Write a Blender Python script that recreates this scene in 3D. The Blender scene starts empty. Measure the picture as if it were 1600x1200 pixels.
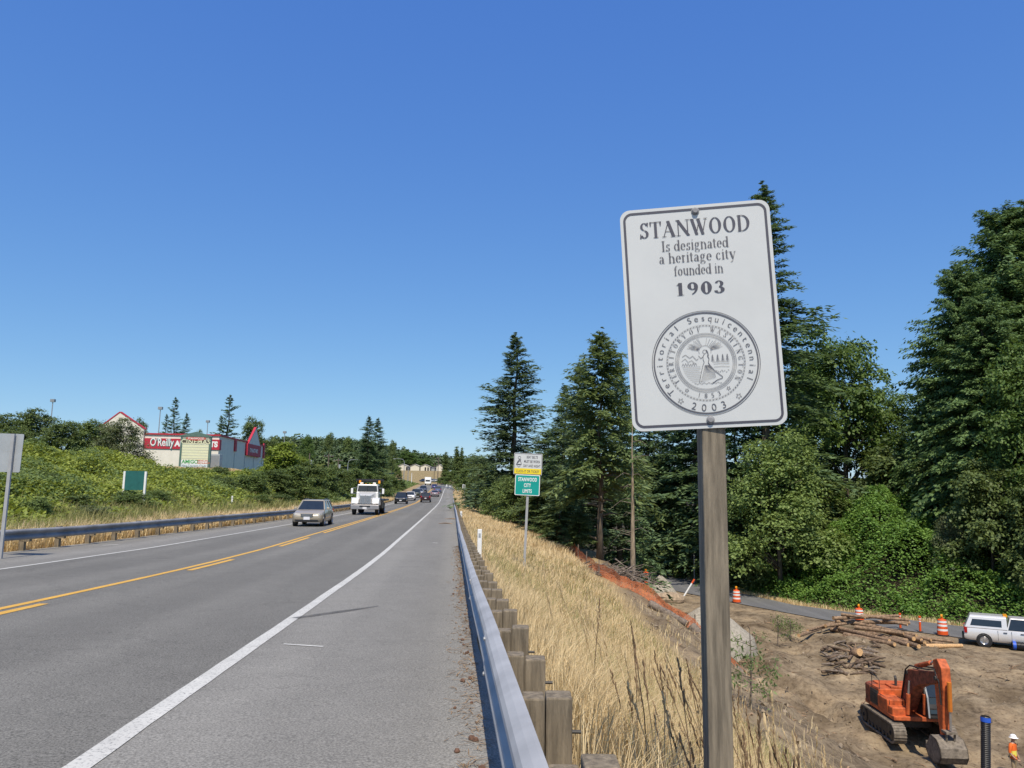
import bpy, math, random
import numpy as np
from mathutils import Matrix, Vector, Euler
random.seed(7)
SC = bpy.context.scene
COL = SC.collection
# ------------------------------------------------------------ camera, sky, sun, exposure
PITCH = math.atan(168/1200); ROLL = math.radians(1.0)
_c, _s = math.cos(PITCH), math.sin(PITCH)
CF = np.array([0, _c, _s])
CR = np.array([math.cos(ROLL), -_s*math.sin(ROLL), _c*math.sin(ROLL)])
CU = np.array([-math.sin(ROLL), -_s*math.cos(ROLL), _c*math.cos(ROLL)])
cam_d = bpy.data.cameras.new('camera'); cam = bpy.data.objects.new('camera', cam_d); COL.objects.link(cam)
M = Matrix.Identity(4)
for i in range(3):
    M[i][0], M[i][1], M[i][2] = CR[i], CU[i], -CF[i]
cam.matrix_world = M
cam_d.sensor_width = 36; cam_d.lens = 36*1200/1600
cam_d.clip_start = 0.05; cam_d.clip_end = 6000
SC.camera = cam
SUN_EL, SUN_AZ = math.radians(58), math.radians(1)      # sun behind the camera, a little to its left
sdir = Vector((math.sin(SUN_AZ)*math.cos(SUN_EL), -math.cos(SUN_AZ)*math.cos(SUN_EL), math.sin(SUN_EL)))
w = bpy.data.worlds.new('World'); SC.world = w; w.use_nodes = True
nt = w.node_tree; nt.nodes.clear()
wo = nt.nodes.new('ShaderNodeOutputWorld'); bg = nt.nodes.new('ShaderNodeBackground'); sky = nt.nodes.new('ShaderNodeTexSky')
sky.sky_type = 'NISHITA'; sky.sun_disc = False; sky.sun_elevation = SUN_EL
sky.sun_rotation = math.atan2(sdir.x, sdir.y)
sky.altitude = 0; sky.air_density = 0.8; sky.dust_density = 0.3; sky.ozone_density = 8.0
bg.inputs[1].default_value = 0.1
# deepen the clear-sky blue: one power curve per colour channel of the sky texture
sp_ = nt.nodes.new('ShaderNodeSeparateColor'); cb_ = nt.nodes.new('ShaderNodeCombineColor'); nt.links.new(sky.outputs[0], sp_.inputs[0])
for i_, (k_, p_) in enumerate(((1.10, .92), (1.60, .72), (3.70, .32))):
    a_ = nt.nodes.new('ShaderNodeMath'); a_.operation = 'POWER'; a_.inputs[1].default_value = p_; nt.links.new(sp_.outputs[i_], a_.inputs[0])
    b_ = nt.nodes.new('ShaderNodeMath'); b_.operation = 'MULTIPLY'; b_.inputs[1].default_value = k_; nt.links.new(a_.outputs[0], b_.inputs[0]); nt.links.new(b_.outputs[0], cb_.inputs[i_])
nt.links.new(cb_.outputs[0], bg.inputs[0]); nt.links.new(bg.outputs[0], wo.inputs[0])
sun_d = bpy.data.lights.new('sun', 'SUN'); sun_d.energy = 4.2; sun_d.angle = math.radians(0.55); sun_d.color = (1.0, 0.90, 0.75)
sun = bpy.data.objects.new('sun', sun_d); COL.objects.link(sun)
sun.rotation_euler = sdir.to_track_quat('Z', 'Y').to_euler()
vs = SC.view_settings; vs.view_transform = 'Standard'; vs.look = 'None'; vs.exposure = 0.3; vs.gamma = 1.0; vs.use_curve_mapping = False
SC.cycles.max_bounces = 8; SC.cycles.transparent_max_bounces = 8

def ray(px, row):
    v = CF + CR*((px-800)/1200) + CU*((600-row)/1200)
    return v/v[1]                      # per metre of y
def at_y(px, row, y): v = ray(px, row)*y; return Vector(v)
def at_z(px, row, z): v = ray(px, row); v = v*(z/v[2]); return Vector(v)
# ------------------------------------------------------------ helpers
def hashn(ix, iy, seed):
    n = (ix*374761393 + iy*668265263 + seed*1442695041) & 0xffffffff
    n = ((n ^ (n >> 13))*1274126177) & 0xffffffff
    return ((n ^ (n >> 16)) & 0xffff)/65535.0
def vnoise(x, y, seed=0):
    x = np.asarray(x, float); y = np.asarray(y, float)
    ix = np.floor(x).astype(np.int64); iy = np.floor(y).astype(np.int64)
    fx = x-ix; fy = y-iy; fx = fx*fx*(3-2*fx); fy = fy*fy*(3-2*fy)
    a = hashn(ix, iy, seed); b = hashn(ix+1, iy, seed); c = hashn(ix, iy+1, seed); d = hashn(ix+1, iy+1, seed)
    return (a*(1-fx)+b*fx)*(1-fy)+(c*(1-fx)+d*fx)*fy
def fbm(x, y, seed=0, o=3):
    s = 0; a = .5; x = np.asarray(x, float); y = np.asarray(y, float)
    for k in range(o):
        s = s + a*vnoise(x*2**k, y*2**k, seed+k*17); a *= .5
    return s/(1-.5**o)
def sstep(a, b, x): u = np.clip((np.asarray(x, float)-a)/(b-a), 0, 1); return u*u*(3-2*u)

def tagp(o, label=None, cat=None, group=None, kind=None):
    if label: o['label'] = label
    if cat: o['category'] = cat
    if group: o['group'] = group
    if kind: o['kind'] = kind
    return o
def thing(name, label, cat, loc=(0, 0, 0), rz=0, group=None, rot=None):
    o = bpy.data.objects.new(name, None); COL.objects.link(o); o.empty_display_size = .2
    o.location = loc; o.rotation_euler = rot if rot else (0, 0, rz)
    return tagp(o, label, cat, group)
def link(name, me, parent=None):
    o = bpy.data.objects.new(name, me); COL.objects.link(o)
    if parent: o.parent = parent
    return o
def copy_thing(root, loc, rz=None, label=None, group=None, rot=None, scale=None):
    def rec(o, p):
        c = o.copy(); COL.objects.link(c); c.parent = p
        for ch in o.children: rec(ch, c)
        return c
    r = rec(root, None); r.location = loc
    if rz is not None: r.rotation_euler = (0, 0, rz)
    if rot is not None: r.rotation_euler = rot
    if scale is not None: r.scale = scale if hasattr(scale, '__len__') else (scale,)*3
    if label: r['label'] = label
    if group: r['group'] = group
    return r

class MB:
    def __init__(self): self.v = []; self.f = []; self.m = []; self.mi = 0
    def add(self, vs, fs, M=None):
        b = len(self.v)
        for p in vs:
            p = Vector(p)
            self.v.append(M @ p if M is not None else p)
        for f in fs: self.f.append([b+i for i in f]); self.m.append(self.mi)
        return self
    def box(self, c, s, M=None, tx=1, ty=1):
        x, y, z = s[0]/2, s[1]/2, s[2]/2; c = Vector(c)
        vs = [(-x, -y, -z), (x, -y, -z), (x, y, -z), (-x, y, -z), (-x*tx, -y*ty, z), (x*tx, -y*ty, z), (x*tx, y*ty, z), (-x*tx, y*ty, z)]
        return self.add([c+Vector(p) for p in vs], [(3, 2, 1, 0), (4, 5, 6, 7), (0, 1, 5, 4), (1, 2, 6, 5), (2, 3, 7, 6), (3, 0, 4, 7)], M)
    def quad(self, a, b, c, d, M=None): return self.add([a, b, c, d], [(0, 1, 2, 3)], M)
    def ring(self, rings, cap=True, M=None, close=True):
        n = len(rings[0]); vs = [p for r in rings for p in r]; fs = []
        for k in range(len(rings)-1):
            for i in range(n if close else n-1):
                j = (i+1) % n
                fs.append((k*n+i, k*n+j, (k+1)*n+j, (k+1)*n+i))
        if cap: fs.append(tuple(range(n-1, -1, -1))); fs.append(tuple((len(rings)-1)*n+i for i in range(n)))
        return self.add(vs, fs, M)
    def tube(self, pts, rad, n=8, M=None, cap=True):
        pts = [Vector(p) for p in pts]
        if not hasattr(rad, '__len__'): rad = [rad]*len(pts)
        rings = []; up = None
        for i, p in enumerate(pts):
            d = (pts[min(i+1, len(pts)-1)]-pts[max(i-1, 0)]).normalized()
            if up is None:
                up = Vector((0, 0, 1)) if abs(d.z) < .9 else Vector((1, 0, 0))
            a = d.cross(up).normalized(); b = a.cross(d).normalized(); up = b
            rings.append([p+(a*math.cos(t)+b*math.sin(t))*rad[i] for t in [2*math.pi*k/n for k in range(n)]])
        return self.ring(rings, cap, M)
    def lathe(self, prof, n=16, M=None, cap=True):
        return self.ring([[(r*math.cos(2*math.pi*k/n), r*math.sin(2*math.pi*k/n), z) for k in range(n)] for r, z in prof], cap, M)
    def prism(self, poly, z0, z1, M=None):
        n = len(poly)
        vs = [(x, y, z0) for x, y in poly]+[(x, y, z1) for x, y in poly]
        fs = [tuple(range(n-1, -1, -1)), tuple(range(n, 2*n))]+[(i, (i+1) % n, n+(i+1) % n, n+i) for i in range(n)]
        return self.add(vs, fs, M)
    def build(self, name, mats, parent=None, smooth=False, bevel=0, seg=2):
        me = bpy.data.meshes.new(name)
        me.from_pydata([tuple(p) for p in self.v], [], self.f)
        if not isinstance(mats, (list, tuple)): mats = [mats]
        for m in mats: me.materials.append(m)
        if len(mats) > 1: me.polygons.foreach_set('material_index', self.m)
        if smooth: me.polygons.foreach_set('use_smooth', [True]*len(me.polygons))
        me.update()
        o = link(name, me, parent)
        if bevel:
            b = o.modifiers.new('bevel', 'BEVEL'); b.width = bevel; b.segments = seg; b.limit_method = 'ANGLE'; b.angle_limit = math.radians(35)
        if smooth == 'auto' or (smooth and bevel): pass
        return o
YZ = Matrix(((0, 0, 1, 0), (1, 0, 0, 0), (0, 1, 0, 0), (0, 0, 0, 1)))    # prism poly (y,z), extruded along x
XZ = Matrix(((1, 0, 0, 0), (0, 0, -1, 0), (0, 1, 0, 0), (0, 0, 0, 1)))   # local x,y -> x,z ; local z -> -y (towards viewer)
def axis_x(cx, cy, cz): return Matrix.Translation((cx, cy, cz)) @ Matrix.Rotation(math.pi/2, 4, 'Y')
def npmesh(name, V, Fs, mat):
    me = bpy.data.meshes.new(name); V = np.asarray(V, np.float32)
    me.vertices.add(len(V)); me.vertices.foreach_set('co', V.ravel())
    loops = np.concatenate([f.ravel() for f in Fs]).astype(np.int32)
    tot = np.concatenate([np.full(len(f), f.shape[1], np.int32) for f in Fs])
    st = np.concatenate([[0], np.cumsum(tot)[:-1]]).astype(np.int32)
    me.loops.add(len(loops)); me.loops.foreach_set('vertex_index', loops)
    me.polygons.add(len(tot)); me.polygons.foreach_set('loop_start', st); me.polygons.foreach_set('loop_total', tot)
    me.materials.append(mat); me.update(calc_edges=True)
    return me

def text_geo(s, size, align='CENTER', bold=0.0, space=1.0):
    cu = bpy.data.curves.new('t', 'FONT'); cu.body = s; cu.size = size; cu.align_x = align; cu.offset = bold; cu.space_character = space
    o = bpy.data.objects.new('t', cu); COL.objects.link(o)
    bpy.context.view_layer.update()
    me = bpy.data.meshes.new_from_object(o.evaluated_get(bpy.context.evaluated_depsgraph_get()))
    vs = [v.co.copy() for v in me.vertices]; fs = [tuple(p.vertices) for p in me.polygons]
    bpy.data.objects.remove(o); bpy.data.curves.remove(cu); bpy.data.meshes.remove(me)
    return vs, fs
def put_text(mb, s, x, y, size, M, align='CENTER', bold=0.0, sx=1.0, space=1.0, rot=0, z=0.002):
    vs, fs = text_geo(s, size, align, bold, space)
    ca, sa = math.cos(rot), math.sin(rot)
    mb.add([(x+(p.x*sx)*ca-p.y*sa, y+(p.x*sx)*sa+p.y*ca, z) for p in vs], fs, M)

# ------------------------------------------------------------ a small roman (serif) letter set drawn as strokes
# stem = thick upright, bar = thin line, arc = bowl whose width swells at the sides
GA = {}
def _g(ch, adv, *st): GA[ch] = (adv, st)
TK, TN = .13, .035
def stem(x, y0, y1, w=1): return ('p', [(x-TK*w/2, y0), (x+TK*w/2, y0), (x+TK*w/2, y1), (x-TK*w/2, y1)])
def bar(x0, x1, y, h=1): return ('p', [(x0, y-TN*h/2), (x1, y-TN*h/2), (x1, y+TN*h/2), (x0, y+TN*h/2)])
def srf(x, y, w=.28): return bar(x-w/2, x+w/2, y, .9)
def dia(x0, y0, x1, y1, w=1):
    h = TK*w/2*1.08
    return ('p', [(x0-h, y0), (x0+h, y0), (x1+h, y1), (x1-h, y1)])
def arc(cx, cy, rx, ry, a0, a1, w=1, n=14, mn=.3): return ('a', cx, cy, rx, ry, a0, a1, w, n, mn)
def tick(x, y0, y1, w=.045): return ('p', [(x-w, y0), (x+w, y0), (x+w*.4, y1), (x-w*.4, y1)])
_g('S', .6, arc(.3, .745, .19, .235, 20, 270, .9), arc(.3, .265, .21, .245, 90, -160, 1.0), tick(.49, .98, .74), tick(.09, .02, .28))
_g('T', .68, stem(.34, 0, 1), bar(.04, .64, .98), srf(.34, .018), tick(.06, 1, .74), tick(.62, 1, .74))
_g('A', .78, dia(.12, 0, .38, 1, .3), dia(.63, 0, .38, 1, 1.05), bar(.2, .55, .34), srf(.12, .018, .24), srf(.63, .018, .3))
_g('N', .8, stem(.14, 0, 1, .35), dia(.66, 0, .16, 1, 1.05), stem(.66, 0, 1, .35), srf(.14, .018, .24), srf(.12, .982, .24), srf(.66, .982, .24))
_g('W', 1.0, dia(.34, 0, .13, 1, 1.0), dia(.34, 0, .5, .9, .3), dia(.68, 0, .47, 1, 1.0), dia(.68, 0, .87, 1, .3), srf(.13, .982, .26), srf(.47, .982, .26), srf(.87, .982, .22))
_g('O', .78, arc(.39, .5, .3, .49, 0, 360, 1.05, 28))
_g('D', .78, stem(.16, 0, 1), arc(.32, .5, .36, .483, 90, -90, 1.05, 18), bar(.04, .34, .982), bar(.04, .34, .018))
_g('I', .36, stem(.18, 0, 1), srf(.18, .018), srf(.18, .982))
_g('E', .64, stem(.16, 0, 1), bar(.04, .56, .982), bar(.04, .58, .018), bar(.16, .44, .52), tick(.54, 1, .76), tick(.57, 0, .25), tick(.44, .42, .62, .03))
_g('R', .72, stem(.16, 0, 1), arc(.3, .74, .26, .245, 90, -90, 1.0, 12), bar(.04, .32, .982), bar(.16, .32, .5), dia(.62, 0, .34, .5, 1.0), srf(.16, .018), srf(.65, .018, .2))
_g('Y', .74, dia(.37, .42, .12, 1, 1.0), dia(.37, .42, .63, 1, .3), stem(.37, 0, .46), srf(.37, .018), srf(.12, .982, .26), srf(.63, .982, .22))
_g('F', .6, stem(.16, 0, 1), bar(.04, .54, .982), bar(.16, .42, .5), tick(.53, 1, .74), tick(.42, .4, .6, .03), srf(.16, .018))
_g('H', .78, stem(.16, 0, 1), stem(.62, 0, 1), bar(.16, .62, .52), srf(.16, .018), srf(.62, .018), srf(.16, .982), srf(.62, .982))
_g('G', .78, arc(.4, .5, .31, .49, 35, 325, 1.0, 22), stem(.62, .08, .42, .9), srf(.62, .43), tick(.66, .98, .72))
_g('1', .6, stem(.32, 0, 1), srf(.32, .018, .36), dia(.14, .8, .28, .97, .4))
_g('9', .66, arc(.32, .7, .22, .29, 0, 360, 1.0, 22), arc(.2, .62, .36, .6, 10, -78, .8, 14), )
_g('0', .66, arc(.33, .5, .23, .49, 0, 360, 1.15, 26))
_g('3', .62, arc(.29, .75, .19, .235, 160, -90, .9, 16), arc(.28, .27, .235, .255, 90, -165, 1.05, 16))
xh = .68
_g('s', .42, arc(.21, .5, .12, .165, 25, 270, .8, 10), arc(.21, .17, .14, .17, 90, -160, .85, 10), tick(.33, .66, .5, .03), tick(.06, .02, .18, .03))
_g('d', .54, arc(.24, .33, .19, .33, 0, 360, .9, 18), stem(.42, 0, 1, .85), srf(.37, .985, .16), srf(.48, .018, .14))
_g('e', .47, arc(.24, .33, .18, .33, 0, 315, .9, 18), bar(.08, .41, .38))
_g('i', .28, stem(.14, 0, xh, .85), srf(.14, .018, .24), srf(.1, .665, .12), arc(.14, .9, .035, .035, 0, 360, .6, 8, 1))
_g('g', .5, arc(.23, .45, .15, .22, 0, 360, .85, 14), arc(.24, -.12, .19, .14, 0, 360, .55, 14), arc(.16, .14, .08, .1, 90, 270, .6, 8), bar(.16, .32, .05, 1.6), tick(.4, .66, .6, .06))
_g('n', .56, stem(.14, 0, xh, .85), arc(.28, .45, .16, .21, 150, 0, .8, 10), stem(.43, 0, .47, .85), srf(.14, .018, .24), srf(.43, .018, .24), srf(.09, .665, .12))
_g('a', .47, stem(.33, .04, .48, .85), arc(.21, .48, .13, .18, 0, 160, .7, 10), arc(.2, .19, .14, .18, 0, 360, .8, 14), srf(.39, .02, .12))
_g('t', .32, stem(.14, .1, .85, .8), bar(.02, .28, .66), arc(.22, .12, .08, .11, 180, 320, .7, 8))
_g('h', .56, stem(.14, 0, 1, .85), arc(.28, .45, .16, .21, 150, 0, .8, 10), stem(.43, 0, .47, .85), srf(.14, .018, .24), srf(.43, .018, .24), srf(.09, .985, .12))
_g('r', .38, stem(.14, 0, xh, .85), arc(.25, .5, .1, .15, 150, 40, .8, 8), srf(.14, .018, .24), srf(.09, .665, .12))
_g('c', .46, arc(.24, .33, .18, .33, 40, 320, .9, 16))
_g('y', .54, dia(.29, .02, .12, xh, .9), dia(.24, -.26, .46, xh, .3), srf(.12, .665, .22), srf(.45, .665, .18), arc(.17, -.24, .06, .06, 0, -180, .7, 8))
_g('f', .34, stem(.14, 0, .82, .85), arc(.25, .8, .11, .18, 180, 40, .8, 8), bar(.02, .3, .66), srf(.14, .018, .24))
_g('o', .5, arc(.25, .33, .19, .33, 0, 360, .95, 18))
_g('u', .56, stem(.14, .2, xh, .85), arc(.27, .22, .13, .21, 180, 330, .8, 10), stem(.42, 0, xh, .85), srf(.09, .665, .12), srf(.37, .665, .12), srf(.48, .018, .12))
_g(' ', .28)
def roman(mb, s, cx, y, h, M, bold=1.0, sx=1.0, gap=.03, z=.0022, place=None):
    """set a line of roman letters centred on cx; place(xmid) -> matrix for lettering round a circle"""
    W = sum(GA[c][0]+gap for c in s)*h*sx
    x = cx-W/2
    for k, ch in enumerate(s):
        adv, sts = GA[ch]
        zz = z
        for si, st in enumerate(sts):
            zz = z+.00012*si
            if place: Mx, ox = place(k, ch), -adv/2*h*sx
            else: Mx, ox = M, x
            if st[0] == 'p':
                pts = st[1]; xm = sum(p[0] for p in pts)/4; ym = sum(p[1] for p in pts)/4
                up = max(p[1] for p in pts)-min(p[1] for p in pts) > .2
                q = [((xm+(px-xm)*(bold if up else 1))*h*sx+ox, py*h+(0 if place else y), zz) for px, py in pts]
                mb.add(q, [(0, 1, 2, 3)], Mx)
            else:
                _, ax, ay, rx, ry, a0, a1, wd, n, mn = st
                vs = []
                for i in range(n+1):
                    a = math.radians(a0+(a1-a0)*i/n); ca, sa = math.cos(a), math.sin(a)
                    t = TK*wd*bold*(mn+(1-mn)*abs(ca)**1.5)/2
                    for sg in (-1, 1):
                        vs.append(((ax+(rx-TK*wd*.35+sg*t)*ca)*h*sx+ox, (ay+(ry-TN*.6+sg*min(t, TK*wd/2*.6))*sa)*h+(0 if place else y), zz))
                mb.add(vs, [(2*i, 2*i+1, 2*i+3, 2*i+2) for i in range(n)], Mx)
        x += (adv+gap)*h*sx
# ------------------------------------------------------------ materials
def newmat(name):
    m = bpy.data.materials.new(name); m.use_nodes = True; nt = m.node_tree
    return m, nt, nt.nodes['Principled BSDF']
def N(nt, t, **k):
    n = nt.nodes.new(t)
    for a, b in k.items(): setattr(n, a, b)
    return n
def rgb(c): return (c[0], c[1], c[2], 1)
def noise(nt, scale, detail=4, rough=.6, coord='Object', vec=None, stretch=None):
    n = N(nt, 'ShaderNodeTexNoise'); n.inputs['Scale'].default_value = scale; n.inputs['Detail'].default_value = detail; n.inputs['Roughness'].default_value = rough
    tc = N(nt, 'ShaderNodeTexCoord'); src = tc.outputs[coord]
    if stretch:
        mp = N(nt, 'ShaderNodeMapping'); mp.inputs['Scale'].default_value = stretch; nt.links.new(src, mp.inputs[0]); src = mp.outputs[0]
    nt.links.new(src, n.inputs['Vector']); return n
def ramp(nt, fac, stops):
    r = N(nt, 'ShaderNodeValToRGB'); e = r.color_ramp.elements
    e[0].position, e[0].color = stops[0][0], rgb(stops[0][1]); e[1].position, e[1].color = stops[-1][0], rgb(stops[-1][1])
    for p, c in stops[1:-1]:
        k = e.new(p); k.color = rgb(c)
    nt.links.new(fac, r.inputs[0]); return r
def mixc(nt, fac, a, b, mode='MIX'):
    m = N(nt, 'ShaderNodeMix', data_type='RGBA', blend_type=mode)
    for sock, val in ((m.inputs[0], fac), (m.inputs[6], a), (m.inputs[7], b)):
        if isinstance(val, (int, float)): sock.default_value = val
        elif isinstance(val, tuple): sock.default_value = rgb(val)
        else: nt.links.new(val, sock)
    return m.outputs[2]
def addbump(nt, b, fac, strength, dist=.02):
    bp = N(nt, 'ShaderNodeBump'); bp.inputs['Strength'].default_value = strength; bp.inputs['Distance'].default_value = dist
    nt.links.new(fac, bp.inputs['Height']); nt.links.new(bp.outputs[0], b.inputs['Normal'])
def mat(name, c, rough=.6, metal=0, var=.12, scale=3, bump=0, bscale=40, stretch=None, coat=0, spec=.5):
    m, nt, b = newmat(name)
    n = noise(nt, scale, stretch=stretch)
    c0 = tuple(max(0, x*(1-var*1.6)) for x in c); c1 = tuple(min(1, x*(1+var*1.4)) for x in c)
    r = ramp(nt, n.outputs[0], [(.3, c0), (.7, c1)])
    nt.links.new(r.outputs[0], b.inputs['Base Color'])
    b.inputs['Roughness'].default_value = rough; b.inputs['Metallic'].default_value = metal
    b.inputs['Specular IOR Level'].default_value = spec; b.inputs['Coat Weight'].default_value = coat
    if coat: b.inputs['Coat Roughness'].default_value = .06
    if bump:
        n2 = noise(nt, bscale, stretch=stretch); addbump(nt, b, n2.outputs[0], bump)
    return m
def leafmat(name, dark, light, trans=.25, scale=.5, rough=.55):
    """leaves differ one from another (random per leaf) and drift in tone over the plant"""
    m, nt, b = newmat(name)
    g = N(nt, 'ShaderNodeNewGeometry'); n = noise(nt, scale, 3)
    mm = N(nt, 'ShaderNodeMath', operation='MULTIPLY'); nt.links.new(g.outputs['Random Per Island'], mm.inputs[0]); mm.inputs[1].default_value = .6
    ad = N(nt, 'ShaderNodeMath', operation='MULTIPLY_ADD'); nt.links.new(n.outputs[0], ad.inputs[0]); ad.inputs[1].default_value = .55; nt.links.new(mm.outputs[0], ad.inputs[2])
    r = ramp(nt, ad.outputs[0], [(.2, dark), (.85, light)])
    nt.links.new(r.outputs[0], b.inputs['Base Color']); b.inputs['Roughness'].default_value = rough; b.inputs['Specular IOR Level'].default_value = .3
    tr = N(nt, 'ShaderNodeBsdfTranslucent'); mx = N(nt, 'ShaderNodeMixShader'); mx.inputs[0].default_value = trans
    lc = mixc(nt, .5, r.outputs[0], (light[0]*1.4, light[1]*1.3, light[2]*.7))
    nt.links.new(lc, tr.inputs[0])
    out = nt.nodes['Material Output']
    nt.links.new(b.outputs[0], mx.inputs[1]); nt.links.new(tr.outputs[0], mx.inputs[2]); nt.links.new(mx.outputs[0], out.inputs[0])
    return m
MT = {}
KX_ = 0.0815
def asphalt(name, base, speck=.35, worn=.06):
    m, nt, b = newmat(name)
    f = noise(nt, 70, 3, .75); f2 = noise(nt, 260, 2, .6); big = noise(nt, .35, 5, .6, stretch=(1, .25, 1)); mid = noise(nt, 2.2, 5)
    c = ramp(nt, f.outputs[0], [(.36, tuple(x*(1-speck) for x in base)), (.5, base), (.64, tuple(x*(1+speck) for x in base))])
    s = ramp(nt, f2.outputs[0], [(.55, (.5, .5, .5)), (.75, (.85, .84, .82))])
    c2 = mixc(nt, .35, c.outputs[0], s.outputs[0], 'OVERLAY')
    l = ramp(nt, big.outputs[0], [(.3, (1-worn*2.2,)*3), (.7, (1+worn,)*3)])
    c3 = mixc(nt, 1.0, c2, l.outputs[0], 'MULTIPLY')
    l2 = ramp(nt, mid.outputs[0], [(.3, (.93,)*3), (.7, (1.04,)*3)])
    c4 = mixc(nt, 1.0, c3, l2.outputs[0], 'MULTIPLY')
    # polished wheel tracks, oil drips between them, hairline cracks
    tc = N(nt, 'ShaderNodeTexCoord'); sx = N(nt, 'ShaderNodeSeparateXYZ'); nt.links.new(tc.outputs['Object'], sx.inputs[0])
    tt = N(nt, 'ShaderNodeMath', operation='MULTIPLY_ADD'); nt.links.new(sx.outputs[1], tt.inputs[0]); tt.inputs[1].default_value = KX_; nt.links.new(sx.outputs[0], tt.inputs[2])
    wv = N(nt, 'ShaderNodeMath', operation='SINE'); ph = N(nt, 'ShaderNodeMath', operation='MULTIPLY_ADD'); nt.links.new(tt.outputs[0], ph.inputs[0]); ph.inputs[1].default_value = 2*math.pi/1.85; ph.inputs[2].default_value = .6; nt.links.new(ph.outputs[0], wv.inputs[0])
    wr = ramp(nt, wv.outputs[0], [(.0, (1-worn*1.3,)*3), (.9, (1+worn*.6,)*3)]); c4 = mixc(nt, 1.0, c4, wr.outputs[0], 'MULTIPLY')
    vo = N(nt, 'ShaderNodeTexVoronoi', feature='DISTANCE_TO_EDGE'); vo.inputs['Scale'].default_value = .33
    wn = noise(nt, 1.6, 5, .7); ofs = N(nt, 'ShaderNodeVectorMath', operation='MULTIPLY_ADD'); nt.links.new(wn.outputs['Color'], ofs.inputs[0]); ofs.inputs[1].default_value = (1.1, 1.1, 0); nt.links.new(tc.outputs['Object'], ofs.inputs[2]); nt.links.new(ofs.outputs[0], vo.inputs['Vector'])
    ck = ramp(nt, vo.outputs['Distance'], [(.0, (.62,)*3), (.006, (1, 1, 1))]); c4 = mixc(nt, .55, c4, ck.outputs[0], 'MULTIPLY')
    nt.links.new(c4, b.inputs['Base Color']); b.inputs['Roughness'].default_value = .9; b.inputs['Specular IOR Level'].default_value = .25
    addbump(nt, b, f.outputs[0], .5, .006)
    return m
MT['lane'] = asphalt('lane_asphalt', (.174, .168, .149), .5)
MT['shoulder'] = asphalt('shoulder_asphalt', (.224, .216, .193), .42)
MT['sideroad'] = asphalt('side_road_asphalt', (.15, .15, .15), .2)
def paint(name, c, wear=.35):
    m, nt, b = newmat(name)
    n = noise(nt, 45, 6, .75); n2 = noise(nt, 3, 3)
    r = ramp(nt, n.outputs[0], [(.36, (.2, .195, .185)), (.36+wear*.3, c), (.8, tuple(min(.9, x*1.08) for x in c))])
    l = ramp(nt, n2.outputs[0], [(.3, (.86,)*3), (.7, (1.05,)*3)])
    nt.links.new(mixc(nt, 1.0, r.outputs[0], l.outputs[0], 'MULTIPLY'), b.inputs['Base Color']); b.inputs['Roughness'].default_value = .75
    return m
MT['white_line'] = paint('white_line_paint', (.56, .55, .50)); MT['yellow_line'] = paint('yellow_line_paint', (.68, .38, .045))
MT['galv'] = mat('galvanised_steel', (.36, .365, .37), .62, .08, .10, 2.5, .05, 60, spec=.3)
MT['galv_dark'] = mat('weathered_rail_steel', (.25, .25, .255), .62, .06, .2, 1.5, .05, 60, spec=.3)
MT['wood'] = mat('weathered_post_wood', (.195, .158, .108), .9, 0, .3, 7, .5, 22, (5, 5, .5))
MT['post_wood'] = mat('grey_sign_post_wood', (.20, .168, .122), .9, 0, .3, 9, .45, 30, (5, 5, .35))
MT['sign_white'] = mat('aged_white_sheeting', (.56, .575, .565), .45, 0, .03, 3, .0)
MT['sign_ink'] = mat('dark_grey_ink', (.065, .065, .085), .55, 0, .1)
MT['seal_ink'] = mat('thin_grey_ink', (.10, .10, .115), .55, 0, .1)
MT['sign_yellow'] = mat('yellow_sheeting', (.80, .62, .02), .45, 0, .03)
MT['sign_green'] = mat('green_sheeting', (.0, .30, .25), .45, 0, .05)
MT['dkgreen'] = mat('dark_green_paint', (.02, .12, .11), .5, 0, .1)
MT['alu'] = mat('aluminium_sheet', (.42, .44, .45), .5, .3, .06, 2)
MT['white'] = mat('white_paint', (.78, .78, .76), .5, 0, .04)
MT['orange'] = mat('orange_plastic', (.72, .10, .015), .5, 0, .08)
MT['amber'] = mat('amber_lens', (.8, .32, .02), .3, 0, .05)
def fence_mesh():
    m, nt, b = newmat('orange_fence_mesh')
    n = noise(nt, 3, 4); r = ramp(nt, n.outputs[0], [(.3, (.46, .14, .06)), (.7, (.78, .27, .11))]); nt.links.new(r.outputs[0], b.inputs['Base Color']); b.inputs['Roughness'].default_value = .7
    v = N(nt, 'ShaderNodeTexVoronoi'); v.inputs['Scale'].default_value = 16; tc = N(nt, 'ShaderNodeTexCoord'); nt.links.new(tc.outputs['Object'], v.inputs['Vector'])
    h = ramp(nt, v.outputs['Distance'], [(.36, (.62,)*3), (.52, (.08,)*3)]); tr = N(nt, 'ShaderNodeBsdfTransparent'); mx = N(nt, 'ShaderNodeMixShader')
    nt.links.new(h.outputs[0], mx.inputs[0]); nt.links.new(b.outputs[0], mx.inputs[1]); nt.links.new(tr.outputs[0], mx.inputs[2]); nt.links.new(mx.outputs[0], nt.nodes['Material Output'].inputs[0])
    return m
MT['mesh_orange'] = fence_mesh()
MT['black'] = mat('black_rubber', (.018, .018, .019), .75, 0, .2, 5)
MT['plastic_black'] = mat('black_plastic', (.02, .02, .022), .4, 0, .1)
MT['glass'] = mat('dark_glass', (.02, .026, .032), .06, 0, .1, spec=.8)
MT['chrome'] = mat('bright_metal', (.55, .56, .58), .25, .8, .05)
MT['bumper'] = mat('grey_bumper_metal', (.36, .35, .36), .35, .5, .06)
MT['lens'] = mat('headlight_lens', (.75, .74, .70), .12, .2, .05, spec=.8)
MT['redlens'] = mat('red_lens', (.35, .012, .012), .2, 0, .05)
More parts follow.
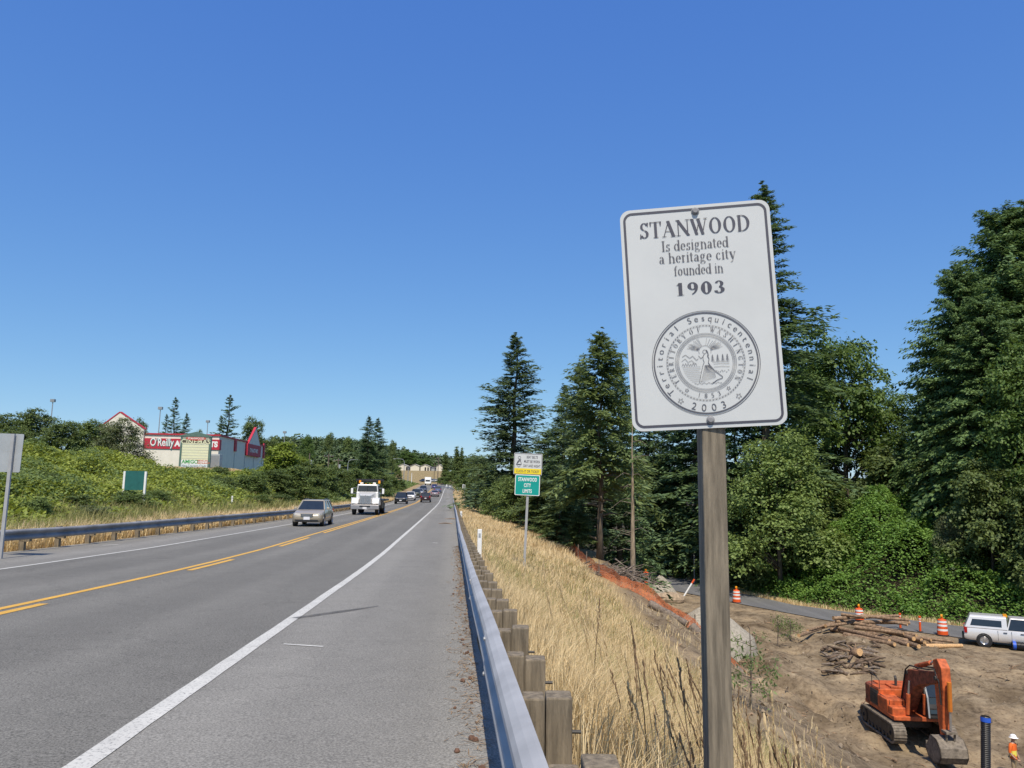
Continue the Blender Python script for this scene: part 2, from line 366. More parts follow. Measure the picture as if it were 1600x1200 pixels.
MT['plate'] = mat('number_plate', (.70, .70, .72), .5, 0, .04)
def carpaint(n, c): return mat('car_paint_'+n, c, .32, .25, .03, 1, coat=.6)
MT['bark'] = mat('bark', (.11, .085, .06), .95, 0, .35, 4, .6, 14, (3, 3, .6))
MT['bark_pale'] = mat('pale_snag_bark', (.27, .21, .14), .95, 0, .35, 5, .5, 14, (3, 3, .5))
MT['log'] = mat('log_bark', (.25, .165, .10), .95, 0, .4, 6, .6, 14)
MT['logend'] = mat('cut_wood', (.55, .34, .16), .85, 0, .2, 12)
MT['branch'] = mat('grey_brush_wood', (.175, .14, .11), .95, 0, .35, 8)
MT['gravel'] = mat('pale_gravel', (.33, .295, .235), .95, 0, .22, 7, .6, 40)
MT['rock'] = mat('boulder_rock', (.33, .25, .17), .95, 0, .25, 5, .6, 12)
MT['exor'] = mat('orange_machine_paint', (.47, .10, .026), .65, .0, .32, 3.5, .15, 20)
MT['exrust'] = mat('worn_orange_steel', (.22, .06, .028), .75, .05, .45, 4, .2, 20)
MT['exdark'] = mat('dark_machine_steel', (.045, .042, .04), .6, .2, .3, 5)
MT['track'] = mat('muddy_track_steel', (.19, .16, .125), .85, .1, .3, 6, .3, 30)
MT['cream'] = mat('cream_stucco', (.74, .69, .60), .85, 0, .04, 1.2)
MT['red'] = mat('red_band_paint', (.44, .022, .045), .6, 0, .06)
MT['roofdark'] = mat('dark_roofing', (.12, .115, .11), .85, 0, .1)
MT['house'] = mat('pale_house_siding', (.66, .61, .50), .8, 0, .04)
MT['polegrey'] = mat('grey_pole_steel', (.33, .34, .35), .5, .4, .06)
MT['polewood'] = mat('brown_pole_wood', (.13, .10, .08), .9, 0, .2)
MT['skin'] = mat('skin', (.42, .25, .17), .6, 0, .06)
MT['hivis'] = mat('orange_workwear', (.78, .15, .02), .8, 0, .1)
MT['lime'] = mat('lime_stripe', (.70, .62, .10), .7, 0, .05)
MT['khaki'] = mat('khaki_cloth', (.30, .23, .14), .9, 0, .12)
MT['blue'] = mat('blue_pipe_band', (.02, .10, .55), .5, 0, .05)
# foliage
MT['fir'] = leafmat('fir_needles', (.048, .085, .040), (.165, .248, .108), .3, .35)
MT['spruce'] = leafmat('blue_green_spruce_needles', (.052, .088, .046), (.180, .250, .125), .3, .35)
MT['hemlock'] = leafmat('olive_hemlock_needles', (.058, .095, .034), (.205, .268, .100), .32, .4)
MT['cedar'] = leafmat('cedar_sprays', (.048, .092, .034), (.180, .275, .095), .3, .4)
MT['maple'] = leafmat('maple_leaves', (.044, .088, .020), (.150, .232, .056), .32, .4)
MT['alder'] = leafmat('pale_alder_leaves', (.095, .148, .040), (.27, .36, .110), .36, .5)
MT['shrub'] = leafmat('shrub_leaves', (.058, .100, .030), (.200, .265, .078), .32, .5)
MT['dkshrub'] = leafmat('dark_shrub_leaves', (.048, .080, .026), (.170, .225, .068), .3, .5)
MT['yellowgreen'] = leafmat('yellow_green_leaves', (.10, .15, .015), (.26, .33, .05), .3, .5)
MT['bramble'] = leafmat('bramble_leaves', (.085, .130, .022), (.33, .385, .070), .34, .3)
MT['brightvine'] = leafmat('bright_vine_leaves', (.058, .132, .024), (.205, .345, .072), .33, .35)
MT['olive'] = leafmat('grey_olive_leaves', (.065, .088, .042), (.19, .22, .10), .25, .6)
MT['farwood'] = leafmat('far_wood_leaves', (.050, .080, .034), (.115, .165, .062), .15, .05)
MT['straw'] = leafmat('dry_straw', (.43, .315, .165), (.82, .67, .41), .3, .25, .8)
MT['straw_brown'] = leafmat('brown_seed_stalks', (.13, .085, .05), (.34, .23, .13), .15, .5, .85)
MT['straw_green'] = leafmat('half_green_grass', (.14, .16, .05), (.42, .38, .16), .25, .4, .8)

def ground_material():
    m, nt, b = newmat('ground')
    at = N(nt, 'ShaderNodeAttribute', attribute_name='zone'); sep = N(nt, 'ShaderNodeSeparateColor'); nt.links.new(at.outputs['Color'], sep.inputs[0])
    nf = noise(nt, 1.1, 6, .7); nm = noise(nt, .3, 4); fine = noise(nt, 14, 5, .7); nx = noise(nt, 4, 6, .75)
    straw = ramp(nt, fine.outputs[0], [(.3, (.20, .14, .075)), (.7, (.44, .33, .175))])
    dirt = ramp(nt, nf.outputs[0], [(.30, (.105, .078, .050)), (.44, (.215, .165, .108)), (.57, (.275, .215, .140)), (.75, (.37, .30, .205))])
    dspk = ramp(nt, nx.outputs[0], [(.36, (.55, .52, .5)), (.48, (1, 1, 1)), (.7, (1.12, 1.1, 1.08))])
    dirtc = mixc(nt, 1.0, dirt.outputs[0], dspk.outputs[0], 'MULTIPLY')
    damp = ramp(nt, nm.outputs[0], [(.38, (.62, .59, .55)), (.5, (.95, .95, .95)), (.62, (1.18, 1.15, 1.1))]); dirtc = mixc(nt, 1.0, dirtc, damp.outputs[0], 'MULTIPLY')
    green = ramp(nt, fine.outputs[0], [(.3, (.035, .055, .015)), (.7, (.13, .16, .045))])
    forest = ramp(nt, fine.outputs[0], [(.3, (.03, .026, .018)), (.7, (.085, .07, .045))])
    def soft(sock):
        a = N(nt, 'ShaderNodeMath', operation='MULTIPLY_ADD'); nt.links.new(nf.outputs[0], a.inputs[0]); a.inputs[1].default_value = .9; nt.links.new(sock, a.inputs[2])
        r = N(nt, 'ShaderNodeMapRange'); r.inputs[1].default_value = .78; r.inputs[2].default_value = 1.1; nt.links.new(a.outputs[0], r.inputs[0]); return r.outputs[0]
    c = mixc(nt, soft(sep.outputs[0]), straw.outputs[0], dirtc)
    c = mixc(nt, soft(sep.outputs[1]), c, green.outputs[0])
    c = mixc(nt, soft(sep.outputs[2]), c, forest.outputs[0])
    nt.links.new(c, b.inputs['Base Color']); b.inputs['Roughness'].default_value = .95; b.inputs['Specular IOR Level'].default_value = .15
    addbump(nt, b, nx.outputs[0], .8, .12)
    return m
MT['ground'] = ground_material()
# ------------------------------------------------------------ terrain, road, markings
KX = 0.0815
def xr(y):
    d = np.asarray(y, float)-25
    return -KX*np.asarray(y, float)+.0056*(d+np.sqrt(d*d+100))/2
_ry = np.array([-60, -10, 0, 4, 11.6, 16, 20, 26, 35, 43, 54, 75, 105, 140, 170, 190, 240, 300, 320, 380, 460, 600.])
_rz = np.array([-.3, -1.2, -1.40, -1.50, -1.75, -1.87, -1.96, -2.05, -2.09, -2.13, -2.17, -2.25, -2.30, -2.25, -1.75, -1.15, .25, 1.9, 2.3, 2.8, 3.2, 4])
_fy = np.linspace(-60, 600, 2641)
_fz = np.interp(_fy, _ry, _rz)
_k = np.exp(-np.linspace(-2, 2, 33)**2); _k /= _k.sum()
_fz = np.convolve(np.pad(_fz, 16, mode='edge'), _k, 'valid')
def roadz(y): return np.interp(y, _fy, _fz)
PIT, VAL = -10.9, -9.4
_FY = [20, 45, 56.9, 58.8, 62.3, 68.9, 77.1, 89.7, 96.5, 100, 130, 400]; _FX = [105, 59, 37.5, 34, 30.5, 24.9, 22.3, 19.3, 17.3, 15.5, 6, -60]
def beyond(x, y): return (x-np.interp(y, _FY, _FX))*.8      # metres past the far edge of the side road
def terrain(x, y):
    x = np.asarray(x, float); y = np.asarray(y, float)
    t = x-xr(y); rz = roadz(y)
    # right of the road: embankment down to the excavated pit (near) or the shelf and the valley (far)
    tau = np.maximum(t-.9, 0)
    q = .83*x+.56*y
    ramp_ = np.maximum(sstep(38, 49, q), sstep(38, 47, y)*sstep(6, 13, x)*(x < 1e9))
    floor = PIT+(VAL-PIT)*ramp_
    near = rz+(floor-rz)*(1-(1-np.clip(tau/19, 0, 1))**1.35)
    far = rz-.2*np.minimum(tau, 7.8)
    sh = np.maximum(tau-7.8, 0)
    far = far+(floor-far)*sstep(0, 9, sh)
    wv = sstep(9, 60, y)
    right = near*(1-wv)+far*wv
    bump = ((fbm(x*.45, y*.45, 3, 4)-.5)*1.1+(fbm(x*1.7, y*1.7, 8, 3)-.5)*.34)*sstep(6, 11, t)*(1-sstep(49, 53, q))*(1-sstep(60, 75, y))
    ax, ay, bx_, by_ = 12.6, 47.0, 17.2, 37.5                   # drainage cut along the toe of the slope
    sg = np.clip(((x-ax)*(bx_-ax)+(y-ay)*(by_-ay))/((bx_-ax)**2+(by_-ay)**2), 0, 1)
    dd = np.hypot(x-ax-sg*(bx_-ax), y-ay-sg*(by_-ay)+.5*np.sin(sg*9))
    right = right+bump-.75*np.exp(-(dd/.55)**2)+.25*np.exp(-((dd-1.3)/.5)**2)
    rise = np.clip((beyond(x, y)-1.5)*.32, 0, 6.5)
    right = right+rise*sstep(18, 21, t)
    # left of the road: bank up to the shop plateau
    u = np.clip((-t-13.2)/18.0, 0, 1); P = np.interp(y, [0, 40, 60, 85, 110], [.6, .8, 1.25, 1.75, 2.3])*(1-sstep(215, 290, y))+(rz+.3)*sstep(215, 290, y)
    left = rz+(P-rz)*sstep(0, 1, u)+(fbm(x*.3, y*.3, 9, 3)-.5)*.7*sstep(14, 17, -t)*(1-sstep(26, 32, -t)*.7)
    z = np.where(t > 0, right, left)
    # beyond the junction: golden rise, then the wooded hill
    wf = sstep(338, 352, y)
    fz = 2.6+sstep(345, 440, y)*8.2
    hill = sstep(470, 640, y)*(2+17*sstep(-20, -150, x)-16*sstep(-165, -270, x))
    fz = fz+hill+(fbm(x*.02, y*.02, 5, 3)-.5)*6*sstep(480, 600, y)
    z = z*(1-wf)+fz*wf
    # keep clear of the pavement
    on = (t > -13.2) & (t < .9) & (y < 352)
    return np.where(on, rz-.03-.05*sstep(0, 30, y), z)
def tz(x, y): return float(terrain(np.array([x]), np.array([y]))[0])

def axis(segs):
    out = []
    for a, b, s in segs: out += list(np.arange(a, b, s))
    return np.array(out+[segs[-1][1]])
ty_ = axis([(-14, 60, .45), (60, 110, 1.0), (110, 360, 4), (360, 720, 9), (720, 2600, 120)])
tt_ = axis([(-2600, -500, 150), (-500, -90, 10), (-90, -40, 2.2), (-40, -13.6, .6), (-13.6, 1.2, 1.0), (1.2, 48, .45), (48, 110, 2), (110, 400, 10), (400, 2600, 150)])
YY, TT = np.meshgrid(ty_, tt_, indexing='ij')
XX = TT+xr(YY); ZZ = terrain(XX, YY)
nY, nT = YY.shape
V = np.stack([XX, YY, ZZ], -1).reshape(-1, 3)
idx = np.arange(nY*nT).reshape(nY, nT)
Fq = np.stack([idx[:-1, :-1], idx[:-1, 1:], idx[1:, 1:], idx[1:, :-1]], -1).reshape(-1, 4)
me = npmesh('ground', V, [Fq], MT['ground'])
q_ = .83*XX+.56*YY
edge = np.interp(YY, [0, 8, 14, 22, 30, 36, 40, 44], [4.6, 5.6, 6.6, 7.6, 8.0, 8.3, 8.6, 9.4])
dirtz = sstep(-1.0, 1.4, TT-edge)*(1-sstep(-4.6, -3.6, beyond(XX, YY))*sstep(-.2, .4, beyond(XX, YY)))*(1-sstep(85, 100, YY)*(TT < 18))
greenz = np.maximum(sstep(14.2, 16, -TT)*(YY < 335), np.maximum(sstep(455, 480, YY), (YY > 330)*np.where((XX < -.15*YY) | (XX > -12), 1.0, .40)))
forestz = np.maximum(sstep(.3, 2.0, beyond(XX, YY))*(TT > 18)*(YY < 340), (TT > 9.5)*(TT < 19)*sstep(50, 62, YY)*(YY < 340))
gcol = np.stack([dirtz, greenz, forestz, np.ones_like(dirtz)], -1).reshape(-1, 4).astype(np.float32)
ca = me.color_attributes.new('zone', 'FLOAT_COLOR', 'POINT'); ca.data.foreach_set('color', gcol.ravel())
me.polygons.foreach_set('use_smooth', [True]*len(me.polygons))
tagp(link('ground', me), kind='structure')

def strip(name, t0, t1, y0, y1, dz, m, step=1.0, kind='structure', parent=None):
    ys = np.arange(y0, y1+step*.5, step)
    a = np.array([t0(y) if callable(t0) else t0 for y in ys]); b = np.array([t1(y) if callable(t1) else t1 for y in ys])
    z = roadz(ys)+dz; c = xr(ys)
    V = np.concatenate([np.stack([a+c, ys, z], -1), np.stack([b+c, ys, z], -1)])
    n = len(ys); i = np.arange(n-1)
    F = np.stack([i, i+n, i+n+1, i+1], -1)
    return tagp(link(name, npmesh(name, V, [F], m)), kind=kind)
def t_lw(y): return np.interp(y, [0, 22, 35, 54, 100, 330], [-9.9, -9.85, -9.5, -9.2, -9.2, -9.4])
def t_rail(y): return .30+.2*min(max(y, 0)/20, 1)+.1*min(max(y-20, 0)/40, 1)
def t_lrail(y): return np.interp(y, [0, 22, 54, 95], [-12.9, -12.6, -10.9, -10.5])
def t_ledge(y): return np.interp(y, [0, 22, 54, 95, 340], [-13.2, -12.9, -11.4, -11.2, -11.2])
strip('road', t_lw, -2.0, -12, 338, 0, MT['lane'])
strip('road_shoulder', -2.0, lambda y: t_rail(y)-.02+.05*float(vnoise(y*1.7, 3.3)), -12, 338, 0, MT['shoulder'], .5)
strip('road_shoulder', t_ledge, t_lw, -12, 338, 0, MT['shoulder'])
# junction apron and cross street beyond
ap = MB(); ap.add([(-95, 318, 2.32), (-23, 318, 2.32), (-16, 346, 2.55), (-95, 346, 2.55)], [(0, 1, 2, 3)])
tagp(ap.build('cross_street', MT['shoulder']), kind='structure')
# markings (two millimetre sheets over the asphalt)
def mark(name, t0, t1, y0, y1, m, step=1.0, dz=.005): return strip(name, t0, t1, y0, y1, dz, m, step)
jit = lambda s: (lambda y: s+.012*(float(vnoise(y*2.3, s*7))-.5))
mark('edge_line', lambda y: jit(-2.09)(y)+.085*max(0, 1-max(y, 0)/13), lambda y: jit(-1.94)(y)+.085*max(0, 1-max(y, 0)/13), -10, 330, MT['white_line'], .25)
mark('edge_line', lambda y: t_lw(y)-.06, lambda y: t_lw(y)+.06, -10, 300, MT['white_line'])
mark('centre_line', jit(-6.20), jit(-6.06), -10, 300, MT['yellow_line'], .5)
for a, b in ((-10, 11.8), (18.0, 21.8), (27.6, 33.3)):
    mark('centre_line', jit(-5.93), jit(-5.78), a, b, MT['yellow_line'], .4)
mark('centre_line', jit(-5.93), jit(-5.78), 37.0, 300, MT['yellow_line'], .5)
# small measuring marks on the shoulders
def dash(px0, r0, px1, r1, w, name='survey_mark'):
    a = at_z(px0, r0, -1.6); b = at_z(px1, r1, -1.6)
    for k in range(3):
        a = at_z(px0, r0, float(roadz(a.y))+.006); b = at_z(px1, r1, float(roadz(b.y))+.006)
    d = (b-a).normalized(); n = Vector((-d.y, d.x, 0))*w/2
    mb = MB(); mb.add([a-n, b-n, b+n, a+n], [(0, 1, 2, 3)])
    tagp(mb.build(name, MT['white_line']), kind='structure')
dash(443, 1006, 505, 1010, .045); dash(160, 852, 185, 850.5, .12); dash(676, 848, 684, 848.5, .12); dash(680, 808, 684, 808, .15)
# side road in the valley
def poly_road(near, far, z, m, name, dz):
    V = [at_z(p, r, z) for p, r in near]; W = [at_z(p, r, z) for p, r in far]
    e0 = V[-1]+(V[-1]-V[-2]).normalized()*22; e1 = W[-1]+(W[-1]-W[-2]).normalized()*22
    V.append(e0); W.append(e1)
    mb = MB(); n = len(V)
    mb.add(V+W, [(i, i+1, n+i+1, n+i) for i in range(n-1)])
    for v in mb.v: v.z += dz
    return tagp(mb.build(name, m), kind='structure')
RZ = VAL+.05
poly_road([(960, 903), (1010, 911), (1060, 924), (1170, 946), (1290, 968.5), (1400, 983), (1500, 996), (1600, 1006)],
          [(985, 887), (1015, 892), (1060, 902), (1150, 925), (1240, 945), (1400, 966), (1510, 979.5), (1610, 988)], RZ, MT['sideroad'], 'side_road', .0)
# ------------------------------------------------------------ guardrails
PROF = [(0, .156), (.014, .155), (.040, .146), (.068, .128), (.081, .106), (.083, .085), (.074, .062), (.020, .018), (.012, 0), (.020, -.018), (.074, -.062), (.083, -.085), (.081, -.106), (.068, -.128), (.040, -.146), (.014, -.155), (0, -.156)]
def beam(name, tf, y0, y1, side, hc, m, parent, off=0, step=.6):
    ys = np.linspace(y0, y1, max(2, int((y1-y0)/step)+1)); rings = []
    for y in ys:
        x = tf(y)+float(xr(y)); z = float(roadz(y))+hc
        wob = .012*(float(vnoise(y*.35, 5.1*side+2))-.5)
        rings.append([(x+side*(u+off)+wob, y, z+v+wob*.6) for u, v in PROF])
    mb = MB(); n = len(PROF)
    mb.add([p for r in rings for p in r], [(k*n+i, k*n+i+1, (k+1)*n+i+1, (k+1)*n+i) for k in range(len(ys)-1) for i in range(n-1)])
    o = mb.build(name, m, parent)
    s = o.modifiers.new('solid', 'SOLIDIFY'); s.thickness = .005; s.offset = 0
    return o
def guardrail(label, tf, side, y0, y1, posts, hc, m, w1, w2, section, bare=False):
    g = thing('guardrail', label, 'guardrail', (0, 0, 0))
    y = y0; k = 0
    while y < y1-.1:
        e = min(y+section, y1)
        beam('beam', tf, y-.14, e+.14, side, hc, m, g, .005*(k % 2), .6 if y < 40 else 2)
        if y < 14 and side < 0:
            for v_, u_ in ((.108, .083), (-.108, .083), (.03, .035), (-.03, .035)):
                x_ = tf(y)+float(xr(y)); mb = MB(); mb.lathe([(.014, -.004), (.014, .006), (.006, .011)], 8, Matrix.Translation((x_+side*(u_+.004), y, float(roadz(y))+hc+v_)) @ Matrix.Rotation(side*math.pi/2, 4, 'Y')); mb.build('splice_bolt', MT['polegrey'], g)
        y = e; k += 1
    rng = random.Random(5)
    for i, yp in enumerate(posts):
        c = float(xr(yp)); z = float(roadz(yp)); t = tf(yp)
        top = hc+.145+rng.uniform(-.015, .03)
        mb = MB(); s = -side
        rz = rng.uniform(-.02, .02)
        R_ = Matrix.Translation((t+c, yp, z)) @ Matrix.Rotation(rz, 4, 'Z') @ Matrix.Rotation(rng.uniform(-.012, .012), 4, 'X')
        mb.box((s*(w1+.008+w2/2), 0, (top-1.3)/2), (w2, .13, top+1.3), R_)
        o = mb.build('post', MT['wood'], g, bevel=.008 if yp < 15 else 0)
        if yp < 45 or bare:
            mb = MB(); mb.box((s*(w1/2+.002), .0, hc-.04), (w1, .125, .36+rng.uniform(0, .02)), R_)
            b = mb.build('block', MT['wood'], o, bevel=.008 if yp < 15 else 0)
        if yp < 14:
            mb = MB(); mb.tube([(s*(w1+w2), 0, hc), (s*(w1+w2+.05), 0, hc+.0)], .008, 6, R_)
            mb.build('bolt', MT['exdark'], g)
    return g
posts = list(np.arange(.56, 62, .95))+list(np.arange(62.5, 150, 2.9))
guardrail('galvanised guardrail with timber posts along the right shoulder beside the tilted sign', t_rail, -1, -4, 158, posts[:96], .49, MT['galv'], .095, .11, 4.56)
posts = list(np.arange(6.5, 95, 1.9))
guardrail('dark weathered guardrail across the road below the bramble bank', t_lrail, 1, 4, 96, posts, .50, MT['galv_dark'], .15, .15, 7.6, True)
gr = thing('guardrail', 'short far guardrail turning the bend beyond the last cars', 'guardrail', (0, 0, 0))
mb = MB()
pts = [(-15.6, 215), (-17.2, 232), (-19.6, 246), (-23.0, 257)]
for (a, b), (c, d) in zip(pts[:-1], pts[1:]):
    z0, z1 = float(roadz(b)), float(roadz(d))
    mb.quad((a, b, z0+.35), (c, d, z1+.35), (c, d, z1+.72), (a, b, z0+.72))
o = mb.build('beam', MT['galv'], gr); o.modifiers.new('s', 'SOLIDIFY').thickness = .08
for k in range(8):
    f = k/7*2.999; i = int(f); f -= i; a = pts[i]; b = pts[i+1]; x = a[0]+(b[0]-a[0])*f; y = a[1]+(b[1]-a[1])*f; z = float(roadz(y))
    mb = MB(); mb.box((x+.15, y, z+.2), (.2, .2, 1.1)); mb.build('post', MT['wood'], gr)

# ------------------------------------------------------------ signs
def rounded(w, h, r, n=6, cx=0, cy=0):
    p = []
    for sx, sy, a0 in ((1, 1, 0), (-1, 1, 90), (-1, -1, 180), (1, -1, 270)):
        for k in range(n+1):
            a = math.radians(a0+90*k/n); p.append((cx+sx*(w/2-r)+r*math.cos(a), cy+sy*(h/2-r)+r*math.sin(a)))
    return p
def frame_line(mb, w, h, r, t, M, z=.0015, n=6, cx=0, cy=0):
    a = rounded(w, h, r, n, cx, cy); b = rounded(w-2*t, h-2*t, max(r-t, .001), n, cx, cy); k = len(a)
    mb.add([(x, y, z) for x, y in a+b], [(i, (i+1) % k, k+(i+1) % k, k+i) for i in range(k)], M)
def ringline(mb, cx, cy, r, t, M, z=.002, n=72, dash=None, a0=0, a1=360):
    for i in range(n):
        if dash and i % dash == 0: continue
        p, q = math.radians(a0+(a1-a0)*i/n), math.radians(a0+(a1-a0)*(i+1)/n)
        mb.add([(cx+(r-t/2)*math.cos(p), cy+(r-t/2)*math.sin(p), z), (cx+(r+t/2)*math.cos(p), cy+(r+t/2)*math.sin(p), z), (cx+(r+t/2)*math.cos(q), cy+(r+t/2)*math.sin(q), z), (cx+(r-t/2)*math.cos(q), cy+(r-t/2)*math.sin(q), z)], [(0, 1, 2, 3)], M)
def line2(mb, pts, t, M, z=.002):
    for i, ((x0, y0), (x1, y1)) in enumerate(zip(pts[:-1], pts[1:])):
        d = math.hypot(x1-x0, y1-y0) or 1e-6; nx, ny = -(y1-y0)/d*t/2, (x1-x0)/d*t/2
        mb.add([(x0-nx, y0-ny, z+.00004*i), (x1-nx, y1-ny, z+.00004*i), (x1+nx, y1+ny, z+.00004*i), (x0+nx, y0+ny, z+.00004*i)], [(0, 1, 2, 3)], M)
def star(mb, cx, cy, r, t, M, rot=0):
    p = [(cx+(r if k % 2 == 0 else r*.42)*math.sin(rot+k*math.pi/5), cy+(r if k % 2 == 0 else r*.42)*math.cos(rot+k*math.pi/5)) for k in range(11)]
    line2(mb, p, t, M)
# the tilted heritage sign, 3 m from the camera
SY = 3.05
tl, tr, br, bl = [at_y(p, r, SY) for p, r in ((966, 330), (1201, 309), (1228, 665), (988, 677))]
cen = (tl+tr+br+bl)/4
SW, SH = .606, .925
pb = at_y(1127, 1195, SY+.06); 
post_x = at_y(1118, 900, SY+.06).x
ptop = at_y(1108, 655, SY+.06).z
gz = tz(post_x, SY+.06)
s = thing('city_sign', 'large tilted white city sign with a round seal on a grey timber post', 'sign', (post_x, SY+.06, gz))
mb = MB(); mb.box((0, 0, (ptop+.4-gz)/2-.2), (.094, .094, ptop+.4-gz+.4), Matrix.Rotation(math.radians(-.25), 4, 'Y'))
mb.build('post', MT['post_wood'], s, bevel=.006)
PM = Matrix.Translation(cen-Vector((post_x, SY+.06, gz))) @ Euler((math.radians(90-2.0), math.radians(-2.2), math.radians(-6.5)), 'XYZ').to_matrix().to_4x4()
# (panel local: x right, y up, z towards the viewer)
PM = Matrix.Translation(cen-Vector((post_x, SY+.06, gz))) @ Matrix.Rotation(math.radians(-7.5), 4, 'Z') @ Matrix.Rotation(math.radians(90+1.0), 4, 'X') @ Matrix.Rotation(math.radians(3.2), 4, 'Z')
I4 = Matrix.Identity(4)
mb = MB(); mb.prism(rounded(SW, SH, .042, 8), -.003, 0)
panel = mb.build('panel', MT['sign_white'], s); panel.matrix_local = PM
mb = MB(); frame_line(mb, SW-.026, SH-.026, .036, .0095, I4, n=10)
mb.build('border', MT['sign_ink'], panel)
mb = MB()
def fit(mb, s, cx, y, h, width, bold, gap):
    roman(mb, s, cx, y, h, I4, bold, width/(sum(GA[c][0]+gap for c in s)*h), gap)
fit(mb, 'STANWOOD', -.002, .336, .068, .452, 1.15, .0)
mb.build('title_lettering', MT['sign_ink'], panel)
mb = MB(); fit(mb, '1903', .004, .085, .052, .208, 1.5, .05); mb.build('year_lettering', MT['sign_ink'], panel)
mb = MB()
fit(mb, 'Is designated', -.006, .275, .044, .272, .95, -.02)
fit(mb, 'a heritage city', .0, .224, .044, .31, .95, -.02)
fit(mb, 'founded in', .002, .169, .042, .198, .95, -.02)
mb.build('lettering', MT['seal_ink'], panel)
# the round seal
mb = MB(); SX, SYY, RR = .004, -.198, .2125
ringline(mb, SX, SYY, RR, .0022, I4); ringline(mb, SX, SYY, RR-.008, .0052, I4)
ringline(mb, SX, SYY, .1525, .0022, I4, n=150, dash=2); ringline(mb, SX, SYY, .1555, .0006, I4); ringline(mb, SX, SYY, .1495, .0006, I4)
for r in (.1205, .1155, .1115, .107): ringline(mb, SX, SYY, r, .0012, I4)
def around(txt, r, a_start, a_end, size, sans=True, flip=False):
    n = len(txt)
    for k, ch in enumerate(txt):
        if ch == ' ': continue
        a = math.radians(a_start+(a_end-a_start)*k/(n-1))
        x, y = SX+r*math.sin(a), SYY+r*math.cos(a)
        Mx = Matrix.Translation((x, y, 0)) @ Matrix.Rotation(-a+(math.pi if flip else 0), 4, 'Z')
        if sans: put_text(mb, ch, 0, 0, size, Mx, bold=-.0002)
        else:
            roman(mb, ch, 0, 0, size, Mx, 1.0, 1.05, 0)
around('Territorial', .171, -128, -36, .036)
around('Sesquicentennial', .171, -17, 114, .036)
around('2003', .196, 198.5, 161.5, .041, flip=True)
around('TERRITORY', .128, -121, -35, .019, False)
around('OF', .128, -21, -8, .019, False)
around('WASHINGTON', .128, 15, 120, .019, False)
around('1853', .143, 195, 161, .026, flip=True)
for a, r, sz in ((217, .1355, .0085), (143, .1355, .0085), (216, .185, .012), (140, .185, .012)):
    star(mb, SX+r*math.sin(math.radians(a)), SYY+r*math.cos(math.radians(a)), sz, .0014, I4, math.radians(a+180))
rng = random.Random(3)
# scene within: rays round a standing woman in a long gown, mountains, water, firs
HX, HY = SX+.0, SYY+.046
for k in range(59):
    a = math.radians(-80+160*k/58); r0 = .026; r1 = (.055+.018*abs(math.sin(k*1.9)))*(1-.0*abs(a))
    x0, y0 = HX+r0*math.sin(a), HY+r0*math.cos(a); x1, y1 = HX+r1*math.sin(a), HY+r1*math.cos(a)
    if math.hypot(x1-SX, y1-SYY) < .104: line2(mb, [(x0, y0), (x1, y1)], .0009, I4)
ringline(mb, HX, HY, .024, .0012, I4, n=24, a0=-20, a1=200)
def P(l): return [(SX+a*.1, SYY+b*.1) for a, b in l]
T_ = .0016
line2(mb, P([(-.92, .28), (-.78, .36), (-.62, .22), (-.5, .3), (-.36, .12), (-.28, .18)]), T_, I4)
line2(mb, P([(-.95, .1), (-.8, .2), (-.7, .05), (-.55, .12), (-.42, -.02)]), T_*.8, I4)
for k in range(9):
    y = -.15-.075*k; w0 = -math.sqrt(max(.0, .98-y*y)); line2(mb, P([(w0+.05, y), (w0+.2+.1*rng.random(), y+.01), (-.28+.1*rng.random(), y)]), .0009, I4)
for k in range(6): line2(mb, P([(-.95+.1*k, -.1), (-.9+.1*k, -.02+.05*rng.random()), (-.85+.1*k, -.1)]), .0011, I4)
for x in (.28, .48, .68, .86):
    line2(mb, P([(x, .0), (x, .32)]), .0014, I4)
    for j in range(4): line2(mb, P([(x-.03-.012*j, .24-.065*j), (x, .29-.06*j), (x+.03+.012*j, .24-.065*j)]), .0014, I4)
for y in (.0, -.08, -.2): line2(mb, P([(.3, y), (.6, y+.02), (.92, y-.01)]), .0011, I4)
for k in range(7): line2(mb, P([(.36+.08*k, -.32-.05*(k % 3)), (.42+.08*k, -.36-.05*(k % 2))]), .0014, I4)
# woman
ringline(mb, SX-.0015, SYY+.045, .0075, .0016, I4, n=14)
line2(mb, P([(.05, .52), (.1, .42), (.12, .3), (.1, .22)]), .0035, I4)
line2(mb, P([(-.03, .36), (-.08, .28), (-.1, .14), (-.06, .02), (-.12, -.1), (-.22, -.45), (-.3, -.78)]), .0018, I4)
line2(mb, P([(.08, .3), (.14, .15), (.1, .0), (.16, -.12), (.34, -.36), (.62, -.6), (.6, -.66), (.4, -.72), (.2, -.86)]), .0026, I4)
line2(mb, P([(-.08, .26), (-.18, .18), (-.27, .3)]), .0018, I4)
for k in range(14):
    x = -.24+.045*k; line2(mb, P([(-.04+.012*k, -.1), (-.12+.034*k, -.4), (x, -.8+.013*k)]), .0009, I4)
for k in range(12): line2(mb, P([(-.5+.09*k, -.8-.06*(k % 2)), (-.42+.09*k, -.84)]), .0016, I4)
mb.build('seal', MT['seal_ink'], panel)
for yb in (SH/2-.027, -SH/2+.033):
    mb = MB(); mb.lathe([(.0165, 0), (.0165, .003), (.013, .004), (.012, .011), (.009, .013)], 14, Matrix.Translation((.006, yb, .0005)))
    mb.build('bolt', MT['galv_dark'], panel)
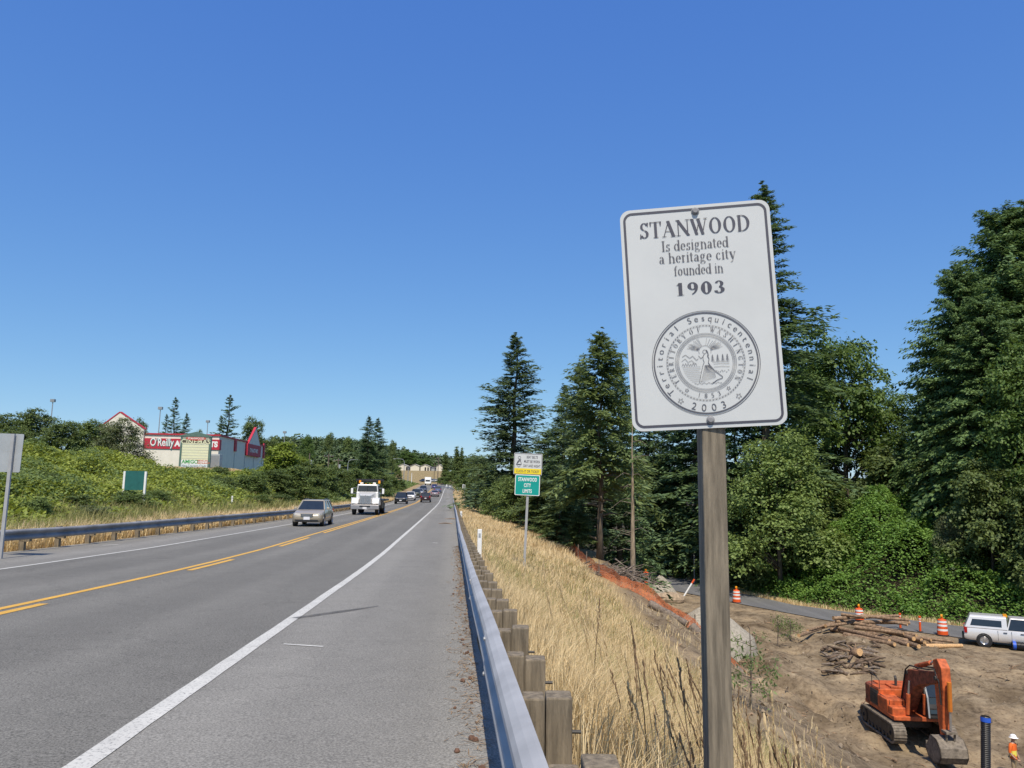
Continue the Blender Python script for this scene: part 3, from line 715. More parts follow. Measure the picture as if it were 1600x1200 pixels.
# little scuffs on the sheeting
# seat-belt sign over the city-limits sign on one steel post
Y2 = 29.0
base = at_y(819, 868, Y2); base.z = tz(base.x, Y2)
topc = at_y(826, 741, Y2)
s = thing('road_sign', 'white and yellow seat belt sign above green city limits sign on one post', 'sign', base)
lean = (topc.x-base.x)/(topc.z-base.z)
H2 = topc.z-base.z+.9
LM = Matrix(((1, 0, lean, 0), (0, 1, 0, 0), (0, 0, 1, 0), (0, 0, 0, 1)))
mb = MB(); mb.box((0, .06, H2/2-.75), (.09, .06, H2+.5), LM); mb.build('post', MT['galv'], s)
def board(parent, pxc, rowc, w, h, Y, mats, r=.04, roll=-1.5, org=None, name='panel', th=.02):
    c = at_y(pxc, rowc, Y)-org
    Mx = Matrix.Translation(c) @ Matrix.Rotation(math.radians(90), 4, 'X') @ Matrix.Rotation(math.radians(roll), 4, 'Z')
    mb = MB(); mb.prism(rounded(w, h, r), -th, 0); o = mb.build(name, mats, parent); o.matrix_local = Mx
    return o
pw = 44/1200*Y2*1.0
p1 = board(s, 825, 725, pw, .80, Y2, MT['sign_white'], .03, -1.6, base, 'seat_belt_panel')
mb = MB(); mb.add([(x, y, .003) for x, y in rounded(pw-.04, .22, .02, cy=-.28)], [tuple(range(28))]); mb.build('yellow_strip', MT['sign_yellow'], p1)
mb = MB(); frame_line(mb, pw-.03, .77, .03, .014, I4, .005)
for k, l in enumerate(('SEAT BELTS', 'MUST BE WORN', 'DAY AND NIGHT')): put_text(mb, l, .15, .215-.165*k, .135, I4, bold=.002, sx=.56, z=.005, space=1.1)
put_text(mb, 'CLICK-IT OR TICKET', 0, -.32, .13, I4, bold=.002, sx=.66, z=.006, space=1.1)
ringline(mb, -.33, .225, .05, .014, I4, .005, 16); line2(mb, [(-.33, .17), (-.40, .06), (-.44, -.06)], .02, I4, .005); line2(mb, [(-.27, .16), (-.42, -.0)], .03, I4, .006)
line2(mb, [(-.33, .17), (-.27, .06), (-.25, -.02)], .02, I4, .005); line2(mb, [(-.44, -.03), (-.25, -.03)], .03, I4, .005); ringline(mb, -.34, -.08, .045, .014, I4, .005, 16)
mb.build('lettering', MT['sign_ink'], p1)
gw = 38.5/1200*Y2
p2 = board(s, 824, 758, gw, .765, Y2, MT['white'], .04, -1.6, base, 'city_limits_panel')
mb = MB(); mb.add([(x, y, .003) for x, y in rounded(gw-.05, .765-.05, .03)], [tuple(range(28))]); mb.build('green_face', MT['sign_green'], p2)
mb = MB()
for k, l in enumerate(('STANWOOD', 'CITY', 'LIMITS')): put_text(mb, l, 0, .145-.215*k, .19, I4, bold=.005, sx=.58, z=.006, space=1.12)
mb.build('lettering', MT['white'], p2)
# back of a sign at the left edge
Y3 = 20.5
b3 = at_y(5, 830, Y3); b3.z = tz(b3.x, Y3)
s = thing('road_sign', 'grey metal back of a square road sign at the left edge of the photo', 'sign', b3)
c3 = at_y(2, 707, Y3)-b3
mb = MB(); mb.box((0, 0, (c3.z+.5)/2-.3), (.085, .06, c3.z+.5+.6)); mb.build('post', MT['galv'], s)
mb = MB(); mb.prism(rounded(1.02, 1.02, .04), -.012, 0); o = mb.build('panel', MT['alu'], s)
o.matrix_local = Matrix.Translation(c3+Vector((-.0, .06, 0))) @ Matrix.Rotation(math.radians(90), 4, 'X') @ Matrix.Rotation(math.radians(-1), 4, 'Z')
# overgrown green sign with two white posts on the bank
Y4 = 47.0
b4 = at_y(209, 770, Y4); b4.z = tz(b4.x, Y4)
s = thing('board_sign', 'dark green board between two white posts sunk in the bramble bank', 'sign', b4)
c4 = at_y(209, 752, Y4)-b4
mb = MB(); mb.box((0, 0, c4.z+.05), (1.2, .05, 1.15)); mb.build('board', MT['dkgreen'], s)
for k in (-1, 1):
    mb = MB(); mb.box((k*.64, 0, (c4.z+.6)/2-.2), (.12, .1, c4.z+1.0)); mb.build('post', MT['white'], s)
# far small sign by the right shoulder
Y5 = 150.0
b5 = at_y(725, 781, Y5); b5.z = tz(b5.x, Y5)
s = thing('road_sign', 'small white rectangular road sign far off beside the dry grass', 'sign', b5)
c5 = at_y(725, 760, Y5)-b5
mb = MB(); mb.box((0, 0, c5.z/2), (.09, .06, c5.z)); mb.build('post', MT['galv'], s)
mb = MB(); mb.prism(rounded(.62, .8, .05), -.02, 0); o = mb.build('panel', MT['sign_white'], s); o.matrix_local = Matrix.Translation(c5+Vector((0, -.06, 0))) @ Matrix.Rotation(math.pi/2, 4, 'X')
mb = MB(); mb.add([(x, y, .004) for x, y in rounded(.4, .1, .02, cy=.2)], [tuple(range(28))]); mb.add([(x, y, .004) for x, y in rounded(.25, .3, .02, cy=-.08)], [tuple(range(28))]); mb.build('marking', MT['sign_ink'], o)
# stop sign seen from the back by the side road
s0 = at_z(1085, 912, VAL); zz = tz(s0.x, s0.y)
s = thing('stop_sign', 'dark back of an octagonal stop sign beside the side road', 'sign', (s0.x, s0.y, zz))
mb = MB(); mb.box((0, 0, 1.5), (.09, .06, 3.4)); mb.build('post', MT['galv'], s)
mb = MB(); mb.lathe([(.46, -.015), (.46, .015)], 8, Matrix.Translation((0, .06, 2.75)) @ Matrix.Rotation(.6, 4, 'Z') @ Matrix.Rotation(math.pi/2, 4, 'X') @ Matrix.Rotation(math.pi/8, 4, 'Z')); mb.build('panel', MT['exdark'], s)
mb = MB(); mb.lathe([(.45, -.005), (.45, .005)], 8, Matrix.Translation((0.02, .085, 2.75)) @ Matrix.Rotation(.6, 4, 'Z') @ Matrix.Rotation(math.pi/2, 4, 'X') @ Matrix.Rotation(math.pi/8, 4, 'Z')); mb.build('red_face', MT['redlens'], s)
# white roadside delineators
def delineator(pxb, rowb, Y, h, label, w=.12):
    b = at_y(pxb, rowb, Y); b.z = tz(b.x, Y)
    o = thing('delineator_post', label, 'marker post', b, rng.uniform(-.2, .2), 'white roadside marker posts')
    mb = MB(); mb.box((0, 0, h/2-.15), (w, .03, h+.3), ty=.8); mb.build('blade', MT['white'], o, bevel=.01)
    mb = MB(); mb.box((0, -.02, h-.16), (w*.5, .012, .1)); mb.build('reflector', MT['alu'], o)
delineator(749, 862, 21.5, .95, 'white marker post in the dry grass nearest behind the right guardrail')
delineator(720.5, 806, 49, .95, 'white marker post second along the right guardrail, before the orange fence')
delineator(361, 805, 62, .95, 'white marker post behind the left guardrail below the brambles')
delineator(698, 761, 262, 1.2, 'small white marker post at the far right bend', .3)
delineator(703, 763.5, 245, 1.2, 'white marker post on the far right bend beside the turning guardrail', .3)
delineator(715, 766, 222, 1.4, 'white marker post where the far guardrail ends', .4)
# ------------------------------------------------------------ trees
def unit(v): return v/np.maximum(np.linalg.norm(v, axis=-1, keepdims=True), 1e-9)
def kites(base, dirv, L, W, nrm):
    """leaf/spray shaped faces: base, two shoulders, tip"""
    side = unit(np.cross(dirv, nrm))
    mid = base+dirv*(L*.45)[:, None]
    V = np.stack([base, mid+side*(W/2)[:, None], base+dirv*L[:, None], mid-side*(W/2)[:, None]], 1).reshape(-1, 3)
    n = len(base); F = np.arange(4*n).reshape(n, 4)
    return V, F
def conifer_mesh(name, m, h, r, seed, bottom=.06, levels=46, per=7, twigs=20, droop=.35, rise=.12, hang=.25, tw=.24, top=.8, gaps=.12, kw=.36, jag=.35):
    g = np.random.default_rng(seed)
    zs = bottom*h+(h*.985-bottom*h)*(np.linspace(0, 1, levels)**.92)
    per = int(per*1.5); bz = np.repeat(zs, per)+g.normal(0, h*.014, levels*per)
    n = len(bz); az = g.uniform(0, 2*np.pi, n)
    fr = np.clip((bz-bottom*h)/(h-bottom*h), 0, 1)
    L = 1.12*r*np.power(1-fr, top)*g.uniform(1-jag, 1+jag*.45, n)+.05*r
    sec = vnoise(az*1.6+seed, bz*.8, seed)            # whole sectors run short or long
    L *= .58+.84*sec
    keep = g.random(n) > gaps*(1-fr*.6)
    bz, az, L, fr = bz[keep], az[keep], L[keep], fr[keep]; n = len(bz)
    T = int(twigs*2.9)
    s = (np.arange(T)+g.uniform(0, 1, (n, T)))/T; s = .10+.90*s**.8
    ca, sa = np.cos(az)[:, None], np.sin(az)[:, None]
    rad = s*L[:, None]
    up = rise*(1.2*fr[:, None]+.3); z = bz[:, None]+up*rad*g.uniform(.2, 1.9, (n, 1))-droop*g.uniform(.45, 1.5, (n, 1))*(1-fr[:, None]*.75)*rad*s
    ang = az[:, None]+g.choice([-1, 1], (n, T))*g.uniform(.25, 1.15, (n, T))
    B = np.stack([rad*ca, rad*sa, z], -1).reshape(-1, 3)+g.normal(0, 1, (n*T, 3))*np.repeat(.075*np.sqrt(L), T)[:, None]*np.array([1, 1, .8])
    D = np.stack([np.cos(ang), np.sin(ang), -hang+g.normal(0, .22, (n, T))+.25*fr[:, None]], -1).reshape(-1, 3); D = unit(D)
    tl = .66*(tw*L[:, None]*(1.05-s*.6)+.2)*g.uniform(.6, 1.3, (n, T)); tl = tl.reshape(-1)
    nr = unit(np.stack([g.normal(0, .5, n*T), g.normal(0, .5, n*T), np.ones(n*T)], -1))
    V, F = kites(B, D, tl, tl*kw*g.uniform(.7, 1.3, n*T), nr)
    # leader sprays
    k = 60; lz = h*(.9+.1*g.random(k)); a = g.uniform(0, 6.28, k)
    V2, F2 = kites(np.stack([0*a, 0*a, lz], -1), unit(np.stack([np.cos(a), np.sin(a), .5+0*a], -1)), .25+.12*r*(h-lz)/(h*.1)*g.random(k), np.full(k, .1), np.tile([0, 0, 1.], (k, 1)))
    return npmesh(name, np.concatenate([V, V2]), [np.concatenate([F, F2+len(V)])], m)
def leafy_mesh(name, m, lobes, seed, n=14000, leaf=.2, shell=.35, flat=.75, clump=.45, per=16, under=.0):
    """lobes: (x, y, z, rx, ry, rz). Leaves stand in clumps scattered through an uneven outer shell."""
    g = np.random.default_rng(seed)
    lob = np.array(lobes); vol = (lob[:, 3]*lob[:, 4]*lob[:, 5])**.67; pr = vol/vol.sum()
    nc = n//per; w = g.choice(len(lob), nc, p=pr)
    d = unit(g.normal(0, 1, (nc, 3))); d[:, 2] = np.where(d[:, 2] < -.55, -d[:, 2], d[:, 2])
    rr = 1-shell*g.random(nc)**1.5+g.normal(0, .07, nc)
    bumpy = .78+.44*vnoise(d[:, 0]*2.2+seed+w*3.1, d[:, 1]*2.2+d[:, 2]*2.7, seed)
    C = lob[w, :3]+d*lob[w, 3:]*(rr*bumpy)[:, None]
    cr = clump*g.uniform(.5, 1.35, nc)
    off = g.normal(0, .5, (nc, per, 3))*cr[:, None, None]; off[..., 2] *= .55
    B = (C[:, None]+off).reshape(-1, 3); k = len(B)
    out = np.repeat(d, per, 0)
    nr = unit(out*.55+np.array([0, 0, flat])+g.normal(0, .45, (k, 3)))
    D = unit(np.cross(nr, g.normal(0, 1, (k, 3)))); D[:, 2] -= .15
    L = leaf*g.uniform(.6, 1.4, k)
    V, F = kites(B, D, L, L*.72, nr)
    V[:, 2] = np.maximum(V[:, 2], .02)
    return npmesh(name, V, [F], m)
def trunk_mesh(name, m, h, r, seed, limbs=0, lz=(.3, .9), ll=2., rise=.6, bend=.02, n=8):
    g = random.Random(seed); mb = MB()
    pts = [(g.uniform(-1, 1)*bend*h*k/6, g.uniform(-1, 1)*bend*h*k/6, h*k/6-(.6 if k == 0 else 0)) for k in range(7)]
    mb.tube(pts, [r*(1.25 if k == 0 else (1-k/6.4)) for k in range(7)], n)
    for i in range(limbs):
        f = g.uniform(*lz); k = min(int(f*6), 5); a = Vector(pts[k]).lerp(Vector(pts[k+1]), f*6-k)
        az = g.uniform(0, 6.28); l = ll*g.uniform(.5, 1.1); d = Vector((math.cos(az), math.sin(az), rise))
        mb.tube([a, a+d*l*.5+Vector((0, 0, .1*l)), a+d*l], [r*(1-f)*.5+.015, r*(1-f)*.3+.012, .008], 5)
    me_o = mb.build(name, m, None, True); me = me_o.data; bpy.data.objects.remove(me_o); return me
PROTO = {}
def proto(key, h, r, crown, trunk): PROTO[key] = (h, r, crown, trunk)
def lobes_for(h, r, seed, n=11, z0=.25, spread=.62, top=1.0, taper=.5):
    g = random.Random(seed); out = [(0, 0, h*(z0+top)/2, r*.6, r*.6, h*(top-z0)*.42)]
    for k in range(n):
        f = (k+.5)/n; a = k*2.4+g.uniform(-.4, .4); z = h*(z0+(top-z0)*f*.86+.06); q = r*spread*(1-taper*f**1.6)
        s = r*g.uniform(.34, .5)*(1-.3*f)
        out.append((q*math.cos(a), q*math.sin(a), z, s, s, s*.8))
    return out
proto('fir_a', 20, 3.6, conifer_mesh('fir_crown', MT['fir'], 20, 3.6, 11, .05, 46, 7, 22, .42, .25, .22), trunk_mesh('trunk', MT['bark'], 19.5, .32, 1))
proto('fir_b', 20, 3.6, conifer_mesh('fir_crown', MT['spruce'], 20, 3.6, 23, .03, 40, 8, 22, .3, .3, .18, jag=.45), trunk_mesh('trunk', MT['bark'], 19.5, .32, 2))
proto('hemlock_a', 16, 3.2, conifer_mesh('hemlock_crown', MT['hemlock'], 16, 3.2, 31, .29, 32, 7, 26, .5, .3, .4, top=.62, gaps=.28, jag=.5), trunk_mesh('trunk', MT['bark'], 15.7, .22, 3, 16, (.05, .4), 1.8, .1))
proto('hemlock_b', 16, 3.4, conifer_mesh('hemlock_crown', MT['hemlock'], 16, 3.4, 37, .03, 38, 7, 24, .55, .25, .45, top=.55, gaps=.2, jag=.5), trunk_mesh('trunk', MT['bark'], 15.7, .22, 4))
proto('darkfir', 18, 3.8, conifer_mesh('fir_crown', MT['fir'], 18, 3.8, 41, .02, 38, 7, 22, .5, .2, .4, top=.5, gaps=.2, jag=.5), trunk_mesh('trunk', MT['bark'], 17.6, .28, 5))
proto('tallfir', 34, 4.6, conifer_mesh('fir_crown', MT['fir'], 34, 4.6, 47, .1, 54, 6, 38, .5, .2, .3, top=.75, gaps=.3, jag=.6, tw=.2), trunk_mesh('trunk', MT['bark'], 33.5, .42, 6))
proto('cedar_a', 26, 5.2, conifer_mesh('cedar_crown', MT['cedar'], 26, 5.2, 53, .01, 60, 9, 44, .62, .35, .85, tw=.15, top=.55, gaps=.12, kw=.42, jag=.4), trunk_mesh('trunk', MT['bark'], 25.5, .5, 7))
proto('cedar_b', 24, 5.0, conifer_mesh('cedar_crown', MT['cedar'], 24, 5.0, 59, .01, 58, 9, 44, .6, .35, .8, tw=.15, top=.55, gaps=.14, kw=.42, jag=.45), trunk_mesh('trunk', MT['bark'], 23.5, .5, 8))
proto('skinny', 15, 2.6, conifer_mesh('thin_conifer_crown', MT['fir'], 15, 2.6, 61, .05, 26, 5, 16, .45, .5, .1, top=.9, gaps=.3, jag=.7, tw=.3, kw=.5), trunk_mesh('trunk', MT['bark'], 14.8, .24, 9))
proto('maple', 16, 6, leafy_mesh('maple_crown', MT['maple'], lobes_for(16, 6, 3, 15, .2, .68), 71, 24000, .30, .4, clump=.7), trunk_mesh('trunk', MT['bark'], 13, .35, 10, 14, (.2, .8), 4.5, .7))
proto('alder', 11, 4.2, leafy_mesh('alder_crown', MT['alder'], lobes_for(11, 4.2, 5, 16, .08, .7, taper=.75), 73, 22000, .19, .5, clump=.55), trunk_mesh('trunk', MT['bark'], 9.5, .18, 11, 14, (.15, .8), 3.2, .5))
proto('broad', 9, 3.8, leafy_mesh('broadleaf_crown', MT['shrub'], lobes_for(9, 3.8, 8, 12, .05, .62), 79, 14000, .26, .4, clump=.6), trunk_mesh('trunk', MT['bark'], 7, .16, 12, 9, (.2, .8), 2.6, .7))
proto('dkbroad', 9, 4.0, leafy_mesh('broadleaf_crown', MT['dkshrub'], lobes_for(9, 4.0, 9, 12, .05, .62), 83, 14000, .26, .4, clump=.6), trunk_mesh('trunk', MT['bark'], 7, .16, 13, 9, (.2, .8), 2.6, .7))
proto('shrub', 4, 2.4, leafy_mesh('shrub_crown', MT['shrub'], lobes_for(4, 2.4, 12, 9, .0, .6, .95), 89, 9000, .16, .45, clump=.4), trunk_mesh('stems', MT['bark'], 3, .05, 14, 9, (.05, .6), 1.6, .9))
proto('dkshrub', 4, 2.4, leafy_mesh('shrub_crown', MT['dkshrub'], lobes_for(4, 2.4, 13, 9, .0, .6, .95), 97, 9000, .16, .45, clump=.4), trunk_mesh('stems', MT['bark'], 3, .05, 15, 9, (.05, .6), 1.6, .9))
proto('olive', 6, 3.0, leafy_mesh('shrub_crown', MT['olive'], lobes_for(6, 3.0, 14, 12, .0, .62, 1, .4), 101, 16000, .15, .5, clump=.42), trunk_mesh('stems', MT['branch'], 5, .08, 16, 12, (.05, .8), 2.2, .8))
proto('yellow', 7, 3.0, leafy_mesh('broadleaf_crown', MT['yellowgreen'], lobes_for(7, 3.0, 15, 12, .0, .55, 1, .8), 103, 11000, .22, .4, clump=.45), trunk_mesh('trunk', MT['bark'], 5.5, .12, 17, 8, (.2, .8), 1.8, .8))
proto('poplar', 18, 2.6, leafy_mesh('poplar_crown', MT['dkshrub'], [(0, 0, 2+1.6*k, 2.1*math.sin(min(1, (k+1)/4)*1.57)*(1-.09*k), 2.1*(1-.085*k), 1.6) for k in range(10)], 107, 9000, .4, .5, clump=.7), trunk_mesh('trunk', MT['bark'], 16, .25, 18))
def tree(pxc, rowtop, Y, wpx, key, name, label, cat='tree', group=None, rowbase=None, dz=0):
    h, r, crown, trunk = PROTO[key]
    p = at_y(pxc, rowtop, Y)
    if pxc > 1005:                                  # keep clear of the side road
        while float(beyond(p.x, Y)) < 2.0 and Y < 125: Y += 1; p = at_y(pxc, rowtop, Y)
    bz = tz(p.x, Y)+dz
    fp = float(np.dot(np.array([p.x, Y, p.z]), CF))
    H = max(p.z-bz, .5); W = wpx/1200*fp
    o = thing(name, label, cat, (p.x, Y, bz), random.uniform(0, 6.28), group)
    sx = W/2/(r*.93); sz = H/h
    for nm, me in (('crown', crown), ('trunk' if cat != 'shrub' else 'stems', trunk)):
        c = link(nm, me, o)
    o.scale = (sx, sx, sz)
    return o
G_R = 'trees of the wood right of the road'
tree(806, 524, 92, 136, 'fir_b', 'spruce_tree', 'tall blue-green spruce standing alone at the left end of the right-hand wood', group=G_R)
tree(938, 518, 49, 138, 'hemlock_a', 'hemlock_tree', 'hemlock with a bare lower trunk and dead twigs beside the grey snag', group=G_R)
tree(908, 566, 58, 120, 'fir_b', 'fir_tree', 'full fir just left of the bare-trunked hemlock', group=G_R)
tree(882, 602, 66, 100, 'fir_a', 'fir_tree', 'shorter fir rising right above the seat belt sign', group=G_R)
tree(968, 560, 60, 110, 'fir_a', 'fir_tree', 'fir whose tip shows at the left edge of the big white sign', group=G_R)
tree(856, 672, 74, 90, 'hemlock_b', 'hemlock_tree', 'low olive hemlock directly behind the seat belt sign', group=G_R)
tree(1010, 610, 64, 120, 'darkfir', 'fir_tree', 'dark fir hidden behind the lower left corner of the big white sign', group=G_R)
tree(1052, 655, 66, 130, 'hemlock_b', 'hemlock_tree', 'drooping hemlock between the grey snag and the timber sign post', group=G_R)
tree(1085, 560, 84, 150, 'darkfir', 'fir_tree', 'dark fir behind the timber sign post', group=G_R)
tree(1150, 610, 80, 130, 'darkfir', 'fir_tree', 'dark fir showing just right of the timber sign post', group=G_R)
tree(1190, 290, 82, 190, 'tallfir', 'fir_tree', 'very tall ragged fir whose top rises behind the big white sign', group=G_R)
tree(1312, 516, 92, 178, 'maple', 'maple_tree', 'rounded dark green maple right of the big white sign', group=G_R)
tree(1262, 560, 100, 120, 'dkbroad', 'broadleaf_tree', 'broadleaf tree tucked between the tall fir and the maple', group=G_R)
tree(1385, 610, 96, 120, 'maple', 'maple_tree', 'smaller maple between the round maple and the cedars', group=G_R)
tree(1212, 676, 68, 180, 'alder', 'alder_tree', 'pale green feathery alder above the side road', group=G_R)
tree(1255, 740, 82, 170, 'dkbroad', 'broadleaf_tree', 'dark broadleaf behind the pale alder', group=G_R)
tree(1495, 414, 76, 172, 'cedar_a', 'cedar_tree', 'left and lower of the big drooping cedars', group=G_R)
tree(1564, 330, 82, 240, 'cedar_b', 'cedar_tree', 'tall dark cedar near the right edge with a double tip', group=G_R)
tree(1612, 312, 88, 300, 'cedar_a', 'cedar_tree', 'tallest cedar cut by the right edge of the photo', group=G_R)
tree(1690, 330, 84, 220, 'cedar_b', 'cedar_tree', 'cedar standing beyond the right edge of the photo', group=G_R)
tree(1455, 600, 78, 112, 'cedar_a', 'cedar_tree', 'small cedar at the foot of the big cedars on their left side', group=G_R)
tree(1535, 470, 70, 190, 'cedar_b', 'cedar_tree', 'dark cedar in front of the big cedars above the white pickup', group=G_R)
tree(1600, 540, 64, 170, 'maple', 'maple_tree', 'dark maple overhanging the white pickup at the right edge', group=G_R)
tree(1660, 470, 66, 170, 'darkfir', 'fir_tree', 'dark fir beyond the right edge above the pickup', group=G_R)
tree(1470, 690, 76, 120, 'dkbroad', 'broadleaf_tree', 'dark broadleaf behind the grey-green bush', group=G_R)
tree(1540, 720, 64, 130, 'dkbroad', 'broadleaf_tree', 'dark broadleaf filling the shade behind the pickup', group=G_R)
tree(1620, 760, 60, 130, 'dkbroad', 'broadleaf_tree', 'dark broadleaf at the right edge just over the pickup roof', group=G_R)
tree(1478, 800, 66, 62, 'olive', 'shrub', 'grey-green bush on the right flank of the bright vine bank', 'shrub')
tree(1395, 700, 82, 140, 'dkbroad', 'broadleaf_tree', 'dark broadleaf standing right behind the bright vine bank', group=G_R)
tree(1140, 760, 76, 110, 'dkbroad', 'broadleaf_tree', 'dark broadleaf close to the right side of the timber sign post', group=G_R)
tree(1010, 700, 70, 90, 'dkbroad', 'broadleaf_tree', 'dark broadleaf behind the grey snag', group=G_R)
tree(1172, 820, 74, 90, 'dkshrub', 'shrub', 'dark bush beside the side road near the second orange drum', 'shrub')
tree(1090, 830, 80, 100, 'shrub', 'shrub', 'green bush behind the stop sign', 'shrub')
tree(1025, 790, 84, 70, 'hemlock_b', 'hemlock_tree', 'young hemlock between the snag and the stop sign', group=G_R)
tree(1120, 850, 72, 70, 'shrub', 'shrub', 'low leafy bush at the roadside behind the timber sign post', 'shrub')
G_U = 'bushes along the foot of the right-hand wood'
tree(776, 752, 84, 64, 'shrub', 'shrub', 'bright green bush under the tall spruce', 'shrub', G_U)
tree(745, 752, 118, 46, 'dkbroad', 'shrub', 'dark bush at the left end of the wood by the far guardrail', 'shrub', G_U)
tree(758, 728, 130, 60, 'hemlock_b', 'hemlock_tree', 'low hemlock left of the tall spruce foot', group=G_R)
tree(806, 745, 72, 74, 'broad', 'shrub', 'rounded bush behind the leaning sign post', 'shrub', G_U)
tree(842, 752, 60, 82, 'hemlock_b', 'hemlock_tree', 'young yellowish hemlock right of the city limits sign', group=G_R)
tree(876, 770, 54, 80, 'hemlock_b', 'hemlock_tree', 'young hemlock over the orange fence, left of the bare trunk', group=G_R)
tree(905, 800, 50, 60, 'hemlock_a', 'hemlock_tree', 'sapling hemlock with dead twigs just behind the orange fence', group=G_R)
tree(735, 728, 200, 48, 'broad', 'broadleaf_tree', 'round broadleaf tree left of the wood near the far sign', group=G_R)
tree(748, 712, 190, 36, 'dkbroad', 'broadleaf_tree', 'darker broadleaf beside the far road sign', group=G_R)
G_F = 'far trees right of the bend'
tree(714, 697, 330, 19, 'poplar', 'poplar_tree', 'tall slim far poplar, left of the twin pair', group=G_F)
tree(722, 699, 330, 15, 'poplar', 'poplar_tree', 'slim far poplar, right of the twin pair', group=G_F)
tree(697, 706, 350, 18, 'poplar', 'poplar_tree', 'far poplar beside the utility pole', group=G_F)
tree(736, 712, 300, 26, 'dkbroad', 'broadleaf_tree', 'far dark tree right of the twin poplars', group=G_F)
tree(705, 735, 300, 26, 'broad', 'shrub', 'far green bush at the foot of the poplars', 'shrub', G_F)
tree(722, 742, 270, 30, 'broad', 'shrub', 'far green bush right of the poplars above the bend', 'shrub', G_F)
tree(691, 745, 320, 20, 'broad', 'shrub', 'far bush below the utility pole', 'shrub', G_F)
# grey snag
b = at_y(989, 912, 45.5); bz = tz(b.x, b.y); tp = at_y(990, 688, 45.5)
o = thing('dead_tree', 'bare pale trunk of a dead tree standing in the brush pile', 'dead tree', (b.x, b.y, bz))
link('trunk', trunk_mesh('trunk', MT['bark_pale'], tp.z-bz+1, .175, 21, 0, bend=.003), o)
mb = MB(); g = random.Random(4)
for k in range(22):
    mb = MB()
    z = g.uniform(.8, tp.z-bz); a = g.choice([g.uniform(2.4, 3.9), g.uniform(-.7, .7)]); l = g.uniform(.4, 1.5)
    mb.tube([(0, 0, z), (math.cos(a)*l*.5, math.sin(a)*l*.5, z+.1*l), (math.cos(a)*l, math.sin(a)*l, z+l*g.uniform(-.4, .25))], [.025, .016, .006], 4)
    mb.build('twig', MT['branch'], o)
# left side
tree(577, 651, 160, 52, 'fir_a', 'spruce_tree', 'left of the twin dark spruces over the left shrub row')
tree(591, 654, 166, 46, 'fir_a', 'spruce_tree', 'right of the twin dark spruces over the left shrub row')
tree(443, 690, 96, 84, 'yellow', 'broadleaf_tree', 'bright yellow-green tree rising from the left shrub row')
tree(468, 712, 112, 60, 'yellow', 'broadleaf_tree', 'second lower yellow-green tree behind the brightest one')
G_L = 'shrubs in a row along the left verge'
for pxc, rt, Y, wp, k, lb in [
    (350, 742, 72, 60, 'dkshrub', 'dark rounded bush at the corner below the store side wall'), (392, 738, 78, 66, 'shrub', 'green bush between the store corner and the yellow-green tree'),
    (425, 735, 84, 70, 'dkbroad', 'dark leafy bush below the yellow-green tree'), (455, 728, 88, 74, 'broad', 'tall green bush behind the wagon'),
    (482, 722, 96, 66, 'dkbroad', 'tall dark bush left of the tow truck'), (508, 728, 104, 62, 'broad', 'green bush just left of the tow truck cab'),
    (530, 731, 116, 56, 'dkbroad', 'dark bush directly behind the tow truck cab'), (553, 732, 128, 52, 'broad', 'green bush above the tow truck roof'),
    (575, 736, 142, 46, 'broad', 'green bush right behind the tow truck bed'), (594, 738, 160, 40, 'dkbroad', 'dark bush below the twin spruces'),
    (610, 742, 185, 34, 'broad', 'green bush above the dark oncoming SUV'), (624, 749, 220, 28, 'dkbroad', 'last dark bush of the row before the street lamp'),
    (405, 772, 70, 56, 'shrub', 'low bush near the guardrail left of the wagon'), (440, 770, 78, 50, 'dkshrub', 'low dark bush just behind the wagon roof'),
    (500, 765, 92, 44, 'shrub', 'low light bush between wagon and tow truck'), (380, 800, 62, 30, 'olive', 'small dry grey bush near the left marker post')]:
    tree(pxc, rt, Y, wp, k, 'shrub', lb, 'shrub', G_L)
G_B = 'bushes on the crest of the left bank'
for pxc, rt, Y, wp, k, lb in [
    (12, 648, 84, 80, 'dkbroad', 'dark tree at the far left edge above the sign back'), (58, 640, 78, 80, 'dkbroad', 'highest dark tree on the left crest below the lone lamp'),
    (100, 658, 72, 76, 'dkbroad', 'dark green bush on the crest left of the gable'), (135, 656, 76, 64, 'broad', 'mid green bush on the crest left of the gable'),
    (165, 662, 80, 56, 'dkbroad', 'reddish dark bush at the left foot of the gable'), (30, 668, 66, 70, 'dkbroad', 'dark bush right above the sign back')]:
    tree(pxc, rt, Y, wp, k, 'shrub', lb, 'shrub', G_B)
tree(196, 655, 74, 84, 'olive', 'shrub', 'grey-green bush covering the left end of the store wall', 'shrub')
tree(120, 772, 40, 70, 'dkshrub', 'shrub', 'darker bush low on the bramble bank left of the green board', 'shrub')
tree(205, 768, 44, 84, 'shrub', 'shrub', 'bush growing over the foot of the green board', 'shrub')
tree(275, 622, 165, 46, 'skinny', 'conifer_tree', 'thin dark conifer with a bare broken top behind the store roof')
tree(261, 648, 165, 32, 'skinny', 'conifer_tree', 'shorter thin conifer left of the broken-topped one')
tree(292, 646, 175, 30, 'fir_a', 'fir_tree', 'bluish fir right of the broken-topped conifer')
tree(360, 618, 170, 56, 'skinny', 'conifer_tree', 'thin pointed conifer over the store side wall')
tree(346, 650, 170, 34, 'skinny', 'conifer_tree', 'low thin conifer just left of the pointed one')
tree(396, 652, 185, 42, 'dkbroad', 'broadleaf_tree', 'round dark tree behind the small gable')
tree(222, 654, 160, 26, 'dkbroad', 'broadleaf_tree', 'small tree behind the store roof right of the big gable')
tree(310, 672, 180, 20, 'dkbroad', 'broadleaf_tree', 'small round tree over the store parapet')
tree(424, 682, 190, 36, 'dkbroad', 'broadleaf_tree', 'low dark tree right of the small gable')
G_P = 'bushes scattered over the bramble bank'
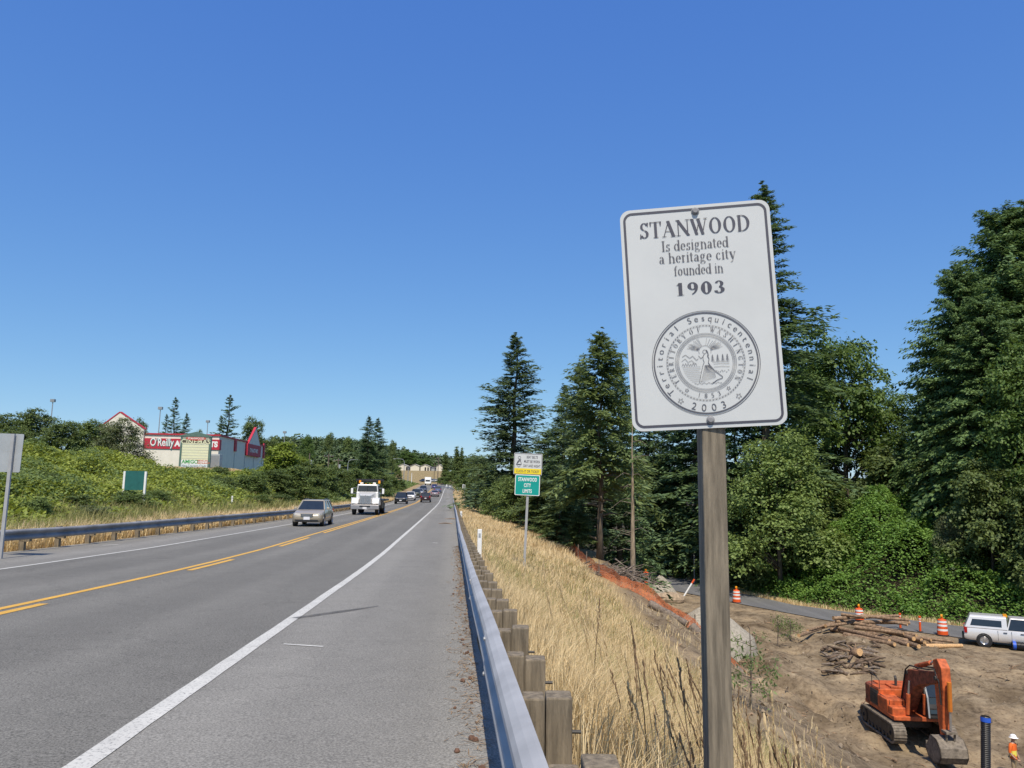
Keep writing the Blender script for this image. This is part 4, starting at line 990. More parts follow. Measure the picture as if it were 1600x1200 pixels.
for pxc, rt, Y, wp, k, lb in [
    (72, 735, 44, 60, 'dkshrub', 'dark bush in the brambles right of the sign back'), (150, 722, 58, 60, 'shrub', 'pale bush in the brambles left of the green board'), (245, 765, 50, 60, 'shrub', 'bush in the brambles right of the green board'),
    (290, 752, 66, 56, 'dkshrub', 'dark bush in the brambles below the cinema marquee'), (330, 765, 66, 44, 'olive', 'grey bush in the brambles below the utility cabinet'), (60, 775, 34, 60, 'shrub', 'low bush in the brambles behind the left guardrail'),
    (345, 728, 84, 40, 'dkshrub', 'small dark bush on the crest by the store corner'), (150, 790, 36, 70, 'olive', 'low dry bush behind the left guardrail below the dark bush')]:
    tree(pxc, rt, Y, wp, k, 'shrub', lb, 'shrub', G_P)
# ------------------------------------------------------------ shop building and its pole sign
BY = 110.0
corner = at_y(343, 680, BY); bx = corner.x
top = at_y(343, 681, BY).z
gb = 2.2
ang = math.radians(4.5)
S = thing('store_building', 'cream store with red sign band and gabled parapets above the left bank', 'store', (bx, BY, gb), ang)
HW = top-gb
FL = 18.0; SD = 27.0
# walls: front face on local y=0 running to -x, side wall on x=0 running to +y
mb = MB()
mb.box((-FL/2, SD/2, HW/2-.2), (FL, SD, HW+.4)); mb.build('wall', MT['cream'], S)
mb = MB()
g0, g1 = -17.0, -10.3
pk = at_y(190, 646, BY).z-gb; sh = at_y(232, 672, BY).z-gb
mb.prism([(g0, 0), (g1, 0), (g1, sh), ((g0+g1)/2-.1, pk), (g0, sh-.5)], -.0, .5, XZ); mb.build('gable', MT['cream'], S)
mb = MB()
for (a, b) in (((g0-.1, sh-.5), ((g0+g1)/2-.1, pk)), (((g0+g1)/2-.1, pk), (g1+.1, sh))):
    d = (Vector(b)-Vector(a)).normalized(); n = Vector((-d.y, d.x))*.14
    mb.prism([a, b, (b[0]+n.x, b[1]+n.y), (a[0]+n.x, a[1]+n.y)], -.05, .56, XZ)
mb.build('gable_trim', MT['red'], S)
bt = at_y(343, 687, BY).z-gb; bb = at_y(343, 703, BY).z-gb
mb = MB(); mb.box(((g1+.0)/2+.03, -.06, (bt+bb)/2), (-g1-.06, .12, bt-bb)); mb.box((.06, .35, (bt+bb)/2), (.12, .9, bt-bb)); mb.build('sign_band', MT['red'], S)
mb = MB(); mb.box((g1/2+.05, -.03, HW+.08), (-g1+.1, .3, .2)); mb.box((.03, SD/2, HW+.08), (.3, SD+.2, .2)); mb.build('coping', MT['red'], S)
mb = MB()
put_text(mb, "O'Reilly", -9.5, bb+.42, 1.55, XZ @ Matrix.Translation((0, 0, .125)), 'LEFT', .02, .66)
lt = mb.build('shop_lettering', [MT['white']], S)
mb = MB(); put_text(mb, "O'Reilly", -9.49, bb+.38, 1.56, XZ @ Matrix.Translation((.06, -.06, .121)), 'LEFT', .05, .66)
mb.build('lettering_outline', MT['dkgreen'], S)
mb = MB(); put_text(mb, "AUTO PARTS", -6.05, bb+.42, 1.05, XZ @ Matrix.Translation((0, 0, .125)), 'LEFT', .06, .95)
mb.build('shop_lettering', [MT['white']], S)
# side wall details
mb = MB(); mb.box((.1, 8.2, HW-.9), (.2, 1.0, 1.8)); mb.build('downpipe_box', MT['red'], S)
mb = MB(); mb.box((.1, 26.5, HW-.8), (.2, 1, 2.6)); mb.build('downpipe_box', MT['red'], S)
gy0, gy1 = 14.5, 22.5
pk2 = at_y(392, 668, BY+19).z-gb
mb = MB(); mb.prism([(gy0, HW-1.9), (gy1+.6, HW-1.9), (gy1, HW), ((gy0+gy1)/2+.8, pk2), (gy0, HW-.6)], 0, .32, YZ); mb.build('gable', MT['cream'], S)
mb = MB(); mb.box((.2, (gy0+gy1)/2+.2, HW-1.15), (.4, gy1-gy0+.8, 1.9)); mb.build('sign_band', MT['red'], S)
mb = MB()
for a, b in (((gy0-.1, HW-.6), ((gy0+gy1)/2+.8, pk2)), (((gy0+gy1)/2+.8, pk2), (gy1, HW))):
    d = (Vector(b)-Vector(a)).normalized(); n = Vector((-d.y, d.x))*.11
    mb.prism([a, b, (b[0]+n.x, b[1]+n.y), (a[0]+n.x, a[1]+n.y)], -.02, .36, YZ)
mb.build('gable_trim', MT['red'], S)
mb = MB(); put_text(mb, "O'Reilly AUTO PARTS", gy0+1.2, HW-1.5, .9, Matrix.Translation((.415, 0, 0)) @ Matrix(((0, 0, 1, 0), (1, 0, 0, 0), (0, 1, 0, 0), (0, 0, 0, 1))), 'LEFT', .03, .62)
mb.build('shop_lettering', MT['white'], S)
mb = MB()
for y in (8.2, 14.2, 20, 25.5): mb.box((.03, y, HW/2-1), (.06, .12, HW-2.2))
mb.build('wall_joint', MT['alu'], S)
# marquee sign
MY = 98.0
c0 = at_y(284, 684, MY); c1 = at_y(330, 690, MY); mw = (c1.x-c0.x); mx = (c0.x+c1.x)/2
mz = tz(mx, MY)
mt_ = at_y(307, 676, MY).z-mz; mbm = at_y(307, 732, MY).z-mz
S = thing('marquee_sign', 'tall green framed cinema marquee with cream letter boards in front of the store', 'sign', (mx, MY, mz), math.radians(5))
for k in (-1, 1):
    mb = MB(); mb.box((k*(mw/2-.12), 0, mt_/2-.55), (.24, .4, mt_+.3)); mb.build('post', MT['dkgreen2'] if 'dkgreen2' in MT else mat('grey_green_paint', (.10, .17, .14), .5), S)
gg = MT['dkgreen2'] = bpy.data.materials['grey_green_paint']
tb = mt_-.45
mb = MB(); mb.prism([(-mw/2-.1, tb-.1), (mw/2+.1, tb-.1), (mw/2+.1, tb+.05), (0, mt_+.1), (-mw/2-.1, tb+.05)], -.25, .25, XZ); mb.build('pediment', gg, S)
e = tb-.1; hh = e-mbm
def brd(name, f0, f1, m, w=mw-.52, dy=-.1):
    mb = MB(); z0, z1 = mbm+hh*f0, mbm+hh*f1
    mb.box((0, dy, (z0+z1)/2), (w, .2, z1-z0-.03)); return mb.build(name, m, S), (z0+z1)/2, z1-z0
creamb = mat('cream_letter_board', (.72, .72, .48), .5, 0, .03)
o, z, h = brd('top_board', .80, 1.0, mat('tan_board', (.34, .33, .27), .6, 0, .05))
mb = MB(); n = 24
mb.prism([(1.25*math.cos(6.283*k/n), z+h*.24+.27*math.sin(6.283*k/n)) for k in range(n)], .2, .23, XZ); mb.build('red_oval', mat('red_oval_paint', (.5, .08, .05), .5), S)
mb = MB(); put_text(mb, 'STANWOOD', 0, z+h*.24-.12, .36, XZ @ Matrix.Translation((0, 0, .232)), bold=.005, sx=.95); mb.build('lettering', MT['white'], S)
mb = MB(); mb.box((0, -.212, z-h*.26), (mw-.54, .02, h*.46)); mb.build('name_strip', mat('dark_strip', (.08, .07, .05), .6), S)
mb = MB(); put_text(mb, 'CINEMAS', 0, z-h*.26-.27, .8, XZ @ Matrix.Translation((0, 0, .223)), bold=.012, sx=1.0, space=1.12); mb.build('lettering', creamb, S)
o, z, h = brd('letter_board', .27, .80, creamb)
mb = MB()
for k in range(6): mb.box((0, -.203, z-h/2+h*(k+.5)/6), (mw-.56, .012, .035))
mb.build('letter_rail', MT['alu'], S)
o, z, h = brd('tenant_board', .145, .27, MT['white'])
mb = MB(); put_text(mb, 'AMIGO', -mw/2+.35, z-.2, .62, XZ @ Matrix.Translation((0, 0, .203)), 'LEFT', .02, 1.0); mb.build('lettering', mat('green_letters', (.05, .32, .08), .5), S)
mb = MB(); put_text(mb, 'MEXICAN', .35, z+.05, .3, XZ @ Matrix.Translation((0, 0, .203)), 'LEFT', .01, 1.0); put_text(mb, 'RESTAURANT', .35, z-.23, .25, XZ @ Matrix.Translation((0, 0, .203)), 'LEFT', .01, 1.0); mb.build('lettering', mat('brick_letters', (.5, .13, .05), .5), S)
o, z, h = brd('tenant_board', .015, .145, mat('pale_blue_board', (.66, .72, .74), .5, 0, .02))
mb = MB(); put_text(mb, 'New Concepts Credit', 0, z-.14, .42, XZ @ Matrix.Translation((0, 0, .203)), bold=.004, sx=.8); mb.build('lettering', mat('blue_letters', (.08, .14, .2), .5), S)
# small utility box by the marquee
bxp = at_y(326, 735, 104); z0 = tz(bxp.x+.6, 104)
o = thing('utility_box', 'grey utility cabinet right of the cinema marquee', 'cabinet', (bxp.x+.8, 104, z0))
mb = MB(); mb.box((0, 0, .9), (1.5, 1.0, 2.4)); mb.build('cabinet', MT['alu'], o, bevel=.03); mb = MB(); mb.box((0, -.52, .95), (1.3, .03, 1.9)); mb.build('door', MT['polegrey'], o)

# ------------------------------------------------------------ lamps, poles
def lot_lamp(pxc, rt, Y, label):
    p = at_y(pxc, rt, Y); z = tz(p.x, Y); H = p.z-z
    o = thing('lot_lamp', label, 'lamp post', (p.x, Y, z), 0, 'box-headed parking lot lamps')
    mb = MB(); mb.tube([(0, 0, -.3), (0, 0, H-.35)], [.12, .08], 8); mb.build('pole', MT['polegrey'], o)
    mb = MB(); mb.box((0, 0, H-.22), (.75, .55, .5)); mb.build('lamp_head', MT['polegrey'], o); mb = MB(); mb.box((0, 0, H-.48), (.6, .42, .05)); mb.build('diffuser', MT['lens'], o)
lot_lamp(83, 624, 140, 'box-headed lamp post alone above the bushes left of the store')
lot_lamp(251, 636, 145, 'box-headed lamp post behind the store roof left of the thin conifers')
lot_lamp(325, 657, 175, 'short-looking box-headed lamp post over the middle of the store roof')
lot_lamp(445, 674, 190, 'box-headed lamp post right of the store above the yellow-green tree')
def street_lamp(pxb, rowt, Y, arm, label, rb=None):
    p = at_y(pxb, rowt, Y); z = tz(p.x, Y); H = p.z-z
    o = thing('street_lamp', label, 'street lamp', (p.x, Y, z), 0, 'curved-arm street lamps')
    mb = MB(); mb.tube([(0, 0, -.3), (0, 0, H-1.2)], [.16, .11], 8); mb.build('pole', MT['polegrey'], o)
    mb = MB(); mb.tube([(0, 0, H-1.25), (arm*.08, 0, H-.5), (arm*.3, 0, H-.08), (arm*.65, 0, H), (arm, 0, H-.05)], [.1, .09, .08, .07, .06], 7); mb.build('arm', MT['polegrey'], o)
    mb = MB(); mb.box((arm+.3*math.copysign(1, arm), 0, H-.06), (.8, .35, .2)); mb.build('lamp_head', MT['alu'], o)
street_lamp(632, 717, 300, -3.6, 'curved-arm street lamp at the left of the far bend')
street_lamp(544, 718, 220, 2.6, 'curved-arm street lamp poking over the left shrub row')
def util_pole(pxc, rt, Y, label, arms=1, r=.16, m='polewood', tr=False):
    p = at_y(pxc, rt, Y); z = tz(p.x, Y); H = p.z-z
    o = thing('utility_pole', label, 'utility pole', (p.x, Y, z), .1, 'utility poles in the distance')
    mb = MB(); mb.tube([(0, 0, -.3), (0, 0, H)], [r*1.3, r*.8], 7); mb.build('pole', MT[m], o)
    for k in range(arms):
        mb = MB(); mb.box((0, -.12, H-.6-1.2*k), (2.4, .12, .14)); a = mb.build('crossarm', MT[m], o)
        mb = MB()
        for x in (-1.0, -.35, .35, 1.0): mb.tube([(x, -.12, H-.53-1.2*k), (x, -.12, H-.3-1.2*k)], .05, 6)
        mb.build('insulator', MT['alu'], a)
    if tr:
        mb = MB(); mb.tube([(.35, 0, H-2.6), (.35, 0, H-1.6)], .3, 10); mb.build('transformer', MT['alu'], o)
util_pole(685, 714, 330, 'tallest wooden utility pole at the right of the far houses', 2)
util_pole(679, 724, 380, 'thin utility pole just left of the tallest one', 0, .13)
util_pole(638, 731, 300, 'plain pole right of the curved-arm street lamp', 0, .14, 'polegrey')
util_pole(643.5, 739, 300, 'short white pole on the golden slope', 0, .12, 'white')
util_pole(514, 709, 185, 'utility pole with crossarm above the shrubs left of the twin spruces', 1)
util_pole(529, 716, 200, 'utility pole carrying a grey transformer beside the twin spruces', 1, .16, 'polewood', True)
util_pole(484, 708, 185, 'utility pole with transformer behind the yellow-green trees', 0, .16, 'polewood', True)
util_pole(536, 733, 180, 'short utility pole directly above the tow truck', 0, .16, 'polegrey')
# ------------------------------------------------------------ far houses on the rise
def far_house(pxc, w, Y, label, gable=True, h=2.7, door=None, col='house'):
    p = at_y(pxc, 740, Y); z = tz(p.x, Y)-.2; W = w/1200*Y
    o = thing('house', label, 'house', (p.x, Y, z), 0, 'pale houses on the far golden rise')
    mb = MB(); mb.box((0, 6, h/2), (W, 12, h)); mb.build('wall', MT[col], o)
    mb = MB()
    if gable:
        rp = h+1.15
        mb.prism([(-W/2+.02, h), (W/2-.02, h), (0, rp-.1)], .0, .02, XZ); mb.build('gable', MT[col], o)
        mb = MB()
        mb.prism([(-W/2-.35, h-.05), (0, rp), (W/2+.35, h-.05), (W/2+.3, h+.1), (0, rp+.18), (-W/2-.3, h+.1)], -12.3, .35, XZ)
    else:
        mb.box((0, 6, h+.3), (W+.6, 12.6, .6), tx=.9, ty=.5)
    mb.build('roof', MT['roofdark'] if not gable else mat('pale_roofing', (.42, .40, .36), .8), o)
    for x in (door or []):
        mb = MB(); mb.box((x*W, -.03, 1.2), (.9, .08, 2.0 if x > 0 else 1.3)); mb.build('door' if x > 0 else 'window', MT['exdark'], o)
far_house(629, 14.5, 440, 'pale gabled house at the left end of the far row', door=[-.33, .42])
far_house(648, 14, 440, 'blank-walled pale gabled house, second in the far row')
far_house(664, 14.5, 440, 'pale gabled house with two dark doors, third in the far row', door=[.03, .32])
far_house(675.5, 8, 446, 'grey low roofed house between the far gabled houses', False, 2.2, None, 'alu')
far_house(686.5, 9.5, 440, 'pale house partly behind the tallest utility pole', True, 2.9)
# ------------------------------------------------------------ wooded hill far off
g = np.random.default_rng(5)
Vs, Fs, base = [], [], 0
nC = 900
yy = g.uniform(500, 680, nC); xx = g.uniform(-430, -15, nC)
zz = terrain(xx, yy); hh = g.uniform(7, 13, nC); rr = hh*g.uniform(.32, .5, nC)
per = 170
d = unit(g.normal(0, 1, (nC, per, 3))); d[..., 2] = np.abs(d[..., 2])*1.2-.25
bump = .75+.5*vnoise(d[..., 0]*2.3+np.arange(nC)[:, None], d[..., 1]*2.3+d[..., 2]*2, 3)
C = np.stack([xx, yy, zz+hh*.5], -1)[:, None]+d*np.stack([rr, rr, hh*.5], -1)[:, None]*bump[..., None]*g.uniform(.8, 1.05, (nC, per, 1))
B = C.reshape(-1, 3); k = len(B); nr = unit(d.reshape(-1, 3)+g.normal(0, .4, (k, 3))+np.array([0, 0, .3])); D = unit(np.cross(nr, g.normal(0, 1, (k, 3))))
L = g.uniform(1.0, 2.4, k); V, F = kites(B, D, L, L*.8, nr)
tagp(link('hill_wood', npmesh('hill_wood', V, [F], MT['farwood'])), 'distant green wood covering the hill behind the houses', 'woodland', kind='stuff')
G_H = 'trees standing out on the distant hill'
for pxc, rt, Y, wp, k, lb in [(480, 680, 480, 26, 'maple', 'rounded tree on the hill crest left of the twin spruces'), (515, 676, 520, 22, 'dkbroad', 'highest dark tree on the hill crest above the utility poles'),
    (545, 682, 520, 22, 'broad', 'tree on the hill crest left of the twin spruces by the transformer pole'), (614, 688, 400, 16, 'dkbroad', 'tall dark tree just right of the twin spruces'),
    (640, 706, 480, 40, 'maple', 'broad tree on the hill behind the left far house'), (622, 728, 380, 16, 'broad', 'light green tree left of the curved-arm street lamp'), (664, 716, 500, 28, 'maple', 'tree on the falling hill line above the far houses')]:
    tree(pxc, rt, Y, wp, k, 'broadleaf_tree', lb, group=G_H)
# ------------------------------------------------------------ vehicles (front towards -y)
PAINT = {}
def pt(n, c):
    if n not in PAINT: PAINT[n] = carpaint(n, c)
    return PAINT[n]
def wheel(parent, x, y, r, w, rim=.66, name='wheel', fine=True):
    s = 1 if x > 0 else -1
    mb = MB(); mb.lathe([(r*.64, 0), (r*.62, s*-w/2), (r*.9, s*-w/2), (r, s*-w*.36), (r, s*w*.36), (r*.9, s*w/2), (r*.66, s*w/2), (r*.64, s*w*.3)], 20, axis_x(x, y, r), False); o = mb.build(name, MT['black'], parent, False)
    mb = MB(); mb.lathe([(r*rim, s*w*.42), (r*rim*.92, s*w*.5), (r*rim*.8, s*w*.38), (r*.18, s*w*.30), (r*.16, s*w*.44), (.001, s*w*.45)], 18, axis_x(x, y, r), False)
    if fine:
        for k in range(5):
            a = 2*math.pi*k/5; mb.box((0, r*rim*.52, s*w*.40), (r*.16, r*rim*.8, w*.08), axis_x(x, y, r) @ Matrix.Rotation(a, 4, 'Z'))
    mb.build('rim', MT['chrome'], o)
    return o
def car(name, label, cat, loc, rz, L, W, H, paintm, style='wagon', group=None, rack=False, plate=True, r=.32, belt=.92, lights=True, grille='chrome', far=False):
    o = thing(name, label, cat, loc, rz, group)
    y0, y1 = -L/2, L/2; hw = W/2
    hood = belt*.97
    # body stations: y, half width, bottom, top
    st = {'wagon': [(0, .74, .38, .60), (.012, .84, .30, .68), (.05, .95, .24, .76), (.2, 1, .22, .86), (.27, 1, .22, belt), (.75, 1, .22, belt+.03), (.93, .98, .25, belt+.04), (.985, .93, .32, belt+.0), (1, .88, .40, belt-.08)],
          'sedan': [(0, .74, .38, .58), (.012, .84, .30, .66), (.05, .95, .24, .73), (.22, 1, .22, .85), (.29, 1, .22, belt), (.75, 1, .22, belt+.03), (.85, .99, .25, belt+.05), (.97, .94, .30, belt+.02), (1, .86, .40, belt-.1)],
          'suv': [(0, .80, .42, .80), (.012, .9, .34, .95), (.04, .97, .30, 1.02), (.2, 1, .28, 1.08), (.26, 1, .28, belt), (.75, 1, .28, belt+.02), (.95, .99, .30, belt+.03), (.99, .96, .36, belt), (1, .90, .44, belt-.1)],
          'pickup': [(0, .82, .46, .95), (.012, .9, .38, 1.05), (.04, .97, .34, 1.1), (.18, 1, .34, 1.14), (.24, 1, .34, belt), (.6, 1, .34, belt), (.95, 1, .36, belt), (1, .98, .42, belt-.03)]}[style]
    rings = []
    for f, wf, zb, zt in st:
        y = y0+f*L; a = hw*wf; zm = zb+(zt-zb)*.45
        rings.append([(-a*.90, y, zb), (-a*.985, y, zb+.10), (-a, y, zm), (-a*.985, y, zm+(zt-zm)*.55), (-a*.93, y, zt-.03), (-a*.86, y, zt), (a*.86, y, zt), (a*.93, y, zt-.03), (a*.985, y, zm+(zt-zm)*.55), (a, y, zm), (a*.985, y, zb+.10), (a*.90, y, zb)])
    mb = MB(); mb.ring([r_[::-1] for r_ in rings]); mb.build('body', paintm, o, True).modifiers.new('e', 'EDGE_SPLIT').split_angle = math.radians(38)
    g = {'wagon': ((.27, .43), (.88, .985)), 'sedan': ((.29, .45), (.68, .86)), 'suv': ((.25, .37), (.90, .985)), 'pickup': ((.23, .34), (.55, .585))}[style]
    (ws0, ws1), (rw0, rw1) = g
    bz, rz_ = belt-.0, H-.05
    bw, rw = hw*.90, hw*.70
    def gl(f, wv, z): return y0+f*L, wv, z
    ys_b = (y0+ws0*L, y0+rw1*L); ys_t = (y0+ws1*L, y0+rw0*L)
    mb = MB()
    mb.add([(-bw, ys_b[0], bz), (bw, ys_b[0], bz), (bw, ys_b[1], bz), (-bw, ys_b[1], bz), (-rw, ys_t[0], rz_), (rw, ys_t[0], rz_), (rw, ys_t[1], rz_), (-rw, ys_t[1], rz_)], [(4, 5, 6, 7), (0, 1, 5, 4), (1, 2, 6, 5), (2, 3, 7, 6), (3, 0, 4, 7)])
    mb.build('window', MT['glass'], o)
    mb = MB(); mx = (ys_t[0]+ys_t[1])/2; ln = ys_t[1]-ys_t[0]
    mb.ring([[(x, y, z) for x, y, z in ((-rw*1.04, ys_t[0]-.03, rz_-.01), (rw*1.04, ys_t[0]-.03, rz_-.01), (rw*1.04, ys_t[1]+.04, rz_-.01), (-rw*1.04, ys_t[1]+.04, rz_-.01))],
             [(-rw*1.0, ys_t[0]+.02, rz_+.035), (rw*1.0, ys_t[0]+.02, rz_+.035), (rw*1.0, ys_t[1]-.02, rz_+.035), (-rw*1.0, ys_t[1]-.02, rz_+.035)],
             [(-rw*.8, ys_t[0]+.15, rz_+.055), (rw*.8, ys_t[0]+.15, rz_+.055), (rw*.8, ys_t[1]-.15, rz_+.055), (-rw*.8, ys_t[1]-.15, rz_+.055)]])
    mb.build('roof', paintm, o)
    mb = MB()
    for s in (-1, 1):
        for (ya, yb) in ((ys_b[0], ys_t[0]), (ys_b[1], ys_t[1])):
            mb.tube([(s*bw*1.0, ya, bz-.02), (s*rw*1.01, yb, rz_+.01)], .042, 6)
        for f in (.42, .72):
            yb_ = ys_b[0]+(ys_b[1]-ys_b[0])*f; yt_ = ys_t[0]+(ys_t[1]-ys_t[0])*(f-.12)
            if style != 'pickup' or f < .6: mb.tube([(s*bw*1.0, yb_, bz-.02), (s*rw*1.01, yt_, rz_+.01)], .03, 6)
    mb.build('pillar', paintm, o)
    for sx in (-1, 1):
        for yw in (y0+L*.185, y1-L*.19):
            wheel(o, sx*(hw-.088), yw, r, .215, fine=not far)
            mb = MB(); mb.lathe([(r*.98, -.10), (r*1.15, -.10), (r*1.15, .098), (r*.98, .098)], 20, axis_x(sx*(hw-.092), yw, r+.01), False); mb.build('wheel_arch', MT['plastic_black'], o)
        mb = MB(); mb.box((sx*(hw+.07), ys_b[0]+.28, bz+.06), (.17, .10, .13)); mb.build('mirror', paintm, o, bevel=.02)
        f = y0+L*.012
        mb = MB()
        lw = hw*.40; zl = (.66 if style in ('wagon', 'sedan') else .86)
        mb.ring([[(sx*(hw*.44), f-.035, zl-.075), (sx*hw*.80, f-.0, zl-.075), (sx*hw*.80, f-.0, zl+.085), (sx*(hw*.44), f-.035, zl+.06)], [(sx*(hw*.44), f+.15, zl-.075), (sx*hw*.93, f+.2, zl-.075), (sx*hw*.93, f+.2, zl+.085), (sx*(hw*.44), f+.15, zl+.06)]])
        if lights: mb.build('headlight', MT['lens'], o)
        zt = (.86 if style in ('wagon', 'sedan') else 1.0)
        mb = MB(); mb.box((sx*hw*.84, y1-.035, zt), (hw*.22, .10, .30 if style in ('suv', 'pickup') else .18)); mb.build('tail_light', MT['redlens'], o)
    zg = (.63 if style in ('wagon', 'sedan') else .84); f = y0-.004
    mb = MB()
    for k in range(4 if not far else 2): mb.box((0, f-.01, zg-.055+.035*k*(1 if not far else 2)), (hw*.72, .05, .018 if not far else .04))
    mb.build('grille', MT[grille], o)
    mb = MB(); mb.box((0, f+.01, zg), (hw*.78, .05, .15)); mb.build('grille_opening', MT['plastic_black'], o)
    mb = MB(); mb.box((0, y0+.03, .34 if style in ('wagon', 'sedan') else .44), (hw*1.45, .12, .11)); mb.build('lower_intake', MT['plastic_black'], o); mb = MB(); mb.box((0, y1-.03, .40), (hw*1.5, .1, .12)); mb.build('rear_valance', MT['plastic_black'], o)
    if plate:
        for yy, zz in ((y0-.03, .47 if style in ('wagon', 'sedan') else .56), (y1+.012, .72)):
            mb = MB(); mb.box((0, yy, zz), (.34, .03, .16)); mb.build('number_plate', MT['plate'], o)
    if rack:
        for s in (-1, 1):
            mb = MB(); mb.tube([(s*rw*.92, ys_t[0]+.25, rz_+.03), (s*rw*.92, ys_t[0]+.33, rz_+.10), (s*rw*.92, ys_t[1]-.33, rz_+.10), (s*rw*.92, ys_t[1]-.25, rz_+.03)], .02, 6); mb.build('roof_rail', MT['plastic_black'], o)
    if not far:
        mb = MB(); mb.box((0, -.5*L+.0+.06*L, .69), (hw*1.2, .02, .012)); mb.build('bonnet_seam', MT['plastic_black'], o)
    return o
def road_pos(t, y): return (t+float(xr(y)), y, float(roadz(y))+.005)
def hdg(y): return math.atan2(float(xr(y+4)-xr(y-4)), 8.0)*-1
def oncoming(*a, t, y, **k): return car(*a[:3], road_pos(t, y), hdg(y), *a[3:], **k)
def goingaway(*a, t, y, **k): return car(*a[:3], road_pos(t, y), hdg(y)+math.pi, *a[3:], **k)
V_ = 'cars queueing along the highway'
oncoming('station_wagon', 'tan estate car with black roof rails leading the oncoming traffic', 'car', 4.4, 1.70, 1.46, pt('tan', (.40, .35, .265)), 'wagon', t=-7.85, y=45.5, rack=True)
oncoming('suv', 'black oncoming SUV right behind the tow truck', 'car', 4.7, 1.95, 1.85, pt('black', (.012, .013, .018)), 'suv', t=-7.9, y=126, r=.38, belt=1.12, group=V_, far=True)
oncoming('suv', 'white oncoming SUV behind the black one', 'car', 4.6, 1.9, 1.68, pt('white', (.72, .71, .70)), 'suv', t=-7.8, y=152, r=.36, belt=1.08, group=V_, far=True)
oncoming('pickup_truck', 'dark green oncoming pickup behind the white SUV', 'pickup', 5.2, 1.95, 1.85, pt('dkgreen', (.04, .045, .03)), 'pickup', t=-7.7, y=173, r=.38, belt=1.16, group=V_, far=True)
oncoming('sedan', 'silver oncoming car half hidden behind the dark pickup', 'car', 4.5, 1.75, 1.45, pt('silver', (.33, .34, .36)), 'sedan', t=-7.5, y=190, group=V_, far=True)
oncoming('suv', 'dark blue oncoming SUV last in the oncoming line', 'car', 4.7, 1.9, 1.8, pt('dkblue', (.03, .04, .08)), 'suv', t=-7.4, y=208, r=.38, belt=1.12, group=V_, far=True)
goingaway('suv', 'dark maroon SUV driving away, nearest car in the right lane', 'car', 4.6, 1.85, 1.72, pt('maroon', (.05, .022, .03)), 'suv', t=-4.5, y=143, r=.36, belt=1.08, group=V_, far=True)
goingaway('sedan', 'silver pinkish car driving away ahead of the maroon SUV', 'car', 4.6, 1.8, 1.45, pt('pinksilver', (.36, .29, .30)), 'sedan', t=-3.6, y=180, group=V_, far=True)
goingaway('suv', 'blue grey SUV driving away near the right edge line', 'car', 4.7, 1.9, 1.8, pt('slate', (.10, .13, .25)), 'suv', t=-3.4, y=204, r=.38, belt=1.12, group=V_, far=True)
goingaway('sedan', 'bright blue car furthest along the right lane', 'car', 4.5, 1.8, 1.5, pt('blue', (.05, .07, .25)), 'sedan', t=-5.2, y=245, group=V_, far=True)
car('suv', 'small dark car at the left side of the junction', 'car', (-46, 318, 2.34), 1.2, 4.5, 1.8, 1.6, pt('black', (.012, .013, .018)), 'suv', V_, r=.36, belt=1.05, far=True)
def box_truck(label, loc, rz):
    o = thing('box_truck', label, 'truck', loc, rz, V_)
    mb = MB(); mb.box((0, 2, 1.9), (2.4, 5, 2.4)); mb.build('cargo_box', MT['white'], o); mb = MB(); mb.box((0, -1.4, 1.35), (2.1, 1.6, 1.5), tx=.9, ty=.8); mb.build('cab', MT['white'], o)
    mb = MB(); mb.box((0, -2.1, 1.7), (1.7, .2, .6)); mb.build('window', MT['glass'], o)
    for x in (-1, 1):
        for y in (-1.4, 3.2): wheel(o, x*.95, y, .42, .28, fine=False)
box_truck('white box truck far ahead at the junction', road_pos(-9.0, 300), hdg(300))
for k, (pxc, rt, lab) in enumerate([(657, 746, 'dark parked car, leftmost of the row below the far houses'), (664, 746, 'white parked car in the middle of the row below the far houses'), (671, 747, 'silver parked car in the row below the far houses'), (677, 747, 'white parked car, rightmost of the row below the far houses')]):
    p = at_y(pxc, rt, 352); car('sedan', lab, 'car', (p.x, 368, tz(p.x, 368)), 1.2, 4.5, 1.8, 1.5, pt(('dkblue', 'white', 'silver', 'white')[k], (.6, .6, .6)), 'sedan', V_, far=True)

# tow truck with a flat bed
TY = 67.0
T = thing('tow_truck', 'white bonneted flatbed tow truck with chrome grille and black bed behind the tan wagon', 'truck', road_pos(-7.25, TY), hdg(TY))
wp = pt('truckwhite', (.78, .77, .75))
mb = MB()   # bonnet and cab
def ring4(y, w0, w1, z0, z1): return [(-w0/2, y, z0), (w0/2, y, z0), (w1/2, y, z1), (-w1/2, y, z1)]
mb.ring([ring4(.02, 1.0, .86, .95, 1.62), ring4(.25, 1.1, .96, .9, 1.72), ring4(1.45, 1.65, 1.5, .9, 1.98)]); mb.build('bonnet', wp, T, bevel=.06, seg=3)
mb = MB(); mb.ring([ring4(1.42, 1.98, 1.9, .8, 1.96), ring4(3.0, 2.0, 1.95, .8, 1.96)]); mb.ring([ring4(1.46, 1.88, 1.72, 1.96, 2.62), ring4(3.0, 1.92, 1.75, 1.96, 2.62)])
mb.build('cab', wp, T, bevel=.05)
mb = MB(); mb.ring([ring4(1.435, 1.70, 1.58, 2.0, 2.5), ring4(1.455, 1.70, 1.58, 2.0, 2.5)]); mb.build('windscreen', MT['glass'], T)
mb = MB(); mb.box((0, 1.425, 2.25), (.05, .02, .5)); mb.build('wiper', MT['plastic_black'], T)
